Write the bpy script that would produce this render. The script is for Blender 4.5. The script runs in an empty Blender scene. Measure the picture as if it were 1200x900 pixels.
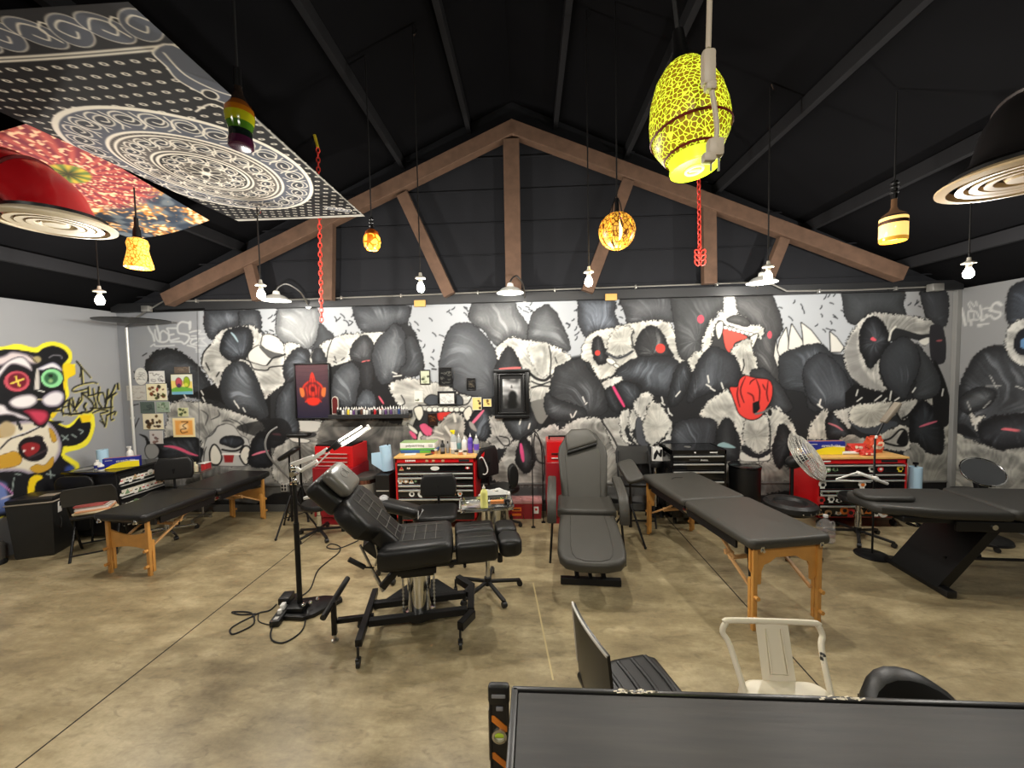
import bpy, bmesh, math, random
import numpy as np
from mathutils import Vector, Matrix, Euler

# ------------------------------------------------------------------ camera
SC = bpy.context.scene
COL = SC.collection
F, CX, CY = 450.0, 600.0, 450.0
CAMP = np.array([0.0, 0.0, 2.0])
_y = np.array([20/F, 22/F, 1.0]); _y /= np.linalg.norm(_y)
_r = math.radians(1.0)
_z = np.array([-math.sin(_r), math.cos(_r), 0.0]); _z -= _y*_z.dot(_y); _z /= np.linalg.norm(_z)
_x = np.cross(_y, _z)
if _x[0] < 0: _x = -_x
CM = np.stack([_x, _y, _z], 1)
def ray(px, py): return CM.T @ np.array([(px-CX)/F, (CY-py)/F, 1.0])
def on_y(px, py, y): d = ray(px, py); return CAMP + d*(y/d[1])
def on_x(px, py, x): d = ray(px, py); return CAMP + d*(x/d[0])
def on_z(px, py, z): d = ray(px, py); return CAMP + d*((z-2.0)/d[2])
def proj_arr(P):
    c = (P - CAMP) @ CM.T
    return CX + F*c[..., 0]/c[..., 2], CY - F*c[..., 1]/c[..., 2]
cam = bpy.data.cameras.new('camera'); camo = bpy.data.objects.new('camera', cam); COL.objects.link(camo)
cam.sensor_width = 36.0; cam.lens = 36.0*F/1200.0; cam.clip_start = 0.05; cam.clip_end = 100
right, up, fwd = CM[0], CM[1], CM[2]
mw = Matrix(((right[0], up[0], -fwd[0], 0), (right[1], up[1], -fwd[1], 0), (right[2], up[2], -fwd[2], 2.0), (0, 0, 0, 1)))
camo.matrix_world = mw
SC.camera = camo

# ------------------------------------------------------------------ world, exposure, fill lights
w = bpy.data.worlds.new('world'); SC.world = w; w.use_nodes = True
w.node_tree.nodes['Background'].inputs[0].default_value = (0.60, 0.64, 0.70, 1)
w.node_tree.nodes['Background'].inputs[1].default_value = 0.02
SC.view_settings.view_transform = 'Standard'; SC.view_settings.look = 'None'
SC.view_settings.exposure = 0.12; SC.view_settings.gamma = 1.0
SC.view_settings.use_curve_mapping = False
BULB_W = 74.0
def point_light(name, loc, watts, col=(1, 1, 1), rad=0.05):
    l = bpy.data.lights.new(name, 'POINT'); l.energy = watts; l.color = col; l.shadow_soft_size = rad
    o = bpy.data.objects.new(name, l); COL.objects.link(o); o.location = loc
    return o
def area_light(name, loc, rot, size, watts, col=(1, 1, 1)):
    l = bpy.data.lights.new(name, 'AREA'); l.energy = watts; l.color = col; l.shape = 'RECTANGLE'; l.size, l.size_y = size
    o = bpy.data.objects.new(name, l); COL.objects.link(o); o.location = loc; o.rotation_euler = rot
    return o
# added fill lights, unseen behind the viewer, to brighten the room
for lx in (-3.6, 0.4, 4.2):
    area_light('rear_fill', (lx, -1.4, 3.7), (math.radians(22), 0, 0), (1.2, 0.3), 70.0, (1.0, 0.95, 0.86))

# ------------------------------------------------------------------ materials
def lin(c):
    c = np.asarray(c, float)/255.0
    return np.where(c <= 0.04045, c/12.92, ((c+0.055)/1.055)**2.4)
MATS = {}
def mat(name, rgb, rough=0.5, metal=0.0, emit=None, estr=0.0, alpha=None, coat=0.0, trans=0.0, noise=0.0, nscale=20.0, bump=0.0, spec=None):
    if name in MATS: return MATS[name]
    m = bpy.data.materials.new(name); m.use_nodes = True
    nt = m.node_tree; b = nt.nodes['Principled BSDF']
    c = tuple(lin(rgb)) + (1,)
    b.inputs['Base Color'].default_value = c
    b.inputs['Roughness'].default_value = rough; b.inputs['Metallic'].default_value = metal
    if spec is not None: b.inputs['Specular IOR Level'].default_value = spec
    if coat: b.inputs['Coat Weight'].default_value = coat; b.inputs['Coat Roughness'].default_value = 0.1
    if trans: b.inputs['Transmission Weight'].default_value = trans
    if alpha is not None: b.inputs['Alpha'].default_value = alpha
    if emit is not None:
        b.inputs['Emission Color'].default_value = tuple(lin(emit)) + (1,); b.inputs['Emission Strength'].default_value = estr
    if noise or bump:
        tc = nt.nodes.new('ShaderNodeTexCoord'); n = nt.nodes.new('ShaderNodeTexNoise')
        n.inputs['Scale'].default_value = nscale; n.inputs['Detail'].default_value = 5
        nt.links.new(tc.outputs['Object'], n.inputs['Vector'])
        if noise:
            r = nt.nodes.new('ShaderNodeMapRange'); r.inputs[3].default_value = 1-noise; r.inputs[4].default_value = 1+noise
            nt.links.new(n.outputs['Fac'], r.inputs[0])
            mx = nt.nodes.new('ShaderNodeVectorMath'); mx.operation = 'SCALE'; mx.inputs[0].default_value = c[:3]
            nt.links.new(r.outputs[0], mx.inputs['Scale']); nt.links.new(mx.outputs[0], b.inputs['Base Color'])
        if bump:
            bn = nt.nodes.new('ShaderNodeBump'); bn.inputs['Strength'].default_value = bump; bn.inputs['Distance'].default_value = 0.01
            nt.links.new(n.outputs['Fac'], bn.inputs['Height']); nt.links.new(bn.outputs[0], b.inputs['Normal'])
    MATS[name] = m
    return m
def paint_mat(name, rough=0.7, attr='paint', coat=0.0):
    if name in MATS: return MATS[name]
    m = bpy.data.materials.new(name); m.use_nodes = True; nt = m.node_tree; b = nt.nodes['Principled BSDF']
    a = nt.nodes.new('ShaderNodeAttribute'); a.attribute_name = attr
    nt.links.new(a.outputs['Color'], b.inputs['Base Color']); b.inputs['Roughness'].default_value = rough
    b.inputs['Specular IOR Level'].default_value = 0.3
    if coat: b.inputs['Coat Weight'].default_value = coat; b.inputs['Coat Roughness'].default_value = .1
    MATS[name] = m
    return m

# ------------------------------------------------------------------ mesh helpers
def put(bm, M): bmesh.ops.transform(bm, matrix=M, verts=bm.verts); return bm
def merge(dst, src):
    me = bpy.data.meshes.new('tmp'); src.to_mesh(me); src.free(); dst.from_mesh(me); bpy.data.meshes.remove(me); return dst
def box(c, s, bev=0.0, rot=None, seg=2):
    bm = bmesh.new(); bmesh.ops.create_cube(bm, size=1.0)
    for v in bm.verts: v.co = Vector((v.co.x*s[0], v.co.y*s[1], v.co.z*s[2]))
    if bev: bmesh.ops.bevel(bm, geom=list(bm.edges), offset=min(bev, min(s)*0.49), segments=seg, profile=0.5, affect='EDGES')
    M = Matrix.Translation(c)
    if rot is not None: M = M @ Euler(rot).to_matrix().to_4x4()
    return put(bm, M)
def frame_to(a, b):
    a, b = Vector(a), Vector(b); d = b-a
    return Matrix.Translation((a+b)/2) @ d.to_track_quat('Z', 'Y').to_matrix().to_4x4(), d.length
def cyl(a, b, r, r2=None, n=16, caps=True):
    M, L = frame_to(a, b); bm = bmesh.new()
    bmesh.ops.create_cone(bm, cap_ends=caps, segments=n, radius1=r, radius2=r if r2 is None else r2, depth=L)
    return put(bm, M)
def bar(a, b, w_, h_, bev=0.0):
    M, L = frame_to(a, b); bm = box((0, 0, 0), (w_, h_, L), bev)
    return put(bm, M)
def sph(c, r, s=(1, 1, 1), n=16):
    bm = bmesh.new(); bmesh.ops.create_uvsphere(bm, u_segments=n, v_segments=max(6, n//2), radius=r)
    for v in bm.verts: v.co = Vector((v.co.x*s[0]+c[0], v.co.y*s[1]+c[1], v.co.z*s[2]+c[2]))
    return bm
def lathe(prof, c=(0, 0, 0), n=24, axis=None):
    bm = bmesh.new(); rings = []
    for r, z in prof:
        if r < 1e-5: rings.append([bm.verts.new((0, 0, z))])
        else: rings.append([bm.verts.new((r*math.cos(2*math.pi*i/n), r*math.sin(2*math.pi*i/n), z)) for i in range(n)])
    for A, B in zip(rings, rings[1:]):
        for i in range(n):
            j = (i+1) % n
            f = [A[i % len(A)], A[j % len(A)], B[j % len(B)], B[i % len(B)]]
            u = []
            for v in f:
                if v not in u: u.append(v)
            if len(u) > 2:
                try: bm.faces.new(u)
                except ValueError: pass
    M = Matrix.Translation(c)
    if axis is not None: M = M @ Vector(axis).to_track_quat('Z', 'Y').to_matrix().to_4x4()
    bmesh.ops.recalc_face_normals(bm, faces=bm.faces)
    return put(bm, M)
def crom(pts, k=6, closed=False):
    P = [Vector(p) for p in pts]; out = []; n = len(P)
    rng = range(n) if closed else range(n-1)
    for i in rng:
        p0 = P[(i-1) % n] if closed or i > 0 else P[0]; p1 = P[i]; p2 = P[(i+1) % n]
        p3 = P[(i+2) % n] if closed or i+2 < n else P[-1]
        for t in range(k):
            t /= k
            out.append(0.5*((2*p1)+(p2-p0)*t+(2*p0-5*p1+4*p2-p3)*t*t+(3*p1-p0-3*p2+p3)*t*t*t))
    if not closed: out.append(P[-1])
    return out
def tube(pts, r, n=8, smooth=0, closed=False):
    if smooth: pts = crom(pts, smooth, closed)
    P = [Vector(p) for p in pts]; bm = bmesh.new(); rings = []; m = len(P); up_ = None
    for i, p in enumerate(P):
        if closed: t = P[(i+1) % m]-P[i-1]
        else: t = P[min(i+1, m-1)]-P[max(i-1, 0)]
        if t.length < 1e-9: t = Vector((0, 0, 1))
        t.normalize()
        if up_ is None: up_ = t.orthogonal().normalized()
        up_ = (up_ - t*up_.dot(t))
        if up_.length < 1e-6: up_ = t.orthogonal()
        up_.normalize(); s = t.cross(up_)
        rr = r(i/(m-1)) if callable(r) else r
        rings.append([bm.verts.new(p+up_*math.cos(2*math.pi*k/n)*rr+s*math.sin(2*math.pi*k/n)*rr) for k in range(n)])
    prs = list(zip(rings, rings[1:]))
    if closed: prs.append((rings[-1], rings[0]))
    for A, B in prs:
        for k in range(n): bm.faces.new((A[k], A[(k+1) % n], B[(k+1) % n], B[k]))
    if not closed:
        bm.faces.new(rings[0][::-1]); bm.faces.new(rings[-1])
    bmesh.ops.recalc_face_normals(bm, faces=bm.faces)
    return bm
def prism(pts, h, M=None, bev=0.0):
    """polygon in local xy extruded to z=h"""
    bm = bmesh.new(); f = bm.faces.new([bm.verts.new((p[0], p[1], 0)) for p in pts])
    r = bmesh.ops.extrude_face_region(bm, geom=[f])
    for v in r['geom']:
        if isinstance(v, bmesh.types.BMVert): v.co.z += h
    bmesh.ops.recalc_face_normals(bm, faces=bm.faces)
    if bev: bmesh.ops.bevel(bm, geom=list(bm.edges), offset=bev, segments=2, profile=0.5, affect='EDGES')
    return put(bm, M) if M is not None else bm
def rrect(w_, h_, r, n=5):
    out = []
    for cx_, cy_, a in ((w_/2-r, h_/2-r, 0), (-w_/2+r, h_/2-r, 90), (-w_/2+r, -h_/2+r, 180), (w_/2-r, -h_/2+r, 270)):
        for i in range(n+1):
            t = math.radians(a+90*i/n); out.append((cx_+r*math.cos(t), cy_+r*math.sin(t)))
    return out
XZ = Matrix.Rotation(math.radians(90), 4, 'X')      # local xy polygon -> xz plane, extruded towards -y
def slab(pts, z0, th, edge=0.012):
    """upholstered pad: polygon outline with rounded top and bottom edges"""
    n = len(pts); P = [Vector((p[0], p[1])) for p in pts]
    c = sum(P, Vector((0, 0)))/n; bm = bmesh.new(); rings = []
    area = sum(P[i].x*P[(i+1) % n].y-P[(i+1) % n].x*P[i].y for i in range(n))
    sg = 1 if area > 0 else -1
    def inset(d):
        while True:
            out = []
            for i in range(n):
                e1 = (P[i]-P[i-1]).normalized(); e2 = (P[(i+1) % n]-P[i]).normalized()
                n1 = Vector((-e1.y, e1.x))*sg; n2_ = Vector((-e2.y, e2.x))*sg
                b = n1+n2_
                b = b.normalized() if b.length > 1e-6 else n1
                out.append(P[i]+b*d/max(0.5, b.dot(n1)))
            if d < 1e-4 or all((out[(i+1) % n]-out[i]).dot(P[(i+1) % n]-P[i]) > 0 for i in range(n)): return out
            d *= 0.8
    for a in (0, 30, 60, 90):
        t = math.radians(a); rings.append((inset(edge*(1-math.sin(t))), z0+edge*(1-math.cos(t))))
    for a in (0, 30, 60, 90):
        t = math.radians(a); rings.append((inset(edge*(1-math.cos(t))), z0+th-edge*(1-math.sin(t))))
    rings.append((inset(edge*1.5), z0+th+edge*0.04))
    R = [[bm.verts.new((p.x, p.y, z)) for p in ring] for ring, z in rings]
    for A, B in zip(R, R[1:]):
        for i in range(n): bm.faces.new((A[i], A[(i+1) % n], B[(i+1) % n], B[i]))
    bm.faces.new(R[0][::-1]); bm.faces.new(R[-1])
    bmesh.ops.recalc_face_normals(bm, faces=bm.faces)
    return bm
def loft(sections):
    bm = bmesh.new(); R = [[bm.verts.new(p) for p in s] for s in sections]; n = len(R[0])
    for A, B in zip(R, R[1:]):
        for i in range(n): bm.faces.new((A[i], A[(i+1) % n], B[(i+1) % n], B[i]))
    bm.faces.new(R[0][::-1]); bm.faces.new(R[-1]); bmesh.ops.recalc_face_normals(bm, faces=bm.faces)
    return bm
def sheet(rows, th=0.0, normal=(0, 0, 1)):
    """grid surface from rows of points, given thickness along normals"""
    bm = bmesh.new(); R = [[bm.verts.new(p) for p in r] for r in rows]
    for A, B in zip(R, R[1:]):
        for i in range(len(A)-1): bm.faces.new((A[i], A[i+1], B[i+1], B[i]))
    if th:
        bm.normal_update(); bmesh.ops.solidify(bm, geom=list(bm.faces), thickness=th)
    bmesh.ops.recalc_face_normals(bm, faces=bm.faces)
    return bm
def join(*bms):
    d = bmesh.new()
    for b in bms: merge(d, b)
    return d
def obj(name, bm, m, parent=None, smooth=True, angle=40):
    if isinstance(bm, (list, tuple)): bm = join(*bm)
    me = bpy.data.meshes.new(name)
    if smooth:
        for f in bm.faces: f.smooth = True
        ca = math.radians(angle)
        for e in bm.edges:
            if len(e.link_faces) == 2 and e.calc_face_angle(0) > ca: e.smooth = False
    bm.to_mesh(me); bm.free()
    ms = m if isinstance(m, (list, tuple)) else [m]
    for q in ms: me.materials.append(q)
    o = bpy.data.objects.new(name, me); COL.objects.link(o)
    if parent is not None: o.parent = parent
    return o
def thing(name, label, cat, loc=(0, 0, 0), rz=0.0, group=None):
    o = bpy.data.objects.new(name, None); COL.objects.link(o); o.empty_display_size = 0.1
    o.location = loc; o.rotation_euler = (0, 0, math.radians(rz)); o['label'] = label; o['category'] = cat
    if group: o['group'] = group
    return o
def tag(o, label, cat, group=None):
    o['label'] = label; o['category'] = cat
    if group: o['group'] = group
    return o
def struct(o): o['kind'] = 'structure'; return o
def dup(root, loc, rz=None, label=None, name=None):
    r = root.copy(); COL.objects.link(r); r.location = loc
    if rz is not None: r.rotation_euler = (0, 0, math.radians(rz))
    if label: r['label'] = label
    for ch in list(root.children):
        c = ch.copy(); COL.objects.link(c); c.parent = r
        for g in list(ch.children):
            d = g.copy(); COL.objects.link(d); d.parent = c
    return r
def colored(name, bm_mats, parent=None, smooth=True):
    """one mesh object with several materials: list of (bmesh, material)"""
    d = bmesh.new(); ms = []; 
    for b, m in bm_mats:
        k0 = len(d.faces); merge(d, b); d.faces.ensure_lookup_table()
        if m not in ms: ms.append(m)
        for f in d.faces[k0:]: f.material_index = ms.index(m)
    return obj(name, d, ms, parent, smooth)

BLACKV = mat('black_vinyl', (21, 20.5, 20), 0.42, spec=.42, bump=0.06, nscale=160)
GREYV = mat('dark_grey_vinyl', (62, 60, 55), 0.48, spec=.4, bump=0.05, nscale=140)
BLKM = mat('black_metal', (16, 16, 17), 0.4, 0.3)
BLKP = mat('black_plastic', (18, 18, 19), 0.45)
CHROME = mat('chrome', (215, 215, 212), 0.12, 1.0)
STEEL = mat('brushed_steel', (190, 188, 184), 0.28, 1.0)
WHITEP = mat('white_plastic', (232, 230, 224), 0.4)
# ------------------------------------------------------------------ mural painter (numpy raster, sampled onto the wall mesh as paint)
D = 5.2; XL, XR = -5.8, 5.48; ZW = 2.86
_rng = np.random.default_rng(7)
_L2 = _rng.random((256, 256)); _L1 = _rng.random(4096)
def n2(x, y):
    xi = np.floor(x).astype(int); yi = np.floor(y).astype(int); fx = x-xi; fy = y-yi
    fx = fx*fx*(3-2*fx); fy = fy*fy*(3-2*fy)
    a = _L2[xi % 256, yi % 256]; b = _L2[(xi+1) % 256, yi % 256]; c = _L2[xi % 256, (yi+1) % 256]; d = _L2[(xi+1) % 256, (yi+1) % 256]
    return (a*(1-fx)+b*fx)*(1-fy)+(c*(1-fx)+d*fx)*fy
def n1(x):
    xi = np.floor(x).astype(int); f = x-xi; f = f*f*(3-2*f)
    return _L1[xi % 4096]*(1-f)+_L1[(xi+1) % 4096]*f
def sstep(a, b, x):
    t = np.clip((x-a)/(b-a), 0, 1); return t*t*(3-2*t)
def crp(pts, k=5, closed=True):
    P = np.asarray(pts, float); n = len(P); out = []
    for i in range(n if closed else n-1):
        if closed: p0, p1, p2, p3 = P[i-1], P[i], P[(i+1) % n], P[(i+2) % n]
        else: p0, p1, p2, p3 = P[max(i-1, 0)], P[i], P[i+1], P[min(i+2, n-1)]
        for t in np.arange(k)/k:
            out.append(0.5*(2*p1+(p2-p0)*t+(2*p0-5*p1+4*p2-p3)*t*t+(3*p1-p0-3*p2+p3)*t**3))
    if not closed: out.append(P[-1])
    return np.array(out)
class Canvas:
    def __init__(s, x0, y0, x1, y1, sc, bg):
        s.x0, s.y0, s.sc = x0, y0, sc
        s.w, s.h = int((x1-x0)*sc), int((y1-y0)*sc)
        s.a = np.empty((s.h, s.w, 3)); s.a[:] = bg
        s.seed = 0
    def win(s, P, pad):
        ax = max(0, int((P[:, 0].min()-pad-s.x0)*s.sc)); bx = min(s.w, int((P[:, 0].max()+pad-s.x0)*s.sc)+1)
        ay = max(0, int((P[:, 1].min()-pad-s.y0)*s.sc)); by = min(s.h, int((P[:, 1].max()+pad-s.y0)*s.sc)+1)
        if bx <= ax or by <= ay: return None
        yy, xx = np.mgrid[ay:by, ax:bx]
        return slice(ay, by), slice(ax, bx), xx/s.sc+s.x0, yy/s.sc+s.y0
    def sd(s, P, X, Y):
        ins = np.zeros(X.shape, bool); d = np.full(X.shape, 1e9)
        Q = np.roll(P, -1, 0)
        for (ax, ay), (bx, by) in zip(P, Q):
            ex, ey = bx-ax, by-ay; l = ex*ex+ey*ey+1e-12
            t = np.clip(((X-ax)*ex+(Y-ay)*ey)/l, 0, 1)
            d = np.minimum(d, (X-ax-t*ex)**2+(Y-ay-t*ey)**2)
            if ay != by:
                ins ^= ((ay > Y) != (by > Y)) & (X < ex*(Y-ay)/(by-ay)+ax)
        d = np.sqrt(d); return np.where(ins, d, -d)
    def fill(s, pts, col, smooth=True, soft=0.6, jag=0.0, jf=0.6, outline=None, ow=1.2, alpha=1.0, shade=None):
        P = crp(pts) if smooth else np.asarray(pts, float)
        W = s.win(P, 4+jag*2+ow)
        if W is None: return
        ys, xs, X, Y = W; d = s.sd(P, X, Y); s.seed += 1
        if jag: d = d + jag*(n2(X*jf+s.seed*17.3, Y*jf+s.seed*3.1)-0.5)*2
        if outline is not None:
            a = np.clip(0.5+(d+ow)/soft, 0, 1)[..., None]; s.a[ys, xs] = s.a[ys, xs]*(1-a)+np.asarray(outline)*a
        c = np.asarray(col, float)*np.ones(X.shape+(1,)) if shade is None else shade(X, Y, d)
        a = (np.clip(0.5+d/soft, 0, 1)*alpha)[..., None]
        s.a[ys, xs] = s.a[ys, xs]*(1-a)+c*a
    def lobe(s, pts, root, lo=(38, 39, 42), hi=(128, 132, 138), freq=9, amp=1.0, jag=1.0, swirl=0.010, rim=7.0, outline=(22, 22, 24), ow=0.9, smooth=True):
        s.seed += 1; sd0 = s.seed
        lo_, hi_ = np.asarray(lo, float), np.asarray(hi, float)
        R = max(np.ptp(np.asarray(pts)[:, 0]), np.ptp(np.asarray(pts)[:, 1]))
        def sh(X, Y, d):
            dx, dy = X-root[0], Y-root[1]; r = np.hypot(dx, dy)
            th = np.arctan2(dy, dx)+swirl*r+0.45*(n2(X*.030+sd0, Y*.030)-.5)+0.16*(n2(X*.10+sd0, Y*.10)-.5)
            st = n1((th+7)*freq*.8+sd0*31)*0.5+n1((th+7)*freq*2.3+sd0*57)*0.32+n1((th+7)*freq*5.1+sd0*7)*0.18
            st = sstep(0.40, 0.95, st)*sstep(.15, .8, n2(X*.05+sd0*5, Y*.05))
            fine = (n1((th+7)*freq*13+sd0*13+n2(X*.2, Y*.2)*1.5)-.5)*0.13+(n2(X*.5+sd0, Y*.5)-.5)*.05
            body = 0.20+0.52*sstep(0, R*0.30, d)*n2(X*.028+sd0*9, Y*.028+2)
            k = np.clip((body+0.85*amp*st+fine)*(0.12+0.88*sstep(0, rim*1.3, d)), 0, 1)[..., None]
            return lo_*(1-k)+hi_*k
        s.fill(pts, None, smooth, 0.8, jag, 0.7, outline, ow, 1.0, sh)
    def fur(s, pts, root, lo=(120, 120, 116), hi=(226, 224, 216), freq=26, jag=1.8, outline=(24, 24, 24), ow=0.8, smooth=True, rim=5, rag=1.0):
        s.seed += 1; sd0 = s.seed; lo_, hi_ = np.asarray(lo, float)*.84, np.asarray(hi, float)*.97
        def sh(X, Y, d):
            dx, dy = X-root[0], Y-root[1]; r = np.hypot(dx, dy); th = np.arctan2(dy, dx)+0.25*(n2(X*.06+sd0, Y*.06)-.5)
            st = n1((th+7)*freq+0.05*r+sd0*31)*0.6+n1((th+7)*freq*2.7+sd0*11)*0.4
            cl = n2(X*.09+sd0*3, Y*.13+sd0); k = 0.26+0.46*sstep(.25, .8, cl)+0.62*(st-.5)+.14*(n2(X*.35+sd0, Y*.35)-.5)
            k = np.clip(k+0.34*sstep(rim*1.5, 0, d), 0, 1)[..., None]
            return lo_*(1-k)+hi_*k
        s.fill(pts, None, smooth, 0.7, jag, 0.75, outline, ow, 1.0, sh)
    def stroke(s, pts, w, col, smooth=True, soft=0.7, taper=0.0, alpha=1.0):
        P = crp(pts, 6, False) if smooth and len(pts) > 2 else np.asarray(pts, float)
        W = s.win(P, w+2)
        if W is None: return
        ys, xs, X, Y = W; best = np.full(X.shape, -1e9); n = len(P)-1
        for i in range(n):
            (ax, ay), (bx, by) = P[i], P[i+1]; ex, ey = bx-ax, by-ay; l = ex*ex+ey*ey+1e-12
            t = np.clip(((X-ax)*ex+(Y-ay)*ey)/l, 0, 1); u = (i+t)/n
            ww = w/2*(1-taper*np.abs(2*u-1)**2)
            best = np.maximum(best, ww-np.hypot(X-ax-t*ex, Y-ay-t*ey))
        a = (np.clip(0.5+best/soft, 0, 1)*alpha)[..., None]
        s.a[ys, xs] = s.a[ys, xs]*(1-a)+np.asarray(col, float)*a
    def ell(s, c, rx, ry, col, rot=0.0, **k):
        t = np.linspace(0, 2*np.pi, 20, endpoint=False); ca, sa = math.cos(rot), math.sin(rot)
        s.fill([(c[0]+rx*math.cos(q)*ca-ry*math.sin(q)*sa, c[1]+rx*math.cos(q)*sa+ry*math.sin(q)*ca) for q in t], col, **k)
    def sample(s, U, V):
        x = np.clip((U-s.x0)*s.sc-.5, 0, s.w-1.001); y = np.clip((V-s.y0)*s.sc-.5, 0, s.h-1.001)
        xi = x.astype(int); yi = y.astype(int); fx = (x-xi)[..., None]; fy = (y-yi)[..., None]
        xj = np.minimum(xi+1, s.w-1); yj = np.minimum(yi+1, s.h-1); A = s.a
        return (A[yi, xi]*(1-fx)+A[yi, xj]*fx)*(1-fy)+(A[yj, xi]*(1-fx)+A[yj, xj]*fx)*fy
def T(ox, oy, k=6.0): return lambda *q: [(ox+a/k, oy+b/k) for a, b in q]
tA, tB, tC, tD, tE, tG, tH, tI, tJ, tK, tL, tM = (T(140, 340), T(140, 460), T(320, 340), T(320, 460), T(500, 340), T(500, 460),
    T(660, 340), T(680, 460), T(800, 330), T(840, 460), T(960, 330), T(1000, 440))
BK = (20, 20, 21); PK = (232, 96, 128); WH = (236, 234, 226); RD = (226, 66, 56)

def paint_back():
    c = Canvas(100, 320, 1160, 625, 1.7, (178, 182, 187))
    # uneven roller grey
    yy, xx = np.mgrid[0:c.h, 0:c.w]; c.a *= (0.97+0.06*n2(xx*.012, yy*.012))[..., None]
    c.fill([(100, 320), (232, 320), (236, 625), (100, 625)], (150, 153, 158), smooth=False, soft=3)
    c.fill([(1065, 320), (1170, 320), (1170, 625), (1060, 625)], (150, 150, 150), smooth=False, soft=40)
    R = random.Random(3)
    for x0, x1, y0, y1, n in ((300, 322, 368, 402, 8), (372, 412, 362, 396, 14), (478, 520, 362, 440, 18), (520, 548, 358, 372, 6), (605, 622, 356, 366, 6), (648, 676, 358, 408, 12),
                              (718, 734, 354, 380, 8), (846, 862, 350, 372, 8), (908, 988, 346, 388, 22), (1056, 1080, 342, 362, 6)):
        for _ in range(n):
            x, y = R.uniform(x0, x1), R.uniform(y0, y1); a = R.choice((-1.1, -.7, .8, 1.2, .4)); l = R.uniform(3, 7)
            c.stroke([(x, y), (x+l*.5*math.cos(a)+.8, y+l*.5*math.sin(a)), (x+l*math.cos(a), y+l*math.sin(a))], 1.2, (38, 40, 44))
    # ---- lower wall: dark underfur across the whole width
    c.fill([(232, 470), (300, 440), (330, 425), (470, 420), (478, 455), (520, 455), (580, 420), (640, 440), (660, 420), (760, 400), (900, 420), (920, 425), (960, 410), (1060, 430), (1118, 470), (1118, 580), (232, 580)], (38, 39, 41), smooth=False, soft=3)
    c.fur(tB((540, 300), (620, 420), (980, 420), (1100, 300), (1240, 440), (1300, 700), (500, 700)), (250, 600), (100, 100, 98), (170, 169, 164), 20, outline=None)
    c.fur(tD((0, 300), (200, 200), (560, 260), (800, 300), (860, 420), (860, 700), (-200, 700)), (420, 560), (92, 92, 88), (165, 162, 155), 18, outline=None)
    # panda behind the tool cabinet
    c.fur(tD((60, 240), (100, 195), (200, 190), (340, 195), (350, 260), (320, 330), (300, 400), (330, 520), (200, 640), (20, 620), (-10, 480), (20, 380), (90, 320)), (340, 510), (120, 119, 114), (212, 210, 202), 16)
    c.lobe(tD((-30, 250), (10, 215), (60, 225), (85, 290), (80, 340), (40, 370), (-10, 380), (-40, 330)), (330, 525), (20, 20, 22), (92, 98, 104), 6)
    c.stroke(tD((-5, 290), (40, 292), (82, 296)), 2.6, (226, 120, 140), taper=.6)
    c.fill(tD((130, 200), (200, 195), (330, 205), (330, 255), (280, 275), (160, 270)), (206, 204, 196), outline=(50, 50, 50), ow=.7)
    c.fill(tD((125, 280), (160, 272), (290, 285), (285, 305), (220, 315), (150, 305)), (58, 58, 60), outline=BK, ow=.6)
    c.fill(tD((115, 320), (180, 320), (250, 330), (240, 350), (150, 345)), (222, 220, 212), outline=BK, ow=.6)
    for q in (((110, 200), (120, 260), (110, 320)), ((345, 200), (330, 260), (340, 320)), ((360, 240), (350, 300), (380, 340))): c.stroke(tD(*q), 1.5, (50, 50, 50), taper=.5)
    c.lobe(tD((370, 270), (430, 215), (560, 205), (680, 235), (720, 290), (650, 345), (500, 335), (400, 320)), (380, 512), (40, 40, 42), (112, 114, 118), 9)
    c.lobe(tD((690, 205), (860, 205), (850, 300), (790, 350), (740, 380), (715, 300)), (455, 500), (22, 22, 24), (66, 68, 72), 7)
    c.fur(tD((850, 215), (920, 205), (960, 300), (1000, 350), (900, 370), (860, 430), (790, 400), (800, 330)), (470, 560), (100, 99, 94), (182, 179, 170), 14)
    # ---- panda A: far left
    c.lobe(tA((180, 560), (190, 500), (240, 440), (300, 415), (400, 420), (470, 465), (540, 520), (600, 600), (650, 690), (690, 780), (620, 785), (560, 765), (480, 745), (350, 780), (345, 690), (240, 650), (190, 620)), (258, 475), (30, 31, 33), (112, 118, 126), 8, jag=1.6)
    c.fur(tB((330, 330), (340, 180), (340, 100), (400, 60), (500, 60), (620, 75), (700, 110), (800, 130), (900, 170), (980, 200), (1020, 250), (1000, 280), (930, 340), (915, 420), (900, 500), (600, 500), (570, 420), (560, 330)), (250, 530), (128, 128, 124), (214, 212, 204), 22)
    c.lobe(tB((190, 330), (230, 360), (300, 330), (400, 300), (540, 315), (560, 380), (600, 420), (590, 470), (520, 490), (420, 500), (380, 520), (280, 470), (270, 390), (200, 350)), (236, 545), (16, 16, 18), (92, 98, 106), 8)
    c.stroke(tB((140, 292), (185, 315), (195, 350), (185, 390)), 3, BK, taper=.7)
    c.fill(tB((190, 370), (240, 360), (275, 400), (260, 450), (210, 465), (180, 420)), (150, 150, 148), outline=BK, ow=.8)
    c.stroke(tB((312, 376), (370, 380), (430, 398), (490, 425), (550, 443)), 3.6, PK, taper=.75)
    c.lobe(tB((270, 480), (420, 470), (460, 580), (400, 600), (350, 585), (310, 600), (270, 560)), (205, 545), (12, 12, 13), (40, 40, 42), 12, jag=2.5)
    c.fur(tB((275, 575), (330, 600), (400, 600), (450, 590), (450, 650), (280, 700)), (205, 540), (120, 120, 118), (190, 188, 184), 20, outline=None)
    c.fill(tB((600, 500), (590, 420), (610, 330), (660, 270), (690, 240), (740, 220), (800, 235), (850, 300), (900, 330), (915, 420), (900, 510)), (184, 183, 178), outline=(60, 60, 60), ow=.7)
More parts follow.
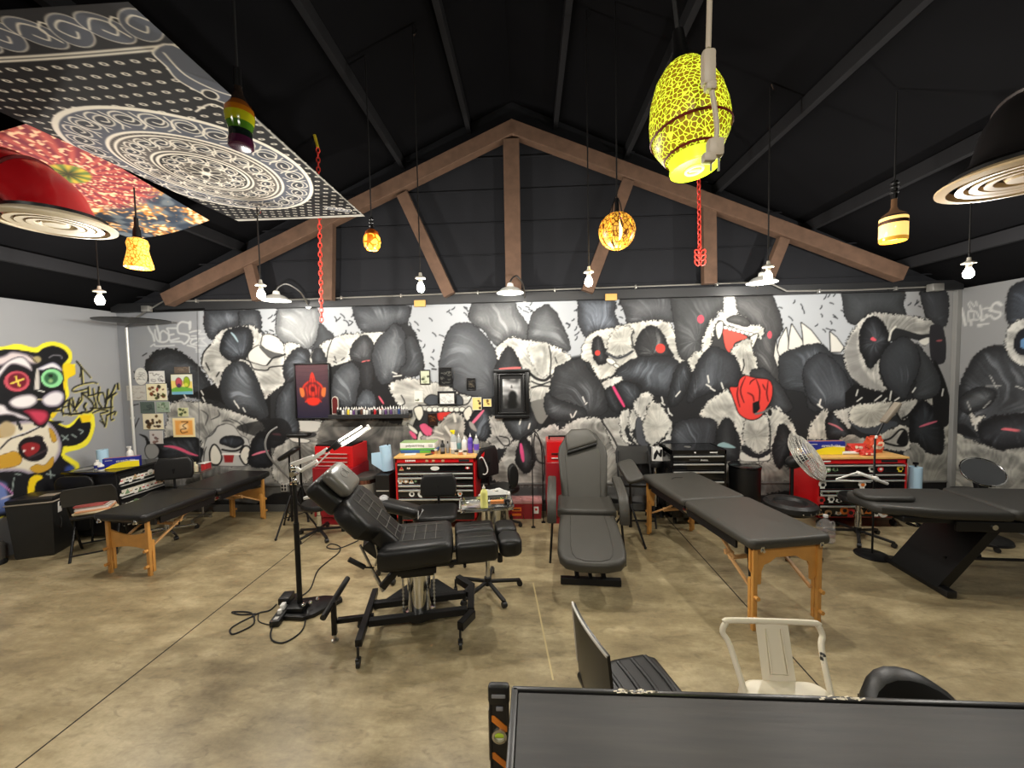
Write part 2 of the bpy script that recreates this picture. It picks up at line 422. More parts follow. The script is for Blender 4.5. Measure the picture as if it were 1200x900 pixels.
    for q in (((600, 320), (640, 300), (668, 270), (690, 235), (740, 220)), ((720, 200), (760, 195), (800, 210)), ((590, 490), (595, 420), (610, 380)), ((640, 190), (700, 160), (690, 120)), ((770, 180), (850, 220), (870, 290)), ((850, 200), (900, 240), (890, 300)), ((570, 120), (620, 160), (600, 230))):
        c.stroke(tB(*q), 1.6, (70, 70, 70), taper=.6)
    c.lobe(tB((705, 350), (730, 315), (790, 305), (850, 315), (872, 350), (840, 372), (800, 385), (750, 368)), (268, 530), (24, 25, 28), (96, 104, 116), 4, jag=.3, rim=3)
    c.fill(tB((640, 470), (640, 410), (665, 368), (700, 410), (712, 460), (690, 500), (650, 495)), (222, 218, 204), outline=BK, ow=1.8)
    c.fill(tB((850, 430), (880, 380), (910, 392), (916, 440), (890, 500), (860, 470)), (222, 218, 204), outline=BK, ow=1.8)
    c.stroke(tB((720, 400), (790, 410), (840, 400), (870, 372)), 2.2, BK)
    c.fill(tB((730, 435), (805, 432), (795, 490), (738, 490)), (150, 40, 40), smooth=False)
    c.stroke(tB((722, 431), (842, 431)), 2.2, WH)
    c.lobe(tB((915, 420), (930, 350), (980, 280), (1025, 285), (1055, 350), (1065, 450), (1070, 505), (1030, 525), (940, 520), (905, 480)), (310, 545), (16, 16, 18), (96, 104, 114), 5)
    c.stroke(tB((930, 440), (990, 420), (1048, 408)), 2.6, (226, 120, 140), taper=.7)
    # ---- panda B
    c.fill(tA((480, 740), (700, 780), (760, 820), (900, 870), (1060, 905), (1060, 640), (700, 640)), BK, smooth=False)
    c.lobe(tA((595, 250), (600, 160), (620, 140), (840, 140), (855, 200), (830, 250), (740, 280), (660, 340), (620, 320)), (262, 395), (48, 50, 54), (128, 134, 142), 6)
    c.lobe(tA((840, 150), (870, 140), (970, 145), (995, 230), (980, 300), (930, 270), (850, 260)), (290, 392), (44, 46, 50), (140, 145, 150), 6)
    c.fur(tA((575, 520), (600, 420), (650, 370), (680, 320), (720, 280), (760, 270), (900, 250), (950, 260), (1000, 310), (1060, 310), (1120, 340), (1160, 400), (1170, 460), (1160, 540), (1165, 640), (1080, 710), (1020, 760), (980, 700), (900, 520), (780, 520), (720, 600), (700, 680), (640, 620)), (285, 425), (165, 164, 158), (236, 235, 228), 20)
    c.lobe(tA((705, 400), (740, 300), (800, 270), (890, 260), (930, 310), (930, 390), (890, 470), (850, 480), (800, 500), (740, 470), (710, 440)), (283, 420), (26, 27, 30), (120, 128, 138), 7)
    c.stroke(tA((782, 296), (805, 320), (832, 362)), 2.2, (170, 196, 205), taper=.6)
    c.fill(tA((1010, 318), (1060, 312), (1130, 350), (1165, 420), (1150, 455), (1070, 440), (1000, 390), (1000, 350)), (214, 213, 206), outline=(30, 30, 30), ow=.9)
    c.fill(tA((910, 490), (910, 440), (960, 395), (1000, 395), (1060, 460), (1070, 480), (1030, 525), (960, 512)), (214, 213, 206), outline=(30, 30, 30), ow=.9)
    c.fill(tA((985, 395), (1040, 420), (1090, 440), (1150, 455), (1070, 478), (1020, 440)), (84, 84, 84), outline=(30, 30, 30), ow=.5)
    for q in (((850, 480), (910, 500), (940, 550), (1000, 562), (1040, 560), (1060, 540), (1150, 530)), ((1035, 525), (1080, 475), (1150, 455), (1170, 430)), ((575, 520), (590, 440), (640, 380)), ((605, 510), (630, 560)), ((680, 605), (700, 575))):
        c.stroke(tA(*q), 1.5, BK)
    c.lobe(tA((712, 640), (740, 560), (800, 510), (870, 505), (930, 560), (970, 640), (1000, 720), (1030, 800), (1045, 870), (1000, 905), (940, 880), (880, 865), (800, 845), (740, 800), (710, 720)), (312, 492), (40, 42, 45), (134, 140, 148), 10, rim=10)
    for x, y in ((812, 790), (830, 815), (875, 840), (580, 720), (590, 765), (460, 745)): c.stroke(tA((x-8, y-14), (x+8, y+14)), 1.4, WH)
    c.lobe(tA((1100, 900), (1110, 760), (1180, 650), (1230, 640), (1250, 900), (1250, 1000), (1150, 1020)), (330, 510), (46, 48, 52), (128, 136, 144), 8)
    c.fill(tD((-260, 250), (-120, 200), (60, 180), (130, 260), (100, 330), (-40, 330)), BK, alpha=.75)
    # ---- panda C
    c.lobe(tC((15, 250), (30, 150), (60, 120), (290, 120), (330, 220), (330, 300), (300, 360), (240, 415), (180, 400), (80, 370), (30, 320)), (362, 412), (96, 98, 100), (200, 202, 202), 10)  # paler greys: brightness of the nearby bulb put into the paint
    c.lobe(tC((330, 240), (370, 270), (430, 330), (380, 380), (300, 410), (270, 420), (310, 340)), (368, 410), (52, 54, 57), (110, 114, 120), 6)
    c.fur(tC((330, 400), (360, 360), (430, 340), (490, 310), (600, 305), (680, 290), (750, 290), (770, 320), (710, 400), (700, 370), (650, 320), (590, 340), (545, 420), (530, 500), (430, 535), (380, 510), (355, 500)), (420, 420), (176, 175, 170), (240, 239, 232), 20)
    c.fur(tC((80, 400), (90, 370), (170, 380), (190, 410), (100, 490), (85, 460)), (340, 430), (170, 170, 165), (236, 235, 228), 18)
    c.lobe(tC((70, 530), (120, 450), (180, 405), (250, 430), (262, 500), (240, 530), (150, 620), (90, 640)), (362, 425), (34, 35, 38), (116, 122, 130), 7)
    c.fill(tC((258, 475), (285, 420), (276, 505), (264, 505)), (226, 224, 214), outline=BK, ow=.8)
    c.lobe(tC((278, 440), (330, 405), (368, 480), (362, 520), (280, 515)), (372, 425), (36, 37, 40), (96, 100, 106), 5)
    c.stroke(tC((375, 500), (385, 420), (410, 355)), 1.2, BK)
    for q in (((430, 465), (440, 490)), ((480, 490), (500, 475)), ((425, 500), (445, 510))): c.stroke(tC(*q), 1.1, BK)
    c.fill(tC((400, 540), (560, 490), (700, 470), (720, 600), (850, 640), (880, 800), (860, 900), (400, 900)), (26, 26, 28), smooth=False)
    c.lobe(tC((540, 430), (590, 345), (640, 318), (690, 350), (706, 410), (690, 490), (640, 505), (560, 490)), (425, 422), (40, 41, 43), (110, 112, 116), 8)
    c.stroke(tC((625, 503), (650, 500), (676, 494)), 2.4, (226, 110, 110), taper=.4)
    c.lobe(tC((408, 680), (430, 590), (480, 530), (550, 508), (590, 540), (620, 600), (590, 700), (570, 800), (460, 820), (410, 770)), (412, 475), (56, 58, 62), (140, 146, 152), 7)
    c.lobe(tC((620, 520), (690, 510), (700, 600), (690, 690), (650, 700), (615, 640)), (430, 455), (34, 34, 36), (70, 72, 76), 6)
    c.lobe(tC((590, 780), (620, 715), (670, 700), (710, 740), (715, 820), (600, 820)), (430, 478), (60, 63, 68), (150, 158, 166), 9)
    c.fill(tC((920, 110), (940, 220), (1000, 300), (1050, 460), (1062, 560), (1020, 600), (900, 560), (850, 300)), (34, 35, 37), jag=1.2)
    c.lobe(tC((565, 150), (590, 115), (930, 105), (945, 210), (880, 245), (800, 280), (720, 290), (640, 290), (590, 240)), (450, 400), (52, 54, 58), (142, 147, 152), 9)
    c.lobe(tC((695, 470), (705, 410), (740, 340), (800, 280), (840, 238), (890, 250), (925, 310), (940, 420), (930, 520), (870, 590), (830, 640), (760, 655), (720, 590)), (455, 447), (54, 56, 60), (142, 147, 152), 9, rim=9)
    c.lobe(tC((930, 350), (970, 320), (1010, 370), (1045, 460), (1050, 560), (980, 605), (900, 590), (895, 550), (935, 500)), (470, 445), (48, 50, 53), (116, 120, 126), 7)
    for q in (((838, 575), (868, 588)), ((845, 605), (900, 598)), ((1100, 512), (1130, 535)), ((1115, 552), (1145, 556))): c.stroke(tC(*q), 1.5, WH if q[0][0] < 1000 else BK)
    c.stroke(tC((742, 745), (758, 770), (776, 798)), 2.2, (230, 100, 120), taper=.5)
    # ---- snarling panda D
    c.fill([(452, 500), (470, 470), (552, 470), (575, 500), (580, 560), (470, 560)], (36, 36, 38), jag=1)
    c.fur([(456, 452), (465, 446), (480, 443), (500, 447), (520, 450), (535, 460), (553, 466), (557, 482), (550, 496), (545, 482), (500, 480), (488, 487), (484, 510), (478, 520), (470, 505), (472, 480), (463, 470)], (508, 470), (170, 168, 162), (240, 238, 230), 20)
    c.fur([(380, 492), (470, 498), (484, 515), (480, 545), (440, 560), (380, 560)], (470, 470), (70, 70, 68), (140, 137, 130), 16, outline=None)
    c.fill([(497, 470), (503, 463), (512, 464), (520, 470), (512, 473), (503, 474)], (70, 74, 80), outline=BK, ow=.9)
    c.fill([(528, 468), (534, 462), (541, 466), (541, 474), (532, 474)], (70, 74, 80), outline=BK, ow=.9)
    c.stroke([(490, 474), (500, 475), (522, 474), (545, 474), (552, 466)], 1.3, BK)
    c.stroke([(470, 463), (474, 472), (468, 476)], 1.2, BK)
    c.fill([(487, 492), (498, 482), (545, 481), (553, 490), (548, 505), (528, 515), (510, 524), (492, 530), (484, 508)], (44, 44, 46), outline=BK, ow=.8)
    c.fill([(512, 484), (531, 483), (533, 490), (520, 495), (513, 491)], (206, 52, 46))
    for i in range(7): c.ell((503+i*6.4, 479.5), 3.3, 2.6, (232, 230, 220), outline=BK, ow=.6)
    c.fill(tD((1030, 228), (1070, 218), (1120, 258), (1132, 296), (1080, 302), (1045, 270)), (222, 92, 130), outline=BK, ow=.5)
    c.fill(tD((955, 275), (985, 268), (1008, 318), (985, 320)), (222, 92, 130))
    c.fill(tD((992, 110), (1040, 98), (1052, 150), (1028, 194), (1002, 160)), (226, 222, 208), outline=BK, ow=1)
    c.fill(tG((262, 130), (300, 98), (318, 140), (290, 195), (266, 172)), (226, 222, 208), outline=BK, ow=1)
    c.fill(tD((1015, 340), (1030, 270), (1060, 320), (1050, 350)), (220, 216, 204), outline=BK, ow=.6)
    c.fill(tD((945, 215), (1005, 262), (1010, 290), (960, 255)), (220, 216, 204), outline=BK, ow=.6)
    c.fur(tG((-40, 320), (30, 300), (60, 240), (160, 150), (250, 160), (270, 260), (280, 310), (340, 350), (340, 500), (-40, 500)), (520, 560), (110, 110, 106), (190, 186, 178), 18)
    for q in (((130, 240), (170, 300)), ((60, 270), (110, 290)), ((190, 150), (200, 200)), ((0, 322), (60, 312), (120, 330))): c.stroke(tG(*q), 3 if q[0][0] > 100 else 2, (214, 210, 200))
    c.lobe(tG((320, 150), (355, 120), (395, 96), (445, 130), (458, 200), (445, 300), (420, 348), (340, 342), (280, 300), (268, 270)), (545, 520), (24, 25, 28), (116, 124, 134), 7)
    c.fur(tG((440, 170), (540, 180), (590, 310), (602, 350), (550, 385), (450, 392), (420, 345), (455, 280)), (585, 515), (130, 128, 124), (208, 205, 198), 14, outline=None)
    c.stroke(tG((490, 310), (540, 370), (580, 360), (570, 320), (510, 305)), 1.4, BK)
    c.fur(tG((350, 350), (430, 350), (450, 390), (430, 450), (360, 400)), (570, 500), (90, 90, 86), (140, 138, 132), 12)
    c.stroke(tG((305, 230), (350, 180), (398, 124)), 3.6, (226, 110, 140), taper=.5)
    c.fill(tG((295, 205), (325, 215), (352, 272), (310, 250)), (160, 156, 150))
    c.lobe(tE((90, 540), (110, 420), (140, 310), (200, 240), (300, 235), (370, 280), (430, 350), (480, 430), (492, 520), (475, 640), (470, 745), (340, 745), (190, 690), (180, 600)), (575, 455), (62, 64, 68), (128, 132, 137), 9, rim=10, swirl=.02)
    c.lobe(tE((295, 180), (320, 100), (350, 70), (590, 70), (640, 150), (705, 240), (705, 345), (600, 335), (500, 385), (450, 350), (400, 280), (330, 240)), (592, 408), (66, 67, 69), (158, 160, 161), 9, rim=9)  # greys raised to carry the lamp light on this ear
    c.lobe(tE((718, 250), (740, 170), (800, 120), (850, 104), (900, 150), (950, 240), (1002, 370), (990, 425), (900, 405), (840, 375), (718, 345)), (668, 412), (58, 59, 61), (132, 135, 138), 9, rim=8)
    # ---- panda E
    c.fur(tE((485, 410), (530, 370), (600, 330), (690, 350), (800, 360), (870, 385), (950, 420), (1012, 485), (930, 540), (890, 590), (905, 640), (880, 720), (910, 770), (790, 810), (720, 760), (720, 560), (650, 560), (640, 470), (580, 400), (520, 440), (505, 500)), (635, 440), (168, 167, 160), (242, 240, 232), 22)
    c.lobe(tE((475, 560), (515, 480), (545, 420), (575, 398), (620, 440), (655, 520), (665, 570), (600, 620), (500, 620)), (598, 440), (34, 34, 36), (84, 86, 90), 8)
    c.stroke(tE((512, 555), (580, 550), (655, 545)), 3.2, (224, 112, 110), taper=.3)
    c.fur(tE((750, 530), (720, 460), (720, 390), (780, 365), (860, 390), (870, 540), (850, 600), (790, 600)), (635, 480), (150, 150, 144), (226, 224, 216), 10, outline=(90, 90, 88), ow=.5)
    for q, w_ in ((((720, 580), (770, 620), (830, 632), (870, 600)), 3.2), (((858, 392), (872, 470), (868, 600), (885, 640)), 1.5), (((735, 640), (800, 662), (870, 640), (890, 650)), 1.6), (((735, 685), (800, 670), (880, 680)), 1.8), (((900, 470), (915, 510)), 1.2)):
        c.stroke(tE(*q), w_, (34, 34, 34))
    c.lobe(tG((540, 190), (640, 170), (740, 140), (780, 200), (740, 270), (680, 310), (640, 325), (590, 290)), (610, 512), (40, 41, 43), (112, 117, 122), 9)
    c.fill(tG((740, 60), (912, 50), (850, 190), (790, 215), (750, 140)), (120, 119, 114))
    c.fill(tG((860, 150), (930, 40), (960, 150), (900, 220), (800, 250)), (24, 24, 25))
    for x, y in ((655, 205), (718, 235), (845, 125), (1015, 160), (1040, 160)): c.stroke(tG((x+6, y-18), (x-4, y+16)), 1.8, WH)
    # ---- panda H: red eyed
    c.fill(tH((560, 700), (900, 560), (1000, 600), (1000, 900), (700, 910)), (34, 34, 36), smooth=False)
    c.lobe(tH((103, 220), (108, 120), (120, 60), (345, 55), (355, 150), (385, 260), (280, 290), (220, 290), (160, 330), (120, 260)), (700, 392), (50, 52, 57), (136, 144, 156), 9)
    c.lobe(tH((430, 150), (425, 50), (765, 40), (785, 200), (720, 225), (650, 212), (540, 235), (460, 240)), (765, 380), (52, 53, 55), (124, 126, 130), 9)
    c.fur(tH((130, 480), (135, 400), (175, 320), (240, 280), (340, 265), (420, 240), (520, 225), (650, 210), (730, 225), (780, 290), (840, 400), (848, 510), (800, 545), (770, 480), (690, 460), (540, 470), (440, 510), (380, 545), (350, 600), (270, 635), (230, 590), (190, 510)), (740, 412), (172, 170, 162), (240, 238, 228), 24)
    c.lobe(tH((202, 420), (212, 350), (245, 322), (275, 360), (302, 440), (312, 490), (270, 522), (230, 505)), (700, 415), (18, 18, 20), (130, 132, 134), 7)
    c.ell(tH((240, 440))[0], 3.1, 3.1, RD)
    c.lobe(tH((508, 380), (540, 300), (600, 252), (660, 262), (710, 330), (745, 420), (758, 465), (560, 475), (512, 430)), (765, 415), (24, 24, 26), (130, 132, 132), 7)
    c.ell(tH((682, 408))[0], 5.6, 5.4, RD)
    c.fur(tH((310, 410), (322, 330), (390, 262), (460, 250), (490, 300), (478, 380), (486, 430), (400, 462), (330, 450)), (727, 400), (170, 168, 160), (228, 226, 216), 8, outline=BK, ow=.7)
    c.stroke(tH((495, 290), (478, 330), (500, 410), (540, 440)), 1.6, (40, 40, 40))
    c.stroke(tH((300, 440), (370, 475), (430, 462), (482, 430)), 2.8, (60, 62, 66))
    for a, b, q in ((335, 500, 6), (372, 530, 3.4)): c.ell(tH((a, b))[0], q, q*.5, (234, 232, 222), .5, outline=BK, ow=.7)
    c.lobe(tH((260, 640), (350, 600), (400, 540), (480, 490), (560, 468), (700, 462), (780, 480), (820, 540), (800, 640), (760, 740), (650, 735), (560, 700), (540, 660), (420, 640)), (705, 440), (34, 35, 38), (136, 144, 154), 8, rim=9, swirl=.018)
    c.lobe(tH((780, 580), (850, 500), (890, 560), (880, 680), (800, 800), (740, 790)), (800, 425), (30, 31, 33), (104, 110, 118), 8)
    c.fill(tH((250, 680), (340, 650), (540, 660), (530, 740), (500, 800), (430, 830), (400, 870), (330, 820)), (28, 28, 30))
    c.lobe(tH((280, 720), (340, 680), (400, 800), (390, 860), (330, 830)), (722, 480), (30, 31, 33), (100, 106, 114), 6)
    c.lobe(tH((380, 680), (430, 645), (500, 660), (538, 720), (500, 800), (440, 810)), (745, 470), (36, 38, 41), (118, 124, 132), 6)
    c.stroke(tH((343, 665), (385, 740), (427, 815)), 3.4, (222, 70, 120), taper=.3)
    c.fur(tH((258, 655), (370, 605), (412, 618), (400, 640), (275, 695)), (715, 440), (190, 188, 180), (240, 238, 230), 12)
    c.lobe(tH((-60, 560), (0, 520), (60, 490), (130, 485), (180, 560), (262, 650), (305, 780), (300, 850), (200, 890), (0, 890), (-100, 800)), (690, 485), (40, 41, 43), (124, 127, 131), 10, rim=9)
    c.lobe(tH((-120, 720), (-60, 760), (60, 800), (150, 840), (140, 900), (-60, 910), (-130, 830)), (670, 470), (40, 41, 43), (120, 124, 128), 8)
    for q in (((135, 750), (150, 785)), ((155, 800), (165, 790)), ((90, 850), (70, 890)), ((50, 870), (60, 895)), ((790, 745), (820, 710)), ((690, 750), (700, 785)), ((690, 790), (712, 806)), ((735, 830), (745, 870)), ((745, 860), (765, 880))):
        c.stroke(tH(*q), 1.5, WH)
    # ---- panda F behind the recliner
    c.fur(tG((540, 440), (600, 350), (700, 320), (760, 270), (800, 260), (900, 220), (940, 260), (1000, 210), (1080, 180), (1200, 180), (1300, 250), (1400, 450), (1440, 640), (520, 640)), (690, 580), (128, 127, 122), (222, 220, 212), 24, jag=2.2)
    c.lobe(tG((625, 450), (650, 350), (690, 315), (725, 360), (765, 450), (740, 530), (690, 565), (640, 510)), (615, 555), (20, 20, 22), (110, 112, 116), 6)
    c.stroke(tG((660, 360), (668, 420), (678, 482)), 4.4, (226, 84, 138), taper=.5)
    c.stroke(tG((760, 280), (750, 380), (780, 480), (850, 500)), 2, (40, 40, 40))
    c.stroke(tG((760, 290), (810, 370), (828, 500), (820, 620)), 1.4, BK)
    c.fill(tG((575, 540), (605, 505), (635, 560), (620, 670), (590, 660)), (34, 34, 36), outline=(16, 16, 16))
    c.fur(tI((160, 200), (230, 175), (290, 180), (300, 250), (340, 380), (300, 480), (250, 420)), (760, 540), (150, 148, 142), (226, 224, 216), 16)
    for q in (((280, 150), (335, 118), (350, 200), (310, 270), (350, 350), (385, 362), (310, 340), (285, 270)), ((350, 140), (400, 115), (428, 130), (400, 220), (360, 280), (400, 355), (380, 345), (345, 270))):
        c.fur(tI(*q), (730, 520), (186, 184, 176), (238, 236, 228), 14)
    c.stroke(tI((150, 200), (230, 320), (300, 470)), 1.8, BK)
    c.fill(tI((390, 200), (432, 185), (475, 370), (400, 345)), (78, 80, 85), outline=BK, ow=.5)
    c.fur(tI((440, 210), (480, 80), (520, 60), (580, 110), (632, 200), (635, 250), (570, 325), (500, 372), (458, 320)), (770, 500), (178, 176, 168), (228, 226, 216), 10)
    c.fur(tI((370, 100), (420, 20), (480, 0), (510, 40), (470, 100), (440, 190)), (745, 500), (160, 158, 152), (230, 228, 220), 18, jag=2.2)
    c.fur(tI((515, 390), (580, 340), (640, 252), (692, 320), (690, 348), (600, 338), (545, 400)), (765, 530), (196, 194, 186), (236, 234, 226), 12)
    c.lobe(tI((530, 400), (600, 345), (680, 345), (680, 430), (560, 430)), (790, 540), (40, 41, 44), (96, 100, 106), 6)
    # ---- panda J: roaring
    c.lobe(tJ((-80, 140), (-60, 90), (290, 85), (292, 180), (250, 220), (180, 300), (140, 420), (150, 520), (40, 560), (-30, 500), (-60, 300)), (815, 400), (48, 49, 50), (112, 114, 116), 5)
    c.lobe(tJ((355, 120), (370, 85), (600, 85), (640, 130), (690, 260), (695, 340), (650, 440), (665, 580), (700, 720), (560, 640), (510, 570), (500, 400), (560, 350), (470, 290), (370, 240)), (905, 440), (50, 50, 51), (134, 134, 134), 6)
    c.fill(tJ((240, 290), (300, 280), (500, 360), (520, 420), (400, 520), (330, 500), (230, 470), (180, 480)), (52, 52, 53))
    c.ell(tJ((125, 262))[0], 4.0, 4.8, (226, 78, 96)); c.ell(tJ((610, 373))[0], 2.6, 4.4, (222, 80, 94))
    c.fur(tJ((140, 490), (140, 400), (180, 320), (190, 280), (250, 240), (250, 215), (300, 208), (380, 228), (440, 250), (475, 300), (540, 308), (572, 350), (545, 405), (520, 370), (470, 382), (400, 345), (300, 300), (260, 272), (220, 320), (205, 400), (180, 470), (150, 512)), (868, 400), (196, 194, 186), (244, 242, 234), 22, jag=2.2)
    c.fur(tJ((290, 210), (300, 90), (355, 90), (370, 160), (385, 230)), (856, 400), (190, 190, 186), (236, 235, 230), 14, outline=None)
    c.lobe(tJ((310, 272), (360, 238), (430, 250), (472, 290), (450, 312), (400, 302)), (862, 395), (60, 60, 60), (140, 140, 138), 4, jag=.3)
    c.fill(tJ((283, 330), (340, 338), (452, 388), (400, 412), (362, 432), (342, 482), (320, 492), (295, 442)), (222, 84, 72), outline=BK, ow=.8)
    for i in range(7): c.ell(tJ((300+i*30, 322+i*8))[0], 2.6, 2.0, (236, 234, 226), .3, outline=BK, ow=.5)
    c.fill(tJ((232, 310), (276, 278), (278, 340), (250, 402)), (228, 226, 212), outline=BK, ow=1)
    c.fill(tJ((470, 398), (526, 366), (505, 430), (480, 472)), (228, 226, 212), outline=BK, ow=1)
    c.fur(tJ((340, 490), (380, 440), (470, 405), (488, 480), (520, 560), (520, 612), (470, 662), (430, 650), (400, 600), (375, 535)), (870, 400), (130, 128, 122), (222, 220, 210), 20)
    c.stroke(tJ((425, 545), (430, 590), (412, 640)), 1.4, BK)
    c.fur(tJ((36, 565), (85, 500), (142, 495), (132, 545), (80, 630)), (830, 440), (170, 168, 160), (226, 224, 214), 14, jag=2.4)
    c.lobe(tJ((30, 830), (60, 680), (120, 540), (200, 458), (280, 480), (370, 540), (400, 640), (380, 735), (300, 755), (220, 775), (120, 805), (60, 845)), (815, 470), (34, 35, 38), (128, 134, 142), 7, rim=8)
    for q in (((175, 660), (182, 708)), ((165, 722), (195, 740)), ((195, 748), (225, 766)), ((270, 710), (284, 750))): c.stroke(tJ(*q), 1.6, WH)
    c.lobe(tJ((470, 650), (560, 610), (640, 680), (720, 780), (765, 900), (620, 910), (600, 760)), (890, 440), (46, 47, 49), (108, 112, 118), 8)
    # ---- panda with the red bow
    c.fur(tK((-115, 170), (-90, 90), (0, 20), (60, -20), (110, 20), (140, 120), (200, 165), (330, 155), (380, 105), (480, 150), (540, 230), (562, 310), (540, 335), (500, 250), (440, 220), (420, 290), (385, 380), (385, 490), (160, 490), (172, 360), (120, 220), (60, 180), (0, 250), (-40, 200)), (882, 530), (150, 148, 142), (226, 224, 214), 26, jag=2.2)
    c.fur(tK((80, 480), (170, 495), (300, 500), (420, 470), (520, 560), (520, 640), (60, 640)), (885, 530), (110, 108, 104), (190, 187, 178), 18)
    c.lobe(tI((655, 240), (700, 200), (820, 180), (940, 195), (952, 260), (930, 380), (890, 432), (700, 432), (640, 330)), (815, 535), (44, 45, 48), (112, 117, 124), 9, jag=1.2)
    c.lobe(tK((-5, 400), (10, 250), (60, 178), (112, 220), (132, 340), (150, 460), (60, 475), (0, 455)), (850, 530), (34, 35, 37), (96, 98, 100), 5)
    c.fill(tK((0, 370), (50, 348), (132, 386), (60, 386)), (150, 180, 184))
    c.lobe(tK((425, 280), (440, 232), (480, 225), (520, 290), (562, 330), (520, 400), (440, 530), (390, 420)), (920, 520), (28, 28, 30), (90, 92, 96), 5)
    c.fur(tK((185, 330), (190, 230), (215, 180), (330, 160), (362, 200), (372, 320), (340, 400), (280, 420), (220, 382)), (885, 510), (168, 166, 158), (226, 224, 214), 10)
    c.fill(tK((165, 420), (200, 425), (290, 462), (365, 425), (368, 470), (290, 482), (170, 476)), (224, 222, 212), outline=BK, ow=.8)
    c.fill(tK((168, 385), (205, 372), (290, 432), (370, 392), (372, 425), (290, 464), (200, 432)), (36, 37, 40), jag=.8)
    c.stroke(tK((290, 455), (292, 482)), 1.2, BK); c.stroke(tK((362, 180), (376, 300), (370, 400)), 1.3, BK)
    for (x, y) in ((415, 95), (435, 105)): c.stroke(tK((x, y), (x+18, y+22)), 1.6, WH)
    c.fill(tJ((332, 742), (385, 738), (400, 690), (440, 662), (510, 678), (600, 690), (628, 740), (622, 820), (590, 880), (540, 950), (470, 968), (400, 930), (370, 860), (345, 790)), (226, 66, 58), outline=BK, ow=1.1)
    for q in (((388, 740), (382, 800), (400, 880)), ((440, 668), (405, 760), (430, 850)), ((510, 680), (480, 700), (470, 720)), ((515, 685), (540, 760), (535, 850)), ((600, 695), (590, 780), (600, 840)), ((455, 780), (490, 800), (500, 840)), ((560, 720), (580, 760))):
        c.stroke(tJ(*q), 1.7, (90, 20, 20), taper=.5)
    c.fill(tK((250, 72), (295, 55), (302, 112), (268, 150), (252, 140)), BK, smooth=False)
    c.stroke(tK((270, 148), (320, 138), (372, 108)), 2.4, (110, 110, 108))
    c.ell(tK((372, 140))[0], 2.6, 4, BK)
    # ---- clawed paw
    for q in (((660, 500), (680, 410), (727, 322), (747, 480), (690, 522)), ((743, 470), (750, 380), (765, 298), (842, 420), (842, 460), (770, 482)), ((848, 450), (842, 360), (832, 288), (900, 340), (972, 432), (880, 455)), ((1040, 492), (1034, 352), (1080, 390), (1132, 460), (1110, 492)), ((640, 520), (655, 412), (660, 480), (680, 540), (668, 600))):
        c.fill(tJ(*q), (222, 220, 212), outline=BK, ow=1, smooth=False)
    c.lobe(tJ((676, 580), (700, 510), (800, 470), (860, 450), (960, 438), (1020, 480), (1060, 520), (1122, 518), (1145, 570), (1200, 720), (1200, 840), (1100, 900), (900, 900), (850, 780), (700, 740)), (955, 450), (44, 46, 49), (104, 110, 118), 9, rim=8)
    c.lobe(tJ((845, 660), (870, 570), (940, 510), (1000, 508), (1090, 580), (1170, 700), (1195, 800), (1150, 875), (1050, 895), (950, 885), (880, 810)), (968, 480), (46, 48, 52), (130, 136, 144), 9, rim=9)
    for q in (((968, 828), (960, 862)), ((948, 862), (980, 886)), ((1162, 815), (1168, 850))): c.stroke(tJ(*q), 2, WH)
    # ---- panda lower right
    c.fill(tM((-60, 120), (0, 60), (100, 60), (240, 100), (320, 170), (260, 190), (100, 195), (0, 220), (-60, 260)), (24, 24, 25), smooth=False)
    c.fur(tK((640, 300), (668, 205), (772, 112), (772, 200), (785, 322), (650, 325)), (960, 520), (168, 166, 158), (232, 230, 220), 12, jag=2.4)
    c.lobe(tK((768, 280), (768, 190), (830, 135), (900, 215), (945, 305), (870, 330), (790, 322)), (985, 505), (24, 24, 26), (112, 120, 130), 5)
    c.stroke(tK((783, 214), (840, 235), (885, 266)), 2, (226, 130, 140), taper=.6)
    c.fur(tK((825, 135), (900, 110), (1000, 90), (990, 110), (940, 200), (930, 250), (890, 210)), (990, 500), (180, 178, 170), (236, 234, 226), 16, jag=2.2)
    c.fur(tK((865, 330), (930, 300), (1020, 320), (1100, 390), (1000, 420), (865, 415)), (985, 520), (130, 128, 122), (206, 203, 194), 14)
    c.fur(tM((-30, 260), (0, 215), (100, 195), (275, 188), (250, 250), (220, 320), (150, 360), (50, 360), (-20, 320)), (1020, 480), (170, 168, 158), (228, 226, 214), 12, jag=2)
    c.fill(tM((-40, 320), (50, 362), (150, 360), (220, 320), (310, 330), (260, 400), (180, 412), (60, 400)), (66, 70, 76))
    c.fur(tM((320, 200), (450, 170), (400, 262), (345, 310), (312, 272)), (1060, 480), (120, 119, 114), (196, 194, 186), 10)
    c.fill(tM((215, 305), (270, 200), (330, 188), (310, 260), (240, 312)), (118, 114, 106), outline=(40, 40, 40), ow=.5)
    c.fur(tM((490, 175), (560, 148), (620, 220), (660, 300), (700, 390), (700, 760), (380, 760), (370, 480), (450, 470), (500, 530), (560, 550), (625, 540), (635, 400), (600, 270), (540, 200)), (1080, 580), (120, 120, 114), (192, 190, 180), 18, outline=None)
    c.fur(tM((160, 430), (220, 400), (330, 350), (395, 380), (395, 500), (330, 530), (200, 500)), (1040, 520), (160, 158, 150), (218, 215, 204), 12)
    for q in (((180, 462), (260, 440), (330, 378), (372, 400), (372, 482), (300, 492), (185, 462)), ((305, 265), (340, 320), (385, 300), (410, 262)), ((345, 300), (380, 280), (420, 240))):
        c.stroke(tM(*q), 2.2, BK)
    c.fill(tM((308, 452), (360, 382), (372, 485), (312, 482)), BK)
    c.lobe(tM((395, 390), (408, 260), (480, 178), (530, 200), (600, 280), (628, 385), (622, 530), (560, 548), (500, 520), (450, 470), (400, 462)), (1080, 502), (18, 18, 20), (74, 80, 86), 6)
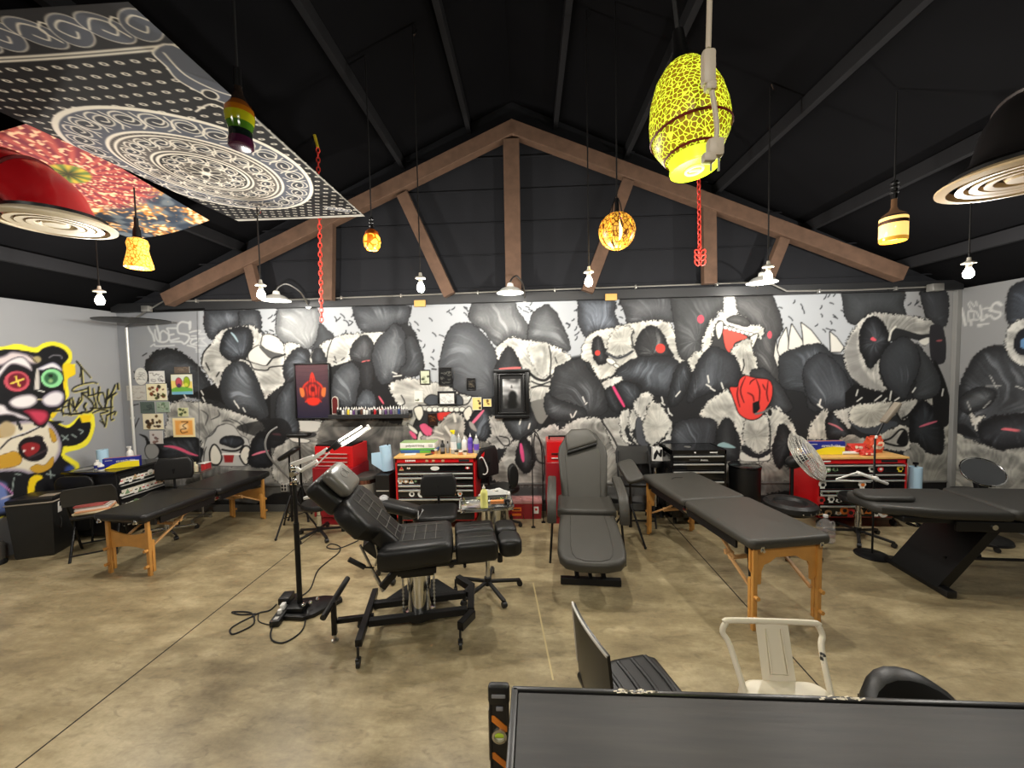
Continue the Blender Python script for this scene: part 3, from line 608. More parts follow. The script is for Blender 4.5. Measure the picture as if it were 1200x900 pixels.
    c.stroke(tM((462, 360), (520, 340), (592, 318)), 2.6, (212, 104, 124), taper=.7)
    # ---- panda upper right
    c.lobe(tL((165, 110), (175, 60), (570, 55), (585, 160), (592, 235), (400, 222), (300, 292), (230, 292), (180, 240)), (1015, 378), (50, 52, 54), (96, 100, 104), 5)
    c.lobe(tL((715, 110), (725, 70), (890, 60), (890, 305), (800, 292), (760, 262), (730, 180)), (1095, 375), (46, 47, 50), (80, 83, 88), 5)
    c.fur(tL((175, 500), (200, 400), (260, 310), (330, 240), (400, 218), (540, 230), (700, 250), (805, 290), (780, 365), (740, 445), (700, 400), (560, 390), (500, 400), (440, 500), (420, 600), (440, 700), (462, 765), (330, 742), (220, 660), (185, 580)), (1030, 410), (150, 149, 144), (230, 228, 220), 22, jag=2)
    c.fill(tL((188, 560), (182, 480), (230, 380), (268, 350), (265, 460), (300, 600), (380, 700), (460, 765), (330, 742), (220, 660)), (138, 137, 134), alpha=.75, soft=3)
    c.lobe(tL((285, 460), (290, 340), (330, 270), (390, 243), (440, 280), (480, 360), (492, 430), (450, 500), (400, 565), (350, 605), (308, 520)), (1025, 402), (24, 24, 26), (84, 88, 94), 5)
    c.fill(tL((358, 403), (375, 388), (402, 410), (380, 416)), (236, 96, 108))
    c.fill(tL((490, 392), (510, 338), (560, 328), (700, 368), (775, 368), (772, 402), (700, 412), (600, 392), (520, 422)), (40, 41, 43))
    c.stroke(tL((490, 410), (505, 350), (535, 315)), 2.4, (226, 224, 214))
    c.fill(tL((700, 415), (770, 390), (772, 425), (735, 445)), (226, 224, 214))
    c.fill(tL((775, 330), (800, 300), (860, 312), (888, 400), (882, 560), (800, 570), (775, 480)), (42, 41, 45))
    c.fill(tL((820, 412), (860, 405), (858, 418), (830, 420)), (150, 80, 84))
    c.fill(tL((800, 560), (860, 640), (912, 800), (922, 960), (870, 1020), (800, 900)), (24, 24, 25))
    c.lobe(tL((680, 440), (740, 500), (800, 580), (852, 690), (832, 785), (740, 825), (660, 800), (690, 640)), (1070, 462), (48, 50, 52), (92, 96, 100), 7)
    c.lobe(tL((428, 600), (448, 500), (520, 420), (600, 388), (670, 440), (705, 540), (690, 640), (640, 740), (600, 820), (540, 785), (470, 722)), (1060, 468), (46, 48, 51), (96, 101, 107), 8)
    for q in (((270, 760), (258, 800)), ((265, 840), (298, 815)), ((390, 835), (435, 800)), ((450, 840), (472, 818)), ((505, 770), (495, 830)), ((530, 835), (560, 815)), ((655, 775), (675, 745)), ((870, 755), (862, 800))):
        c.stroke(tL(*q), 1.7, (222, 221, 214))
    c.stroke(tL((880, 320), (890, 380)), 2.5, (150, 150, 148))
    # ---- white tag and marks at the upper left
    tw = (206, 209, 210)
    tT = T(166, 370, 15.0)
    for q, w_ in ((((110, 190), (150, 270), (190, 330), (220, 440)), 2.6), (((230, 245), (240, 350), (285, 440), (390, 458), (460, 420), (480, 340), (430, 295), (370, 260), (325, 310), (330, 400)), 2.2), (((250, 80), (270, 200), (305, 330), (320, 430)), 2.8),
              (((620, 215), (530, 216), (440, 220), (470, 270), (470, 330), (560, 320)), 2.2), (((470, 330), (490, 425), (560, 415), (650, 392)), 2.2), (((840, 235), (835, 140), (760, 110), (700, 105), (640, 150), (625, 230), (650, 300), (740, 318), (820, 345), (825, 410), (750, 488), (680, 452), (510, 457)), 2.4),
              (((845, 110), (845, 200)), 3.6), (((155, 535), (220, 495), (255, 530), (570, 518)), 1.7), (((840, 290), (930, 265), (1030, 260), (1000, 315), (1130, 315)), 1.9), (((870, 352), (955, 350)), 1.5), (((860, 400), (985, 400), (1110, 385), (1050, 425), (1135, 520), (880, 500), (870, 430), (960, 390), (985, 450), (900, 490)), 1.8), (((800, 515), (880, 535), (965, 565)), 1.8), (((950, 598), (1040, 595)), 1.4), (((955, 632), (1030, 630)), 1.4)):
        c.stroke(tT(*q), w_*.92, tw, soft=1.0)
    for q in ():
        c.stroke(tA(*q), 2.3, tw, soft=1.2)
    for q in (((160, 460), (190, 442)), ((100, 570), (112, 590)), ((100, 620), (112, 618)), ((85, 810), (130, 800)), ((90, 1000), (135, 900))): c.stroke(tA(*q), 1.2, (40, 40, 42))
    # seams of the wall panels
    c.stroke([(230.5, 350), (235, 600)], .8, (90, 92, 95), smooth=False)
    # ---- band under the rail
    c.fill([(130, 568.5), (600, 565.5), (1130, 563), (1130, 625), (130, 625)], (96, 96, 94), smooth=False, alpha=.75)
    c.fill([(236, 600), (240, 582), (300, 590), (320, 578), (350, 575), (372, 583), (420, 575), (480, 585), (540, 580), (575, 590), (606, 580), (640, 586), (690, 580), (760, 590), (850, 584), (900, 572), (960, 580), (1060, 574), (1075, 566), (1110, 564), (1112, 600)], (26, 26, 27), smooth=False)
    c.fur([(870, 566), (930, 564), (925, 572), (890, 580), (868, 582)], (890, 540), (80, 80, 78), (130, 128, 124), 10, outline=None)
    return c

def paint_right():
    c = Canvas(1100, 290, 1420, 640, 1.5, (140, 141, 142))
    c.lobe([(1118, 545), (1121, 470), (1127, 445), (1140, 420), (1155, 408), (1172, 405), (1200, 410), (1240, 430), (1270, 520), (1240, 560), (1180, 540), (1150, 520)], (1165, 480), (34, 35, 37), (112, 116, 122), 9, rim=9, swirl=.02)
    c.lobe(tM((740, 180), (800, 120), (900, 80), (1000, 120), (960, 200), (860, 250), (780, 260)), (1160, 470), (40, 41, 43), (108, 112, 116), 8)
    c.lobe([(1180, 375), (1181, 345), (1192, 332), (1230, 325), (1260, 350), (1240, 385), (1195, 385)], (1210, 400), (36, 38, 42), (90, 98, 110), 6)
    c.fur([(1178, 405), (1182, 384), (1196, 374), (1216, 380), (1230, 400), (1220, 430), (1190, 425)], (1200, 400), (150, 150, 146), (214, 213, 206), 18)
    c.fill([(1188, 405), (1193, 390), (1204, 385), (1216, 396), (1214, 412), (1196, 415)], (24, 26, 32), outline=BK, ow=1)
    c.ell((1200, 402), 5, 6, (92, 130, 170))
    c.fur(tM((700, 400), (800, 440), (900, 480), (1050, 525), (1120, 500), (1300, 490), (1700, 500), (1700, 860), (700, 860)), (1160, 590), (112, 112, 108), (198, 196, 186), 26, jag=2.4)
    c.lobe(tM((880, 360), (950, 300), (1040, 280), (1200, 270), (1400, 300), (1400, 520), (1200, 500), (1040, 520), (960, 490), (880, 430)), (1190, 500), (26, 26, 28), (80, 84, 90), 8, jag=1.8)
    c.stroke(tM((1040, 376), (1090, 376), (1170, 388)), 3.4, (222, 110, 120), taper=.7)
    c.fill(tM((700, 350), (780, 340), (850, 400), (870, 440), (780, 420), (700, 390)), (30, 30, 32))
    c.fur(tM((820, 262), (870, 290), (922, 282), (872, 342), (870, 392), (838, 340)), (1145, 495), (180, 178, 170), (226, 224, 216), 12)
    tw = (196, 196, 194); q = T(1100, 330, 6.0)
    tt = T(1060, 330)
    tS = T(1115, 340, 17.14)
    for q, w_ in ((((200, 370), (240, 540), (270, 690)), 3.4), (((340, 620), (335, 430), (390, 420), (490, 430), (540, 520), (600, 610)), 2), (((390, 590), (520, 590)), 1.8), (((390, 700), (390, 620)), 2.2), (((440, 470), (450, 560)), 1.6), (((330, 260), (360, 330), (405, 390)), 1.7), (((370, 230), (410, 270), (450, 320)), 1.7), (((490, 230), (500, 300)), 2),
              (((570, 310), (600, 480), (600, 590), (650, 580)), 2.6), (((640, 375), (700, 355), (770, 365), (800, 420), (750, 400)), 2), (((690, 550), (740, 510), (690, 490), (670, 530)), 2), (((1000, 290), (930, 240), (840, 280), (795, 370), (850, 420), (980, 450), (960, 520), (860, 570), (785, 505)), 2.6), (((920, 250), (985, 290)), 3.6), (((520, 690), (740, 668)), 1.8), (((530, 722), (600, 715)), 1.8)):
        c.stroke(tS(*q), w_, tw, soft=1.4)
    for q in (((1160, 440), (1168, 455)), ((1152, 478), (1160, 470)), ((1133, 470), (1137, 480)), ((1190, 452), (1200, 456)), ((1155, 452), (1172, 452))): c.stroke(list(q), 1.2, (190, 190, 186))
    return c

def paint_left():
    c = Canvas(-160, 330, 170, 700, 1.7, (160, 162, 165))
    N = T(0, 390, 7.5); O = T(0, 480, 7.5)
    YL = (250, 214, 30); YE = (252, 240, 60); NB = (22, 22, 26)
    c.fill([(-150, 420), (-110, 402), (-60, 408), (-30, 402), (0, 406), (20, 402.5), (40, 407), (50, 402), (62, 400), (76, 404), (84, 413), (83, 424), (77, 428), (88, 426), (86, 432), (88, 438), (80, 442), (79, 450), (81, 462), (74, 472), (63, 484), (59, 490), (70, 496), (78, 498), (87, 492), (95, 484), (108, 484), (111, 495), (109, 508), (103, 520), (93, 526), (76, 531), (84, 537), (93, 545), (84, 560), (40, 600), (-150, 600)], YE)
    c.fill([(72, 428), (86, 427), (88, 438), (78, 446), (74, 470), (60, 490), (62, 450)], YL, alpha=.9)
    c.fill([(93, 486), (107, 486), (105, 494), (96, 495)], YL, smooth=False)
    c.fill([(57, 493), (68, 497), (79, 501), (86, 497), (93, 489), (96, 495), (106, 495), (104, 508), (97, 517), (86, 522), (72, 524), (73, 536), (82, 543), (88, 552), (84, 572), (60, 600), (-140, 600), (-140, 500)], NB)
    c.fill([(32, 585), (34, 562), (44, 556), (50, 560), (42, 566), (38, 585)], YL)
    for q in (((72, 510), (80, 515)), ((73, 516), (79, 510)), ((84, 509), (89, 512)), ((92, 503), (97, 505), (94, 508)), ((54, 555), (64, 557)), ((58, 551), (60, 560)), ((18, 555), (24, 556)), ((16, 560), (14, 575))): c.stroke(list(q), 1.6, (150, 165, 160))
    c.fill([(76, 548), (86, 546), (87, 562), (78, 565)], (60, 80, 150), soft=4); c.ell((80, 556), 3, 3, (120, 200, 160), soft=3)
    # belly
    c.fill([(-50, 520), (-20, 503), (10, 495), (48, 492), (62, 499), (71, 516), (70, 532), (58, 547), (36, 555), (18, 552), (-40, 552)], (226, 216, 196), outline=NB, ow=1.5, shade=lambda X, Y, d: np.array((150, 140, 160))*(1-sstep(0, 6, d))[..., None]+np.array((230, 222, 200))*sstep(0, 6, d)[..., None])
    for q in (((-30, 545), (5, 532), (18, 529), (25, 537), (20, 545), (-4, 549)), ((57, 502), (62, 505), (66, 515), (61, 517)), ((35, 549), (43, 544), (52, 545), (62, 535), (60, 547), (45, 554)), ((-20, 512), (0, 502), (8, 505), (2, 512))):
        c.fill(list(q), (204, 158, 52), outline=(120, 86, 40), ow=.5)
    c.ell((38, 526), 17.5, 14.5, (26, 20, 24), .15)
    c.ell((44, 514), 7, 4, (30, 26, 32))
    c.fill([(25, 523), (35, 518), (46, 521), (44, 529), (32, 535)], (150, 38, 42), soft=1.5)
    c.stroke([(34, 536), (44, 532), (54, 527)], 2.4, (60, 50, 56))
    for p in ((28, 528), (38, 525)): c.ell(p, 1.5, 1.5, (250, 240, 235))
    c.stroke([(0, 526), (12, 514), (30, 508), (46, 500)], 1.8, (30, 28, 34)); c.stroke([(14, 512), (30, 506), (46, 499)], 1.0, (220, 220, 225))
    c.stroke([(16, 485), (24, 502)], 4, (40, 40, 44)); 
    # head
    c.fill([(-140, 430), (-110, 410), (-60, 415), (-20, 412), (10, 409), (30, 411), (43, 413), (50, 408), (62, 405), (74, 409), (80, 417), (77, 423), (73, 428), (74, 440), (74, 452), (77, 465), (72, 476), (60, 484), (52, 500), (40, 498), (20, 492), (-140, 492)], NB)
    lg = lambda a, b, w_: (lambda X, Y, d: np.array(a)*(1-sstep(0, w_, d))[..., None]+np.array(b)*sstep(0, w_, d)[..., None])
    c.fill([(-40, 424), (0, 417), (14, 411), (34, 415), (46, 423), (38, 427), (20, 421), (4, 428), (-30, 436)], None, shade=lg((90, 80, 92), (228, 214, 214), 4))
    c.fill([(-20, 450), (-4, 436), (8, 423), (24, 417), (34, 424), (38, 435), (28, 430), (14, 427), (4, 436), (-10, 455)], None, shade=lg((110, 100, 110), (240, 236, 236), 3))
    c.fill([(43, 432), (50, 428), (62, 424), (71, 430), (72, 435), (62, 432), (50, 434)], None, shade=lg((120, 116, 140), (240, 238, 242), 2.5))
    c.stroke(N((430, 215), (470, 195), (530, 200), (540, 225)), 1.6, (120, 118, 124))
    c.ell((43, 421), 5, 4, (180, 165, 120), soft=2); c.stroke([(33, 416), (42, 424)], 1.4, (60, 50, 40))
    c.ell((19.5, 446.5), 15, 12, (206, 86, 100), outline=(40, 20, 26), ow=1.5); c.ell((20, 446), 11, 9, (116, 28, 44), soft=1.5)
    c.stroke([(13, 449), (27, 444)], 2.2, (246, 220, 90)); c.stroke([(18, 441), (22.5, 452)], 2.2, (246, 220, 90))
    c.ell((60.5, 443), 12.8, 11, (150, 226, 160), outline=NB, ow=1.5); c.ell((59.5, 443), 8, 7, (60, 110, 74), soft=1.5)
    c.ell((59, 440), 3, 2, (20, 40, 26)); c.ell((59, 446), 2.6, 2.4, (150, 190, 130), soft=1.5)
    c.fill([(42, 434), (45, 434), (46, 456), (40, 457)], (214, 208, 200), soft=1.4)
    c.fill([(10, 470), (18, 464), (34, 461), (43, 465), (43, 472), (34, 478), (22, 479), (13, 476)], None, shade=lg((120, 112, 120), (246, 242, 242), 4), outline=NB, ow=1)
    c.fill([(48, 468), (56, 460), (66, 457), (74, 460), (75, 468), (68, 476), (54, 476)], None, shade=lg((120, 112, 130), (244, 240, 244), 4), outline=NB, ow=1)
    c.fill([(38, 458), (46, 456), (54, 459), (48, 464), (43, 464)], (18, 18, 20)); c.stroke([(44, 457), (52, 459)], 1.4, (240, 240, 235)); c.stroke([(44, 468), (49, 468)], 1.4, (220, 206, 160))
    c.fill([(-40, 476), (0, 473), (10, 480), (22, 484), (33, 489), (33, 492), (22, 490), (8, 486), (-40, 492)], None, shade=lg((120, 112, 120), (240, 236, 238), 3))
    c.fill([(27, 481), (40, 479), (54, 481), (57, 488), (53, 495), (46, 498), (39, 493), (33, 486)], None, shade=lg((120, 30, 50), (206, 66, 92), 5), outline=NB, ow=1.6)
    c.fill([(0, 498), (8, 493), (18, 500), (14, 510), (0, 512)], (190, 170, 130), soft=3)
    # tag
    K = (18, 18, 18)
    H = T(80, 440, 15.0)
    tags = [(N((670, 250), (700, 285), (712, 330), (722, 440)), 2.0), (N((672, 252), (740, 330), (792, 390)), 1.5), (N((712, 300), (706, 350), (698, 385)), 1.3),
        (N((590, 590), (555, 630), (545, 700), (600, 710)), 2.0), (N((560, 650), (610, 640)), 1.6), (N((612, 580), (600, 640), (620, 720)), 2.2), (N((470, 690), (540, 680), (550, 720)), 1.8)]
    tags += [(H(*q), w_) for q, w_ in ((((500, 132), (420, 115), (250, 145), (110, 200), (58, 262), (120, 276), (240, 250), (330, 222)), 1.5), (((350, 200), (350, 345)), 2.2), (((240, 300), (330, 290)), 1.8), (((245, 320), (350, 400), (430, 500), (420, 590), (340, 640), (230, 640)), 2.2), (((230, 300), (235, 420)), 1.6), (((300, 480), (270, 540), (300, 600)), 2.6),
        (((430, 230), (440, 350), (470, 470), (490, 550)), 1.9), (((360, 350), (440, 335), (520, 300)), 1.5), (((532, 200), (520, 310)), 2.2), (((605, 300), (545, 300), (510, 380), (530, 480), (590, 565)), 1.9), (((605, 300), (635, 400), (640, 470)), 1.5), (((690, 240), (672, 400), (640, 560)), 2.2), (((820, 160), (765, 290), (690, 400), (770, 340), (832, 300)), 2.0), (((770, 335), (748, 450), (748, 650)), 2.0), (((860, 140), (872, 230)), 2.4),
        (((380, 570), (560, 572), (765, 550)), 1.8), (((420, 655), (560, 600), (700, 620), (560, 665)), 1.5), (((60, 390), (85, 480), (115, 570), (190, 390)), 2.2), (((0, 440), (70, 540), (140, 630)), 1.8), (((220, 440), (150, 530), (85, 620)), 1.8), (((0, 680), (120, 670), (230, 662)), 2.2), (((560, 690), (605, 800), (640, 890), (672, 690)), 1.6), (((555, 790), (612, 845)), 1.6), (((680, 695), (760, 655), (825, 630), (805, 685)), 1.7), (((742, 650), (742, 772), (785, 762)), 1.6))]
    for P, w_ in tags: c.stroke([(x+1.0, y+.8) for x, y in P], w_+.5, (220, 208, 120), alpha=.85)
    for P, w_ in tags: c.stroke(P, w_, K)
    # colours low on the body at the frame edge
    c.fill([(-60, 560), (0, 564), (8, 575), (6, 600), (-60, 600)], (110, 130, 190), soft=5); c.stroke([(0, 566), (8, 572), (14, 578)], 2, (190, 120, 180)); c.stroke([(2, 584), (14, 580)], 2, (200, 190, 200))
    return c

def painted_wall(name, origin, du, dv, nu, nv, canvas, umask=None, plain=(140, 142, 144)):
    """grid wall facing the room; colours sampled from the canvas"""
    u = np.linspace(0, 1, nu); v = np.linspace(0, 1, nv); U, V = np.meshgrid(u, v)
    P = np.asarray(origin, float)+U[..., None]*np.asarray(du, float)+V[..., None]*np.asarray(dv, float)
    Y = P[..., 1]; ok = Y > 0.8
    Ps = P.copy(); Ps[..., 1] = np.where(ok, Y, 0.8)
    px, py = proj_arr(Ps)
    C = canvas.sample(px, py)
    edge = np.clip(np.minimum((px-canvas.x0), (canvas.x0+canvas.w/canvas.sc-px))/8, 0, 1)[..., None]
    edge = edge*(ok[..., None]); C = C*edge+np.asarray(plain, float)*(1-edge)
    col = np.ones(P.shape[:2]+(4,), np.float32); col[..., :3] = lin(C)
    me = bpy.data.meshes.new(name); n = nu*nv
    me.vertices.add(n); me.vertices.foreach_set('co', P.reshape(-1).astype(np.float32))
    i = (np.arange(nv-1)[:, None]*nu+np.arange(nu-1)[None, :]).reshape(-1)
    q = np.stack([i, i+1, i+1+nu, i+nu], 1).astype(np.int32); m = len(q)
    me.loops.add(m*4); me.loops.foreach_set('vertex_index', q.reshape(-1))
    me.polygons.add(m); me.polygons.foreach_set('loop_start', np.arange(0, m*4, 4, dtype=np.int32)); me.polygons.foreach_set('loop_total', np.full(m, 4, np.int32))
    me.update(calc_edges=True)
    a = me.color_attributes.new('paint', 'FLOAT_COLOR', 'POINT'); a.data.foreach_set('color', col.reshape(-1))
    me.materials.append(paint_mat('wall_paint', 0.62))
    o = bpy.data.objects.new(name, me); COL.objects.link(o); o['kind'] = 'structure'
    return o
YB = -3.6
painted_wall('wall_back', (XL, D, 0), (XR-XL, 0, 0), (0, 0, ZW), 1129, 287, paint_back())
painted_wall('wall_left', (XL, YB, 0), (0, D-YB, 0), (0, 0, ZW), 700, 230, paint_left(), plain=(150, 152, 155))
painted_wall('wall_right', (XR, D, 0), (0, YB-D, 0), (0, 0, ZW), 560, 200, paint_right())
# ------------------------------------------------------------------ room shell
def floor_mat():
    m = bpy.data.materials.new('polished_concrete'); m.use_nodes = True; nt = m.node_tree; b = nt.nodes['Principled BSDF']
    L = nt.links.new; N = nt.nodes.new
    tc = N('ShaderNodeTexCoord')
    def noise(scale, det, rough=.6, vec=None):
        n = N('ShaderNodeTexNoise'); n.inputs['Scale'].default_value = scale; n.inputs['Detail'].default_value = det; n.inputs['Roughness'].default_value = rough
        L(vec or tc.outputs['Object'], n.inputs['Vector']); return n.outputs['Fac']
    mp = N('ShaderNodeMapping'); mp.inputs['Scale'].default_value = (1.0, 2.6, 1); mp.inputs['Rotation'].default_value = (0, 0, math.radians(24)); L(tc.outputs['Object'], mp.inputs[0])
    a = noise(.9, 6, .62); s = noise(2.2, 8, .7, mp.outputs[0]); f = noise(38, 4, .7)
    r = N('ShaderNodeValToRGB'); e = r.color_ramp.elements
    e[0].position = .33; e[0].color = tuple(lin((104, 91, 67)))+(1,)
    e[1].position = .68; e[1].color = tuple(lin((206, 190, 152)))+(1,)
    q = e.new(.5); q.color = tuple(lin((158, 143, 109)))+(1,)
    ad = N('ShaderNodeMath'); ad.operation = 'MULTIPLY_ADD'; L(s, ad.inputs[0]); ad.inputs[1].default_value = .55; 
    m2 = N('ShaderNodeMath'); m2.operation = 'MULTIPLY'; L(a, m2.inputs[0]); m2.inputs[1].default_value = .45; L(m2.outputs[0], ad.inputs[2])
    L(ad.outputs[0], r.inputs[0])
    mr = N('ShaderNodeMapRange'); L(f, mr.inputs[0]); mr.inputs[1].default_value = .3; mr.inputs[2].default_value = .7; mr.inputs[3].default_value = .90; mr.inputs[4].default_value = 1.07
    vm = N('ShaderNodeVectorMath'); vm.operation = 'SCALE'; L(r.outputs[0], vm.inputs[0]); L(mr.outputs[0], vm.inputs['Scale'])
    # scuffs: sparse dark trowel marks
    sc = N('ShaderNodeTexNoise'); sc.inputs['Scale'].default_value = 5.5; sc.inputs['Detail'].default_value = 3; sc.inputs['Distortion'].default_value = 1.5; L(mp.outputs[0], sc.inputs['Vector'])
    sr = N('ShaderNodeMapRange'); L(sc.outputs['Fac'], sr.inputs[0]); sr.inputs[1].default_value = .56; sr.inputs[2].default_value = .70; sr.inputs[3].default_value = 0; sr.inputs[4].default_value = .36
    mx = N('ShaderNodeMixRGB'); L(sr.outputs[0], mx.inputs[0]); L(vm.outputs[0], mx.inputs[1]); mx.inputs[2].default_value = tuple(lin((96, 84, 62)))+(1,)
    L(mx.outputs[0], b.inputs['Base Color'])
    rr = N('ShaderNodeMapRange'); L(s, rr.inputs[0]); rr.inputs[3].default_value = .22; rr.inputs[4].default_value = .5; L(rr.outputs[0], b.inputs['Roughness'])
    b.inputs['Specular IOR Level'].default_value = .45
    bn = N('ShaderNodeBump'); bn.inputs['Strength'].default_value = .05; bn.inputs['Distance'].default_value = .02; L(s, bn.inputs['Height']); L(bn.outputs[0], b.inputs['Normal'])
    return m
JOINT = mat('dark_joint', (40, 34, 26), 0.9)  # dark colour of the floor joints themselves
TAPE = mat('tape_residue', (196, 178, 130), 0.5)
fl = colored('floor', [(box(((XL+XR)/2, (D+YB)/2, -0.05), (XR-XL+.4, D-YB+.4, 0.1)), floor_mat()),
    (box((-2.65, (D+YB)/2, 0.0003), (0.010, D-YB, 0.0012)), JOINT), (box((1.74, (D+YB)/2, 0.0003), (0.010, D-YB, 0.0012)), JOINT),
    (box((0.06, 2.9, 0.0003), (0.012, 1.1, 0.001), rot=(0, 0, math.radians(6))), TAPE)], smooth=False)
struct(fl)
CEIL = mat('black_roof_paint', (15, 15, 17), 0.95, noise=.25, nscale=1.5, spec=.08)
GABLE = mat('black_gable_paint', (37, 38, 42), 0.8, noise=.2, nscale=2, spec=.2)
XM = -0.17; ZR = 5.45; ZE = 2.86
def slope(x0, x1):
    sx = 1 if x1 > x0 else -1
    return prism([(x0, ZE), (x1, ZR), (x1, ZR+.1), (x0, ZE+.1)] if sx > 0 else [(x1, ZR), (x0, ZE), (x0, ZE+.1), (x1, ZR+.1)], D-YB+.4, Matrix.Translation((0, D+.2, 0)) @ XZ)
ce = struct(obj('ceiling', [slope(XL-.1, XM), slope(XR+.1, XM)], CEIL, smooth=False))
PUR = mat('black_purlin_paint', (34, 34, 36), 0.9, spec=.12)
for k, fr in enumerate((.14, .34, .54, .74, .90)):
    for sd in (-1, 1):
        xe = XL if sd < 0 else XR
        x = xe+(XM-xe)*fr; z = ZE+(ZR-ZE)*fr
        an = math.atan2(ZR-ZE, abs(XM-xe))*(-sd)
        struct(obj('purlin', box((x, (D+YB)/2, z-.06), (.06, D-YB, .13), .004, (0, -an if False else an*0, 0)), PUR, ce, smooth=False))
ga = prism([(XL, ZW), (XR, ZW), (XM, ZR+.02)], .08, Matrix.Translation((0, D+.08, 0)) @ XZ)
cl = [box((XM, D-.012, ZW+.2+.42*i), (2*(5.6-.42*i*2.25)*.97, .02, .012)) for i in range(5)]
struct(obj('wall_gable', [ga]+cl, GABLE, smooth=False))
struct(obj('wall_front', [box(((XL+XR)/2, YB-.05, ZW/2), (XR-XL, .1, ZW)), prism([(XL, ZW), (XR, ZW), (XM, ZR)], .1, Matrix.Translation((0, YB, 0)) @ XZ)], mat('rear_wall_paint', (96, 96, 96), .7), smooth=False))
HEAD = mat('black_header_paint', (36, 37, 39), 0.5)
struct(obj('trim_1', box(((XL+XR)/2, D-.04, ZW+.045), (XR-XL-.02, .08, .12), .004), HEAD, smooth=False))
struct(obj('trim_2', box(((XL+XR)/2, D-.009, .375), (XR-XL-.02, .018, .014), .002), mat('grey_rail_paint', (104, 104, 102), .5), smooth=False))
struct(obj('baseboard_back', box(((XL+XR)/2, D-.008, .05), (XR-XL-.02, .016, .1), .003), mat('grey_base_paint', (78, 78, 76), .5), smooth=False))
struct(obj('trim_3', box((XR-.03, D-.03, ZW/2), (.055, .055, ZW), .004), mat('corner_post_paint', (134, 134, 132), .6), smooth=False))

# timber truss against the gable
WOOD = mat('old_timber', (98, 74, 58), 0.8, noise=.45, nscale=9, bump=.25)
tr = thing('roof_truss', 'brown timber roof truss against the black gable', 'truss', (0, 5.0, 0))
def tb(name, a, b_, w_=.17, d=.14): return obj(name, bar((a[0], 0, a[1]), (b_[0], 0, b_[1]), d, w_, .006), WOOD, tr, smooth=False)
def P2(px, py): p = on_y(px, py, 5.0); return (p[0], p[2])
ap = P2(600, 152)
tb('rafter', P2(196, 352), (ap[0]+.04, ap[1]+.02)); tb('rafter', P2(1056, 322), (ap[0]-.04, ap[1]+.02))
tb('king_post', P2(602, 344), P2(599, 165), .2, .12)
tb('post', P2(384, 352), P2(385, 258), .16, .10); tb('post', P2(831, 333), P2(830, 240), .16, .10)
tb('web', P2(527, 346), P2(472, 228), .15, .10); tb('web', P2(688, 342), P2(736, 212), .15, .10)
tb('web', P2(898, 330), P2(918, 280), .13, .09); tb('web', P2(303, 352), P2(290, 300), .13, .09)
# ------------------------------------------------------------------ hanging things
def zc(x): 
    xe = XL if x < XM else XR
    return ZE+(ZR-ZE)*(1-(x-XM)/(xe-XM))
CORD = mat('black_cord', (20, 20, 21), .6)
BULBM = mat('lit_bulb_glass', (255, 250, 235), .3, emit=(255, 244, 222), estr=30.0)
CAPM = mat('white_socket', (214, 212, 204), .4)
BLAB = ['lit white pendant bulb nearest the left wall', 'lit pendant bulb above the wall tag and red chain', 'lit pendant bulb left of the king post', 'lit pendant bulb right of the king post, over the red-eyed panda',
        'lit pendant bulb over the roaring panda', 'lit white pendant bulb nearest the right wall']
for i, (px, py) in enumerate(((117, 350), (306, 343), (493, 335), (690, 328), (900, 322), (1135, 318))):
    p = on_y(px, py, 3.55); t = thing('pendant_bulb', BLAB[i], 'light bulb', tuple(p), 0, 'bare pendant bulbs in a row')
    zh = (3.545 if i == 1 else 3.46 if i == 0 else zc(p[0]))-p[2]
    obj('cord', tube([(0, 0, .11), (0, 0, zh-.02)], .006, 6), CORD, t)
    obj('ceiling_hook', tube([(0, 0, zh-.10), (.03, 0, zh-.06), (.015, 0, zh)], .008, 6, 5), CHROME, t)
    obj('socket', lathe([(0, .12), (.012, .12), (.016, .09), (.045, .075), (.047, .065), (.02, .06), (.018, .03), (0, .03)], n=16), CAPM, t)
    obj('bulb', lathe([(0, -.06), (.022, -.055), (.034, -.035), (.036, -.015), (.026, .012), (.016, .032), (0, .034)], n=16), BULBM, t)
    point_light('bulb_light', (p[0], p[1], p[2]-.10), BULB_W, (1.0, .955, .88), .04)

# gooseneck barn lamps on the header
SHADE = mat('white_enamel_shade', (222, 222, 216), .35)
def gooseneck(px, py, lab, lit):
    p = on_y(px, py, 4.72); t = thing('gooseneck_lamp', lab, 'lamp', tuple(p), 0, 'gooseneck lamps on the header')
    obj('shade', lathe([(.02, .10), (.035, .09), (.045, .05), (.10, .03), (.165, -.02), (.165, -.026), (.10, .018), (.03, .04), (0, .045)], n=28), SHADE, t)
    obj('arm', tube([(0, 0, .09), (.02, .02, .15), (.08, .10, .20), (.15, .25, .13), (.17, .36, .02), (.17, .41, -.02)], .011, 8, 6), STEEL, t)
    obj('wall_plate', cyl((.17, .405, -.02), (.17, .425, -.02), .05, n=18), STEEL, t)
    obj('bulb', sph((0, 0, -.005), .032, (1, 1, 1.2)), BULBM if lit else mat('dim_bulb_glass', (250, 246, 235), .3, emit=(255, 246, 225), estr=3.0), t)
    if lit: point_light('lamp_light', (p[0], p[1], p[2]-.06), 12, (1, .96, .88), .03)
gooseneck(324, 350, 'white gooseneck barn lamp on the header beside the red chain', True)
gooseneck(598, 341, 'white gooseneck barn lamp below the king post', True)
gooseneck(893, 329, 'white gooseneck barn lamp on the header at the right', True)
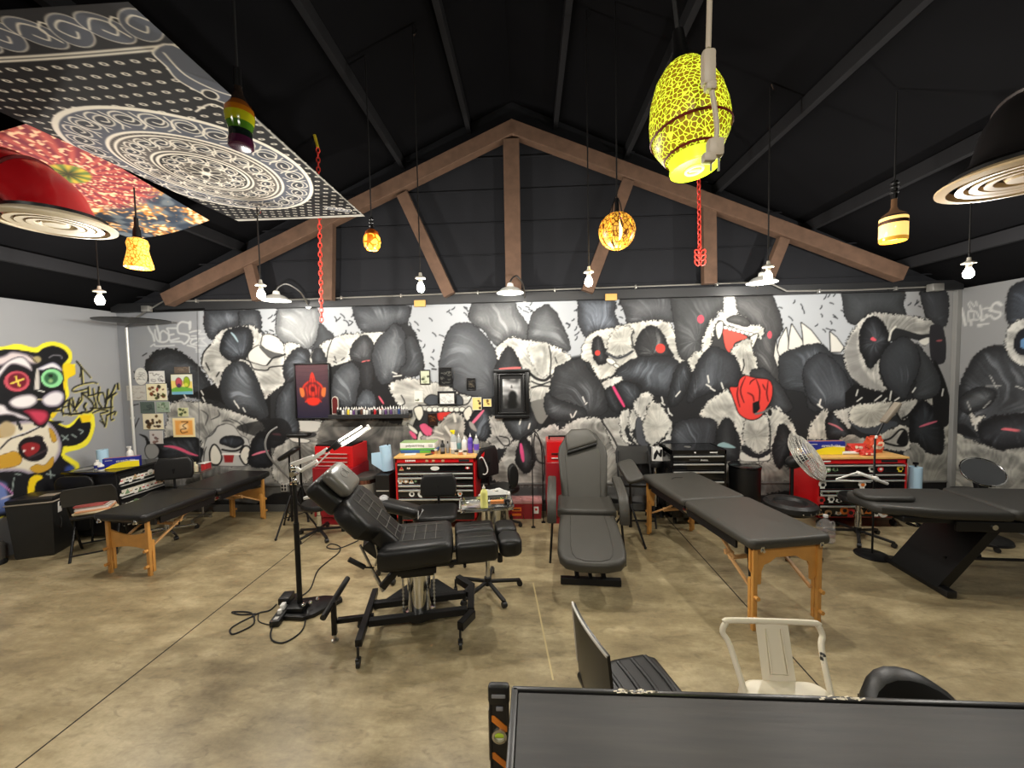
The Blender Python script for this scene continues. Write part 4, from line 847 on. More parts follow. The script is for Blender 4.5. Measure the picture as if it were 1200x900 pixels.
# conduit
PIPE = mat('pale_conduit', (176, 174, 168), .35, .7)
def yp(q, y): return [tuple(on_y(a, b, y)) for a, b in q]
t = thing('conduit', 'thin pale metal conduit running along the black header beam', 'pipe', (0, 0, 0))
obj('pipe', tube(yp([(158, 373), (176, 362), (192, 353), (260, 352), (345, 351), (480, 346), (600, 341), (740, 336), (880, 331), (905, 333), (922, 341), (1000, 340), (1092, 336)], 5.085), .011, 8), PIPE, t)
for a, b in ((230, 352.5), (400, 349), (470, 346.5), (560, 343), (650, 340), (745, 336), (840, 333), (960, 341), (1050, 338)):
    p = on_y(a, b, 5.09); obj('clip', box((p[0], 5.1, p[2]), (.02, .05, .045), .004), PIPE, t)
p = on_y(172, 362, 5.06); obj('junction_box', box(tuple(p), (.10, .07, .08), .006), PIPE, t)
p = on_y(1096, 337, 5.02); obj('junction_box', box(tuple(p), (.13, .09, .09), .006), PIPE, t)
TAN = mat('tan_cardboard', (214, 168, 92), .6)
for (a, b), lab in (((491, 355), 'small tan tag on the header under the lit pendant bulb left of centre'), ((717, 347.5), 'small tan tag on the header above the red-eyed panda')):
    p = on_y(a, b, 5.06); tag(obj('header_tag', box((p[0], 5.105, p[2]), (.15, .03, .085), .004), TAN), lab, 'tag', 'tan header tags')
# black bars under the header at both ends
for a, b, lab in (((168, 365), (240, 362.5), 'thin black bar under the header above the white wall tag'), ((1040, 339), (1086, 336.5), 'thin black bar under the header by the right corner')):
    p, q = on_y(*a, 5.12), on_y(*b, 5.12); tag(obj('curtain_bar', cyl(tuple(p), tuple(q), .018), BLKM), lab, 'bar')
# corner conduit and flat black disc lamp
t = thing('disc_uplight', 'flat black disc on a white pole standing in the left corner', 'floor lamp', (-5.60, 5.145, 0))
pz = on_y(137, 379, 4.80)[2]; dxy = (.47, -.345)
obj('pole', [cyl((0, 0, .02), (0, 0, pz), .016)]+[cyl((0, 0, z), (0, 0, z+.03), .022) for z in (.7, 1.35)], mat('white_pole', (226, 226, 222), .35, .3), t)
obj('disc_shade', lathe([(0, .0), (.10, .0), (.375, .026), (.38, .036), (.10, .012), (0, .012)], (dxy[0], dxy[1], pz), 40), BLKP, t)
obj('bracket', bar((0, 0, pz-.01), (dxy[0], dxy[1], pz+.004), .03, .012), BLKM, t)
obj('base', lathe([(0, 0), (.048, 0), (.048, .015), (.03, .03), (0, .03)], n=28), BLKM, t)

# decorative bottle and gourd lamps
def glow(name, rgb, s, rough=.3): return mat(name, rgb, rough, emit=rgb, estr=s)
def hang(name, lab, px, py, y, ztop=None, cat='pendant lamp'):
    p = on_y(px, py, y); t = thing(name, lab, cat, tuple(p), 0)
    zt = (zc(p[0]) if ztop is None else ztop)-p[2]
    return t, p, zt
def pattern_lamp(name, a, b_, sa, sb, scale, width, kind='vor', zs=1.0):
    m = bpy.data.materials.new(name); m.use_nodes = True; nt = m.node_tree; b = nt.nodes['Principled BSDF']; L = nt.links.new
    tc = nt.nodes.new('ShaderNodeTexCoord'); mp = nt.nodes.new('ShaderNodeMapping'); mp.inputs['Scale'].default_value = (1, 1, zs); L(tc.outputs['Object'], mp.inputs[0])
    v = nt.nodes.new('ShaderNodeTexVoronoi'); v.feature = 'DISTANCE_TO_EDGE'; v.inputs['Scale'].default_value = scale; L(mp.outputs[0], v.inputs['Vector'])
    r = nt.nodes.new('ShaderNodeMapRange'); r.inputs[1].default_value = width*.6; r.inputs[2].default_value = width; L(v.outputs['Distance'], r.inputs[0])
    mx = nt.nodes.new('ShaderNodeMixRGB'); mx.inputs[1].default_value = tuple(lin(a)*sa)+(1,); mx.inputs[2].default_value = tuple(lin(b_)*sb)+(1,); L(r.outputs[0], mx.inputs[0])
    L(mx.outputs[0], b.inputs['Emission Color']); b.inputs['Emission Strength'].default_value = 1.0
    mc = nt.nodes.new('ShaderNodeMixRGB'); mc.inputs[1].default_value = tuple(lin(a))+(1,); mc.inputs[2].default_value = tuple(lin(b_))+(1,); L(r.outputs[0], mc.inputs[0]); L(mc.outputs[0], b.inputs['Base Color'])
    b.inputs['Roughness'].default_value = .35; return m
# rainbow bottle (unlit)
t, p, zt = hang('bottle_lamp', 'unlit rainbow striped bottle lamp hanging in front of the bandana tapestry', 281, 140, 2.2)
prof = [(.0, .19), (.018, .19), (.024, .14), (.05, .085), (.073, .05), (.075, .01), (.068, -.03), (.058, -.06), (.058, -.10), (.064, -.13), (.064, -.155), (.05, -.16), (0, -.15)]
cols = [((0.09, .2), (38, 30, 26)), ((.05, .09), (110, 60, 20)), ((.02, .05), (150, 88, 16)), ((-.03, .02), (150, 150, 20)), ((-.07, -.03), (60, 100, 24)), ((-.11, -.07), (14, 24, 20)), ((-.17, -.11), (60, 22, 44))]
def zmat(name, bands, rough=.12, emit=0.0):
    m = bpy.data.materials.new(name); m.use_nodes = True; nt = m.node_tree; b = nt.nodes['Principled BSDF']; L = nt.links.new
    tc = nt.nodes.new('ShaderNodeTexCoord'); sx = nt.nodes.new('ShaderNodeSeparateXYZ'); L(tc.outputs['Object'], sx.inputs[0])
    z0 = min(x[0][0] for x in bands); z1 = max(x[0][1] for x in bands)
    mr = nt.nodes.new('ShaderNodeMapRange'); mr.inputs[1].default_value = z0; mr.inputs[2].default_value = z1; L(sx.outputs['Z'], mr.inputs[0])
    r = nt.nodes.new('ShaderNodeValToRGB'); r.color_ramp.interpolation = 'CONSTANT'; L(mr.outputs[0], r.inputs[0])
    bs = sorted(bands, key=lambda q: q[0][0]); e = r.color_ramp.elements
    for i, (zz, c) in enumerate(bs):
        ps = (zz[0]-z0)/(z1-z0); el = e[0] if i == 0 else (e[1] if i == 1 else e.new(ps)); el.position = ps; el.color = tuple(lin(c))+(1,)
    L(r.outputs[0], b.inputs['Base Color']); b.inputs['Roughness'].default_value = rough
    if emit: L(r.outputs[0], b.inputs['Emission Color']); b.inputs['Emission Strength'].default_value = emit
    return m
obj('bottle', lathe(prof, n=24), zmat('rainbow_glass', cols), t)
obj('socket', cyl((0, 0, .18), (0, 0, .28), .02), BLKM, t); obj('cord', tube([(0, 0, .27), (0, 0, zt)], .006, 6), CORD, t)
# amber lamp at the left, hangs through the tapestry
AMB = pattern_lamp('amber_cut_glass', (220, 130, 20), (255, 205, 90), .8, 1.15, 34, .10)
t, p, zt = hang('amber_lamp', 'lit yellow cut glass lamp hanging from the galaxy tapestry near the red duct', 162, 297, 3.2, 3.575)
obj('shade', lathe([(0, .135), (.03, .13), (.065, .115), (.075, .08), (.068, .03), (.078, -.02), (.095, -.09), (.098, -.12), (.09, -.125), (.07, -.06), (0, -.05)], n=24), AMB, t)
obj('socket', [cyl((0, 0, .13), (0, 0, .30), .016), lathe([(.03, .13), (.026, .2), (.014, .24)], n=14)], BLKM, t); obj('cord', tube([(0, 0, .29), (0, 0, zt)], .006, 6), CORD, t)
obj('bulb', sph((0, 0, -.03), .03, (1, 1, 1.4)), BULBM, t); point_light('amber_light', (p[0], p[1], p[2]-.15), 4, (1, .75, .35), .05)
t, p, zt = hang('amber_lamp', 'small lit yellow tulip lamp hanging past the tip of the bandana tapestry', 436, 283, 3.6)
obj('shade', lathe([(0, .08), (.05, .075), (.072, .04), (.078, 0), (.07, -.05), (.05, -.078), (.045, -.07), (.05, -.04), (0, -.03)], n=20), pattern_lamp('tulip_glass', (220, 110, 14), (255, 200, 70), .8, 1.3, 17, .16), t)
obj('collar', lathe([(0, .11), (.03, .11), (.058, .085), (.062, .06), (0, .06)], n=18), mat('orange_collar', (170, 80, 20), .4), t)
obj('socket', [cyl((0, 0, .10), (0, 0, .22), .018)]+[lathe([(.018, 0), (.026, .008), (.018, .016)], (0, 0, z), 12) for z in (.13, .16, .19)], BLKM, t); obj('cord', tube([(0, 0, .21), (0, 0, zt)], .006, 6), CORD, t)
point_light('tulip_light', (p[0], p[1], p[2]-.11), 3, (1, .72, .3), .04)
# gourd globe with open ribs
t, p, zt = hang('gourd_lamp', 'lit pumpkin shaped globe lamp with open ribs in front of the truss', 723, 271, 3.4)
ribs = []
for k in range(10):
    a0 = 2*math.pi*k/10; rows = []
    for j in range(13):
        ph = -1.32+2.6*j/12; r_ = .155*math.cos(ph); wd = .21*(1 if j not in (0, 12) else .8)
        rows.append([(r_*math.cos(a0+da), r_*math.sin(a0+da), .158*math.sin(ph)) for da in (-wd, -wd/2, 0, wd/2, wd)])
    ribs.append(sheet(rows, .008))
obj('globe', ribs, pattern_lamp('gourd_shell', (120, 60, 14), (235, 170, 60), .35, .85, 30, .10), t)
obj('bulb', lathe([(0, -.08), (.03, -.07), (.045, -.03), (.045, .02), (.03, .06), (.02, .09), (0, .09)], n=18), glow('amber_bulb', (255, 226, 120), 6.0), t)
obj('socket', cyl((0, 0, .14), (0, 0, .27), .018), BLKM, t); obj('cage', [tube([(.045*math.cos(a), .045*math.sin(a), .15), (.03*math.cos(a), .03*math.sin(a), .23), (.012*math.cos(a), .012*math.sin(a), .28)], .004, 6) for a in (0, 1.57, 3.14, 4.71)], BLKM, t)
obj('cord', tube([(0, 0, .26), (0, 0, zt)], .006, 6), CORD, t); point_light('gourd_light', (p[0], p[1], p[2]-.22), 5, (1, .72, .32), .06)
# square bottle lamp at the right
t, p, zt = hang('bottle_lamp', 'lit clear bottle lamp with glowing amber lower half at the right', 1047, 264, 3.2)
obj('bottle', lathe([(0, .22), (.018, .22), (.018, .14), (.03, .11), (.075, .075), (.086, .05), (.086, -.12), (.080, -.128), (.070, -.12), (.070, .03), (0, .04)], n=24), zmat('amber_bottle', [((.07, .25), (70, 50, 34)), ((.055, .07), (40, 30, 24)), ((-.10, .055), (255, 206, 120)), ((-.14, -.10), (170, 120, 40))], .15, 1.1), t)
obj('label_band', lathe([(.0872, .03), (.0872, .004)], n=24), mat('dark_label', (70, 40, 20), .5), t)
obj('bulb', sph((0, 0, -.02), .035, (1, 1, 1.3)), BULBM, t)
obj('socket', [cyl((0, 0, .20), (0, 0, .34), .02)]+[lathe([(.02, 0), (.03, .01), (.02, .02)], (0, 0, z), 12) for z in (.24, .28, .31)], BLKM, t); obj('cord', tube([(0, 0, .33), (0, 0, zt)], .006, 6), CORD, t)
point_light('bottle_light', (p[0], p[1], p[2]-.17), 4, (1, .78, .45), .05)
# big egg lamp
t, p, zt = hang('egg_lamp', 'big lit yellow green egg shaped lamp wrapped in cord netting', 806, 135, 1.5)
t.rotation_euler = (math.radians(-4), math.radians(-5), 0)
EG = pattern_lamp('yellow_green_net', (226, 255, 60), (150, 120, 24), 1.15, .5, 62, .075, zs=1.0)
obj('net_shade', lathe([(0, .20), (.03, .198), (.065, .178), (.10, .13), (.126, .06), (.137, 0), (.139, -.05), (.130, -.10), (.108, -.14), (.085, -.16), (0, -.158)], n=36), EG, t)
obj('neck', lathe([(0, -.15), (.082, -.15), (.086, -.165), (.082, -.185), (.086, -.20), (.084, -.208), (0, -.205)], n=30), glow('yellow_green_base', (206, 226, 50), .95), t)
for z, r_ in ((-.075, .1385), (-.152, .097)): obj('red_band', lathe([(r_, -.006), (r_+.004, 0), (r_, .006)], (0, 0, z), 36), mat('dark_red_band', (110, 20, 16), .5), t)
obj('bottom_emblem', [tube([(.03*math.cos(a), .03*math.sin(a), -.210) for a in np.linspace(0, 2*math.pi, 16)], .005, 6), tube([(-.02, 0, -.21), (.02, 0, -.21)], .005, 6)], glow('pale_yellow', (250, 255, 150), 1.2), t)
obj('socket', lathe([(0, .32), (.02, .32), (.026, .24), (.045, .19), (0, .19)], n=18), BLKM, t); obj('cord', tube([(0, 0, .31), (0, 0, zt)], .008, 6), CORD, t)
point_light('egg_light', (p[0], p[1], p[2]-.30), 5, (.85, 1, .3), .08)
# white power cord
CREAM = mat('cream_cable', (196, 184, 164), .5)
p = on_y(838, 130, 1.28); t = thing('hanging_lead', 'cream power lead with plug hanging beside the egg lamp', 'power lead', tuple(p))
obj('cable', tube([(-.012, 0, zc(p[0])-p[2]), (-.02, 0, .9), (-.018, 0, .42), (-.022, 0, .19)], .0085, 8, 6), CREAM, t)
obj('connector', [box((-.022, 0, .13), (.042, .034, .11), .012), box((-.016, 0, .075), (.034, .03, .03), .008)], CREAM, t)
obj('tail', tube([(-.012, 0, .07), (.0, 0, 0), (.006, 0, -.06), (.0, 0, -.10)], .008, 8, 6), CREAM, t)
pl = obj('plug', [box((.0, 0, -.115), (.05, .036, .06), .012), box((-.02, 0, -.145), (.04, .034, .03), .008)], CREAM, t)
obj('prong', [box((.012, 0, -.165), (.006, .004, .04)), box((-.012, 0, -.165), (.006, .004, .04))], STEEL, pl)

# red chains
REDC = mat('red_chain_paint', (214, 62, 48), .45)
def chain(name, lab, px, py0, py1, y, double=0):
    a, b = on_y(px[0], py0, y), on_y(px[1], py1, y); a[2] = min(a[2], zc(a[0])-.16)
    n = int((a[2]-b[2])/.050); parts = []
    for i in range(n+1):
        z = a[2]-.050*i; x = a[0]+(b[0]-a[0])*i/n
        pts = [(.017*math.cos(q), 0, .031*math.sin(q)) for q in np.linspace(0, 2*math.pi, 12, endpoint=False)]
        l = tube(pts, .0065, 6, closed=True); put(l, Matrix.Translation((x, y, z)) @ Matrix.Rotation(math.radians(90*(i % 2)+20), 4, 'Z')); parts.append(l)
    for k in range(double):
        l = tube([(.02*math.cos(q), 0, .034*math.sin(q)) for q in np.linspace(0, 2*math.pi, 12, endpoint=False)], .007, 6, closed=True)
        put(l, Matrix.Translation((b[0]+(-.03 if k % 2 else .03), y-.01, b[2]+.05*(k//2))) @ Matrix.Rotation(.5*(-1)**k, 4, 'Y')); parts.append(l)
    t = thing(name, lab, 'chain', (0, 0, 0)); obj('links', parts, REDC, t)
    obj('strap', tube([(a[0]-.03, y, zc(a[0])), (a[0]-.02, y, a[2]+.12), (a[0], y, a[2]+.03)], .016, 8, 4), mat('yellow_strap', (190, 166, 40), .5), t)
chain('chain', 'long red chain hanging at the left behind the bandana tapestry', (371, 377), 140, 376, 4.14)
chain('chain', 'red chain with a knotted end hanging below the egg lamp', (818, 820), 120, 308, 4.05, 6)

# ducts
def duct(name, lab, path, r, c, R, m, ringm):
    t = thing(name, lab, 'air duct', (0, 0, 0))
    P = crom(path, 7)
    obj('pipe', tube(P, lambda u: r if u < .9 else r+(R*.80-r)*((u-.9)/.1), 28), m, t)
    for i in (22, 27, 31, 35):
        if i < len(P)-1:
            d = (P[i+1]-P[i]).normalized(); obj('seam', lathe([(r+.001, -.014), (r+.014, -.006), (r+.014, .006), (r+.001, .014)], tuple(P[i]), 28, axis=tuple(d)), mat(m.name+'_seam', (90, 10, 16) if 'red' in m.name else (50, 44, 42), .3), t)
    g = obj('diffuser', [lathe([(R*.84, .03), (R, .0), (R, -.012), (R*.86, -.02), (R*.84, .03)], c, 40)]+[lathe([(R*k, .012), (R*k+.012, -.016), (R*k-.022, -.012), (R*k-.030, .014), (R*k, .012)], c, 40) for k in (.72, .56, .40)]+[lathe([(0, -.012), (R*.2, -.014), (R*.24, .01), (0, .012)], c, 30)], ringm, t)
    obj('throat', lathe([(0, .05), (R*.84, .05), (R*.84, .02)], c, 30), BLKM, t)
    return t
IVORY = mat('ivory_diffuser', (222, 208, 178), .4)
cL = on_z(66, 262, 3.0)
duct('air_duct', 'glossy red round duct with an ivory ceiling diffuser at upper left', [(-4.02, -2.0, 3.22), (-4.02, 1.2, 3.22), (-4.0, cL[1]-.30, 3.24), (-3.86, cL[1]-.06, 3.28), (-3.55, cL[1], 3.33), (-3.30, cL[1], 3.26), (cL[0]-.02, cL[1], 3.13), (cL[0], cL[1], 3.03)], .17, tuple(cL), .29, mat('red_duct_paint', (186, 22, 30), .28, coat=.4), IVORY)
cR = on_z(1203, 206, 3.0)
duct('air_duct', 'black round duct with a tan ceiling diffuser at upper right', [(3.58, -2.0, 3.36), (3.58, .8, 3.36), (3.56, cR[1]-.45, 3.36), (3.42, cR[1]-.12, 3.38), (3.15, cR[1], 3.42), (cR[0]+.10, cR[1], 3.30), (cR[0]+.02, cR[1], 3.13), (cR[0], cR[1], 3.03)], .22, tuple(cR), .35, mat('black_duct_paint', (24, 22, 22), .3), mat('tan_diffuser', (206, 180, 140), .4))

# ------------------------------------------------------------------ tapestries under the roof
def cloth(name, fn, nu, nv, C, m, sag=.03):
    """grid cloth from fn(u,v)->xyz with colours C(u,v) in 0..255"""
    u = np.linspace(0, 1, nu); v = np.linspace(0, 1, nv); U, V = np.meshgrid(u, v)
    P = fn(U, V); col = np.ones(U.shape+(4,), np.float32); col[..., :3] = lin(C(U, V))
    me = bpy.data.meshes.new(name); n = nu*nv; me.vertices.add(n); me.vertices.foreach_set('co', P.reshape(-1).astype(np.float32))
    i = (np.arange(nv-1)[:, None]*nu+np.arange(nu-1)[None, :]).reshape(-1); q = np.stack([i, i+nu, i+1+nu, i+1], 1).astype(np.int32); k = len(q)
    me.loops.add(k*4); me.loops.foreach_set('vertex_index', q.reshape(-1)); me.polygons.add(k)
    me.polygons.foreach_set('loop_start', np.arange(0, k*4, 4, dtype=np.int32)); me.polygons.foreach_set('loop_total', np.full(k, 4, np.int32)); me.update(calc_edges=True)
    a = me.color_attributes.new('paint', 'FLOAT_COLOR', 'POINT'); a.data.foreach_set('color', col.reshape(-1)); me.materials.append(m)
    me.polygons.foreach_set('use_smooth', np.ones(k, bool))
    o = bpy.data.objects.new(name, me); COL.objects.link(o); return o
def bandana():
    W_, H_ = 150, 240                                   # centimetres; v = 0 near the viewer
    c = Canvas(0, 0, W_, H_, 2.4, (20, 20, 22)); wh = (214, 208, 194); gy = (78, 82, 92)
    R = random.Random(5)
    for j in range(31):
        for i in range(19):
            x = 4+i*8.4+(j % 2)*4.2; y = 29+j*6.9
            c.ell((x, y), 2.2, 1.15, wh, .3, soft=.5); c.ell((x, y), .9, .45, (20, 20, 22), .3, soft=.4)
    c.fill([(0, 0), (W_, 0), (W_, 24), (0, 24)], (30, 30, 33), smooth=False)
    def swirl(x, y, s, f):
        c.ell((x, y), 1.35*s, 1.0*s, gy, f*.6, outline=wh, ow=.5)
        c.stroke([(x-f*1.1*s, y), (x-f*.2*s, y-.7*s), (x+f*.7*s, y-.2*s), (x+f*.2*s, y+.5*s), (x-f*.3*s, y+.1*s)], .8, wh, soft=.5)
        c.stroke([(x+f*1.2*s, y-.7*s), (x+f*1.8*s, y-.2*s), (x+f*1.5*s, y+.7*s)], .9, wh, soft=.5)
    for i in range(9): swirl(8+i*17, 11, 7.2, 1 if i % 2 else -1); 
    c.stroke([(0, 23), (W_, 23)], 3.2, wh, smooth=False); c.stroke([(0, 23), (W_, 23)], .7, (60, 60, 60), smooth=False)
    c.fill([(136, 25), (150, 25), (150, 64), (140, 60), (132, 44), (134, 34)], gy, outline=wh, ow=1)
    c.stroke([(140, 26), (138, 40), (144, 52), (150, 58)], 1, wh); c.ell((139, 55), 3.2, 3.2, (20, 20, 22), outline=wh, ow=1); c.stroke([(120, 66), (134, 62), (140, 72), (150, 76)], 1.2, wh)
    cx, cy, r0 = 66, 132, 77
    for r_, col in ((r0, wh), (r0-3, gy), (r0-23, wh), (r0-25, (92, 88, 84)), (r0-27, wh), (r0-28.5, (84, 80, 76)), (r0-45, wh), (r0-46.5, (60, 58, 56)), (r0-48, wh), (r0-50, (26, 26, 28)), (18, wh), (16.5, (92, 88, 82))):
        c.ell((cx, cy), r_, r_, col, soft=.6)
    for n, rm, s in ((26, r0-12.5, 6.4), (22, r0-36.5, 5.0), (12, r0-57, 4.6)):
        for k in range(n):
            a = 2*math.pi*k/n; x, y = cx+rm*math.cos(a), cy+rm*math.sin(a); f = 1 if k % 2 else -1
            c.ell((x, y), s*.9, s*.62, (52, 54, 60), a+1.2*f, outline=wh, ow=.8, soft=.5)
            q = [(cx+(rm+dr*s)*math.cos(a+da*s/rm), cy+(rm+dr*s)*math.sin(a+da*s/rm)) for dr, da in ((-1.1, -.9), (-.3, -1.3), (.9, -.9), (1.2, .1), (.5, .7), (-.2, .3), (0, -.3))]
            c.stroke(q, 1.0, wh, soft=.5)
            q = [(cx+(rm+dr*s)*math.cos(a+da*s/rm), cy+(rm+dr*s)*math.sin(a+da*s/rm)) for dr, da in ((-1.3, .4), (-.6, 1.2), (.2, 1.3), (1.2, 1.0))]
            c.stroke(q, .9, wh, soft=.5)
    for n, r_ in ((90, r0-26), (70, r0-47.3)):
        for k in range(n):
            a = 2*math.pi*k/n; c.ell((cx+r_*math.cos(a), cy+r_*math.sin(a)), .55, .55, (40, 40, 40), soft=.4)
    for k in range(8):
        a = 2*math.pi*k/8; c.ell((cx+8*math.cos(a), cy+8*math.sin(a)), 4.2, 2.2, (50, 48, 46), a, outline=wh, ow=.7, soft=.5)
    c.ell((cx, cy), 3.2, 3.2, wh)
    for k in range(3): swirl(136-k*6, 222-k*4, 3.8, 1)
    c.stroke([(0, 236.5), (W_, 236.5)], 5, (196, 192, 182), smooth=False); c.stroke([(0, 236.5), (W_, 236.5)], 1.0, (70, 70, 70), smooth=False)
    c.stroke([(148.6, 60), (148.6, 240)], 1.6, (150, 148, 140), smooth=False)
    return c
bc = bandana()
def bfn(U, V):
    x = -3.22+1.52*U+.14*V*(1-U); y = 1.66+2.40*V
    return np.stack([x, y, 3.60-.05*np.sin(math.pi*U)*np.sin(math.pi*V)], -1)
tag(cloth('bandana_tapestry', bfn, 330, 520, lambda U, V: bc.sample(U*150, V*240), paint_mat('cotton_print', .85)), 'black and white bandana print tapestry stretched under the roof', 'tapestry')
def galaxy(U, V):
    X, Y = U*118, V*168
    a = n2(X*.11, Y*.11); b_ = n2(X*.30+9, Y*.30+4); k = n2(X*.05+30, Y*.05+11)
    base = np.array((52, 62, 76))*(1-sstep(.3, .75, a))[..., None]+np.array((104, 112, 118))*sstep(.3, .75, a)[..., None]
    o = sstep(.46, .66, .55*k+.45*b_)[..., None]; base = base*(1-o)+np.array((214, 130, 54))*o
    o = sstep(.60, .76, .4*k+.6*b_)[..., None]; base = base*(1-o)+np.array((240, 220, 180))*o
    dx, dy = X-80, Y-50; r = np.hypot(dx, dy*1.1); th = np.arctan2(dy, dx)
    pet = (0.5+.5*np.cos(th*26+r*.12))
    red = np.array((122, 46, 58))*(1-pet)[..., None]+np.array((180, 86, 76))*pet[..., None]
    sp = sstep(.62, .8, n2(X*.5, Y*.5))[..., None]; red = red*(1-sp)+np.array((240, 190, 150))*sp
    m = (1-sstep(54, 70, r+14*(b_-.5)))[..., None]; base = base*(1-m)+red*m
    g = np.array((196, 170, 60))*(.5+.5*np.cos(th*9))[..., None]+np.array((92, 116, 52))*(.5-.5*np.cos(th*9))[..., None]
    g = g*(.35+.65*sstep(0, 12, r))[..., None]
    m = (1-sstep(13, 16, r))[..., None]; return np.clip(base*(1-m)+g*m, 0, 255)
def gfn(U, V):
    x = -4.28+1.18*U-.32*U*V; y = 2.40+1.68*V
    return np.stack([x, y, 3.46+.17*U-.03*np.sin(math.pi*U)], -1)
tag(cloth('galaxy_tapestry', gfn, 220, 220, galaxy, paint_mat('cotton_print', .85)), 'orange and red flower galaxy print tapestry behind the red duct', 'tapestry')
# ------------------------------------------------------------------ things on the back wall
def panel(name, w_, h_, painter, m, parent=None, res=.008, y=0.0, ppc=2.0):
    """flat picture facing the room (-y): w_ x h_ metres, painter(canvas) draws in centimetres"""
    c = Canvas(0, 0, w_*100, h_*100, ppc, (128, 128, 128)); painter(c)
    nu, nv = max(3, int(w_/res)), max(3, int(h_/res)); u = np.linspace(0, 1, nu); v = np.linspace(0, 1, nv); U, V = np.meshgrid(u, v)
    P = np.stack([(U-.5)*w_, np.full(U.shape, y), (.5-V)*h_], -1)
    col = np.ones(U.shape+(4,), np.float32); col[..., :3] = lin(np.clip(c.sample(U*w_*100, V*h_*100), 0, 255))
    me = bpy.data.meshes.new(name); n = nu*nv; me.vertices.add(n); me.vertices.foreach_set('co', P.reshape(-1).astype(np.float32))
    i = (np.arange(nv-1)[:, None]*nu+np.arange(nu-1)[None, :]).reshape(-1); q = np.stack([i, i+nu, i+1+nu, i+1], 1).astype(np.int32); k = len(q)
    me.loops.add(k*4); me.loops.foreach_set('vertex_index', q.reshape(-1)); me.polygons.add(k)
    me.polygons.foreach_set('loop_start', np.arange(0, k*4, 4, dtype=np.int32)); me.polygons.foreach_set('loop_total', np.full(k, 4, np.int32)); me.update(calc_edges=True)
    a = me.color_attributes.new('paint', 'FLOAT_COLOR', 'POINT'); a.data.foreach_set('color', col.reshape(-1)); me.materials.append(m)
    o = bpy.data.objects.new(name, me); COL.objects.link(o)
    if parent is not None: o.parent = parent
    return o
def wrect(x0, y0, x1, y1, y):
    a, b = on_y(x0, y0, y), on_y(x1, y1, y); return (a[0]+b[0])/2, (a[2]+b[2])/2, abs(b[0]-a[0]), abs(a[2]-b[2])
PAPER = paint_mat('printed_paper', .7); GLOSSP = paint_mat('framed_print', .35)
def spots(cols, n, s, bg, seed):
    def f(c):
        c.a[:] = bg; R = random.Random(seed); W_, H_ = c.w/c.sc, c.h/c.sc
        for _ in range(n):
            x, y = R.uniform(.12, .88)*W_, R.uniform(.12, .88)*H_; k = R.uniform(.6, 1.2)*s
            c.ell((x, y), k, k*R.uniform(.5, 1), R.choice(cols), R.uniform(0, 3), soft=.6)
            c.stroke([(x-k, y), (x, y+k*.4), (x+k, y-k*.2)], .35, (60, 50, 44))
    return f
def sketch(n, bg, ink, seed):
    def f(c):
        c.a[:] = bg; R = random.Random(seed); W_, H_ = c.w/c.sc, c.h/c.sc
        for _ in range(n):
            x, y = R.uniform(.15, .85)*W_, R.uniform(.15, .85)*H_; d = R.uniform(1.5, 4)
            c.stroke([(x-d, y), (x-.3*d, y+R.uniform(-2, 2)), (x+.4*d, y+R.uniform(-2, 2)), (x+d, y)], .5, ink, soft=.8)
    return f
def scene_pic(c):
    W_, H_ = c.w/c.sc, c.h/c.sc; c.a[:] = (238, 214, 120)
    c.fill([(0, 0), (W_, 0), (W_, H_*.35), (0, H_*.3)], (222, 226, 214), smooth=False)
    c.fill([(0, H_*.72), (W_*.4, H_*.6), (W_, H_*.72), (W_, H_*.86), (0, H_*.86)], (110, 176, 70))
    c.fill([(0, H_*.86), (W_, H_*.84), (W_, H_), (0, H_)], (120, 176, 206), smooth=False)
    c.ell((W_*.36, H_*.4), W_*.15, H_*.24, (196, 84, 96), outline=(60, 30, 30), ow=.5); c.ell((W_*.36, H_*.55), W_*.10, H_*.1, (80, 50, 90))
    c.ell((W_*.74, H_*.38), W_*.14, H_*.26, (150, 176, 40), outline=(50, 60, 20), ow=.5); c.ell((W_*.70, H_*.52), W_*.1, H_*.1, (206, 210, 70))
def snake_pic(c):
    W_, H_ = c.w/c.sc, c.h/c.sc; c.a[:] = (246, 224, 170)
    c.fill([(W_*.1, H_*.12), (W_*.9, H_*.12), (W_*.9, H_*.88), (W_*.1, H_*.88)], (238, 168, 84), smooth=False, soft=2)
    c.ell((W_*.5, H_*.45), W_*.2, H_*.2, (248, 214, 160), soft=4)
    c.stroke([(W_*.4, H_*.2), (W_*.7, H_*.2), (W_*.45, H_*.4), (W_*.6, H_*.55), (W_*.35, H_*.6), (W_*.4, H_*.78), (W_*.65, H_*.72)], 1.0, (70, 40, 24))
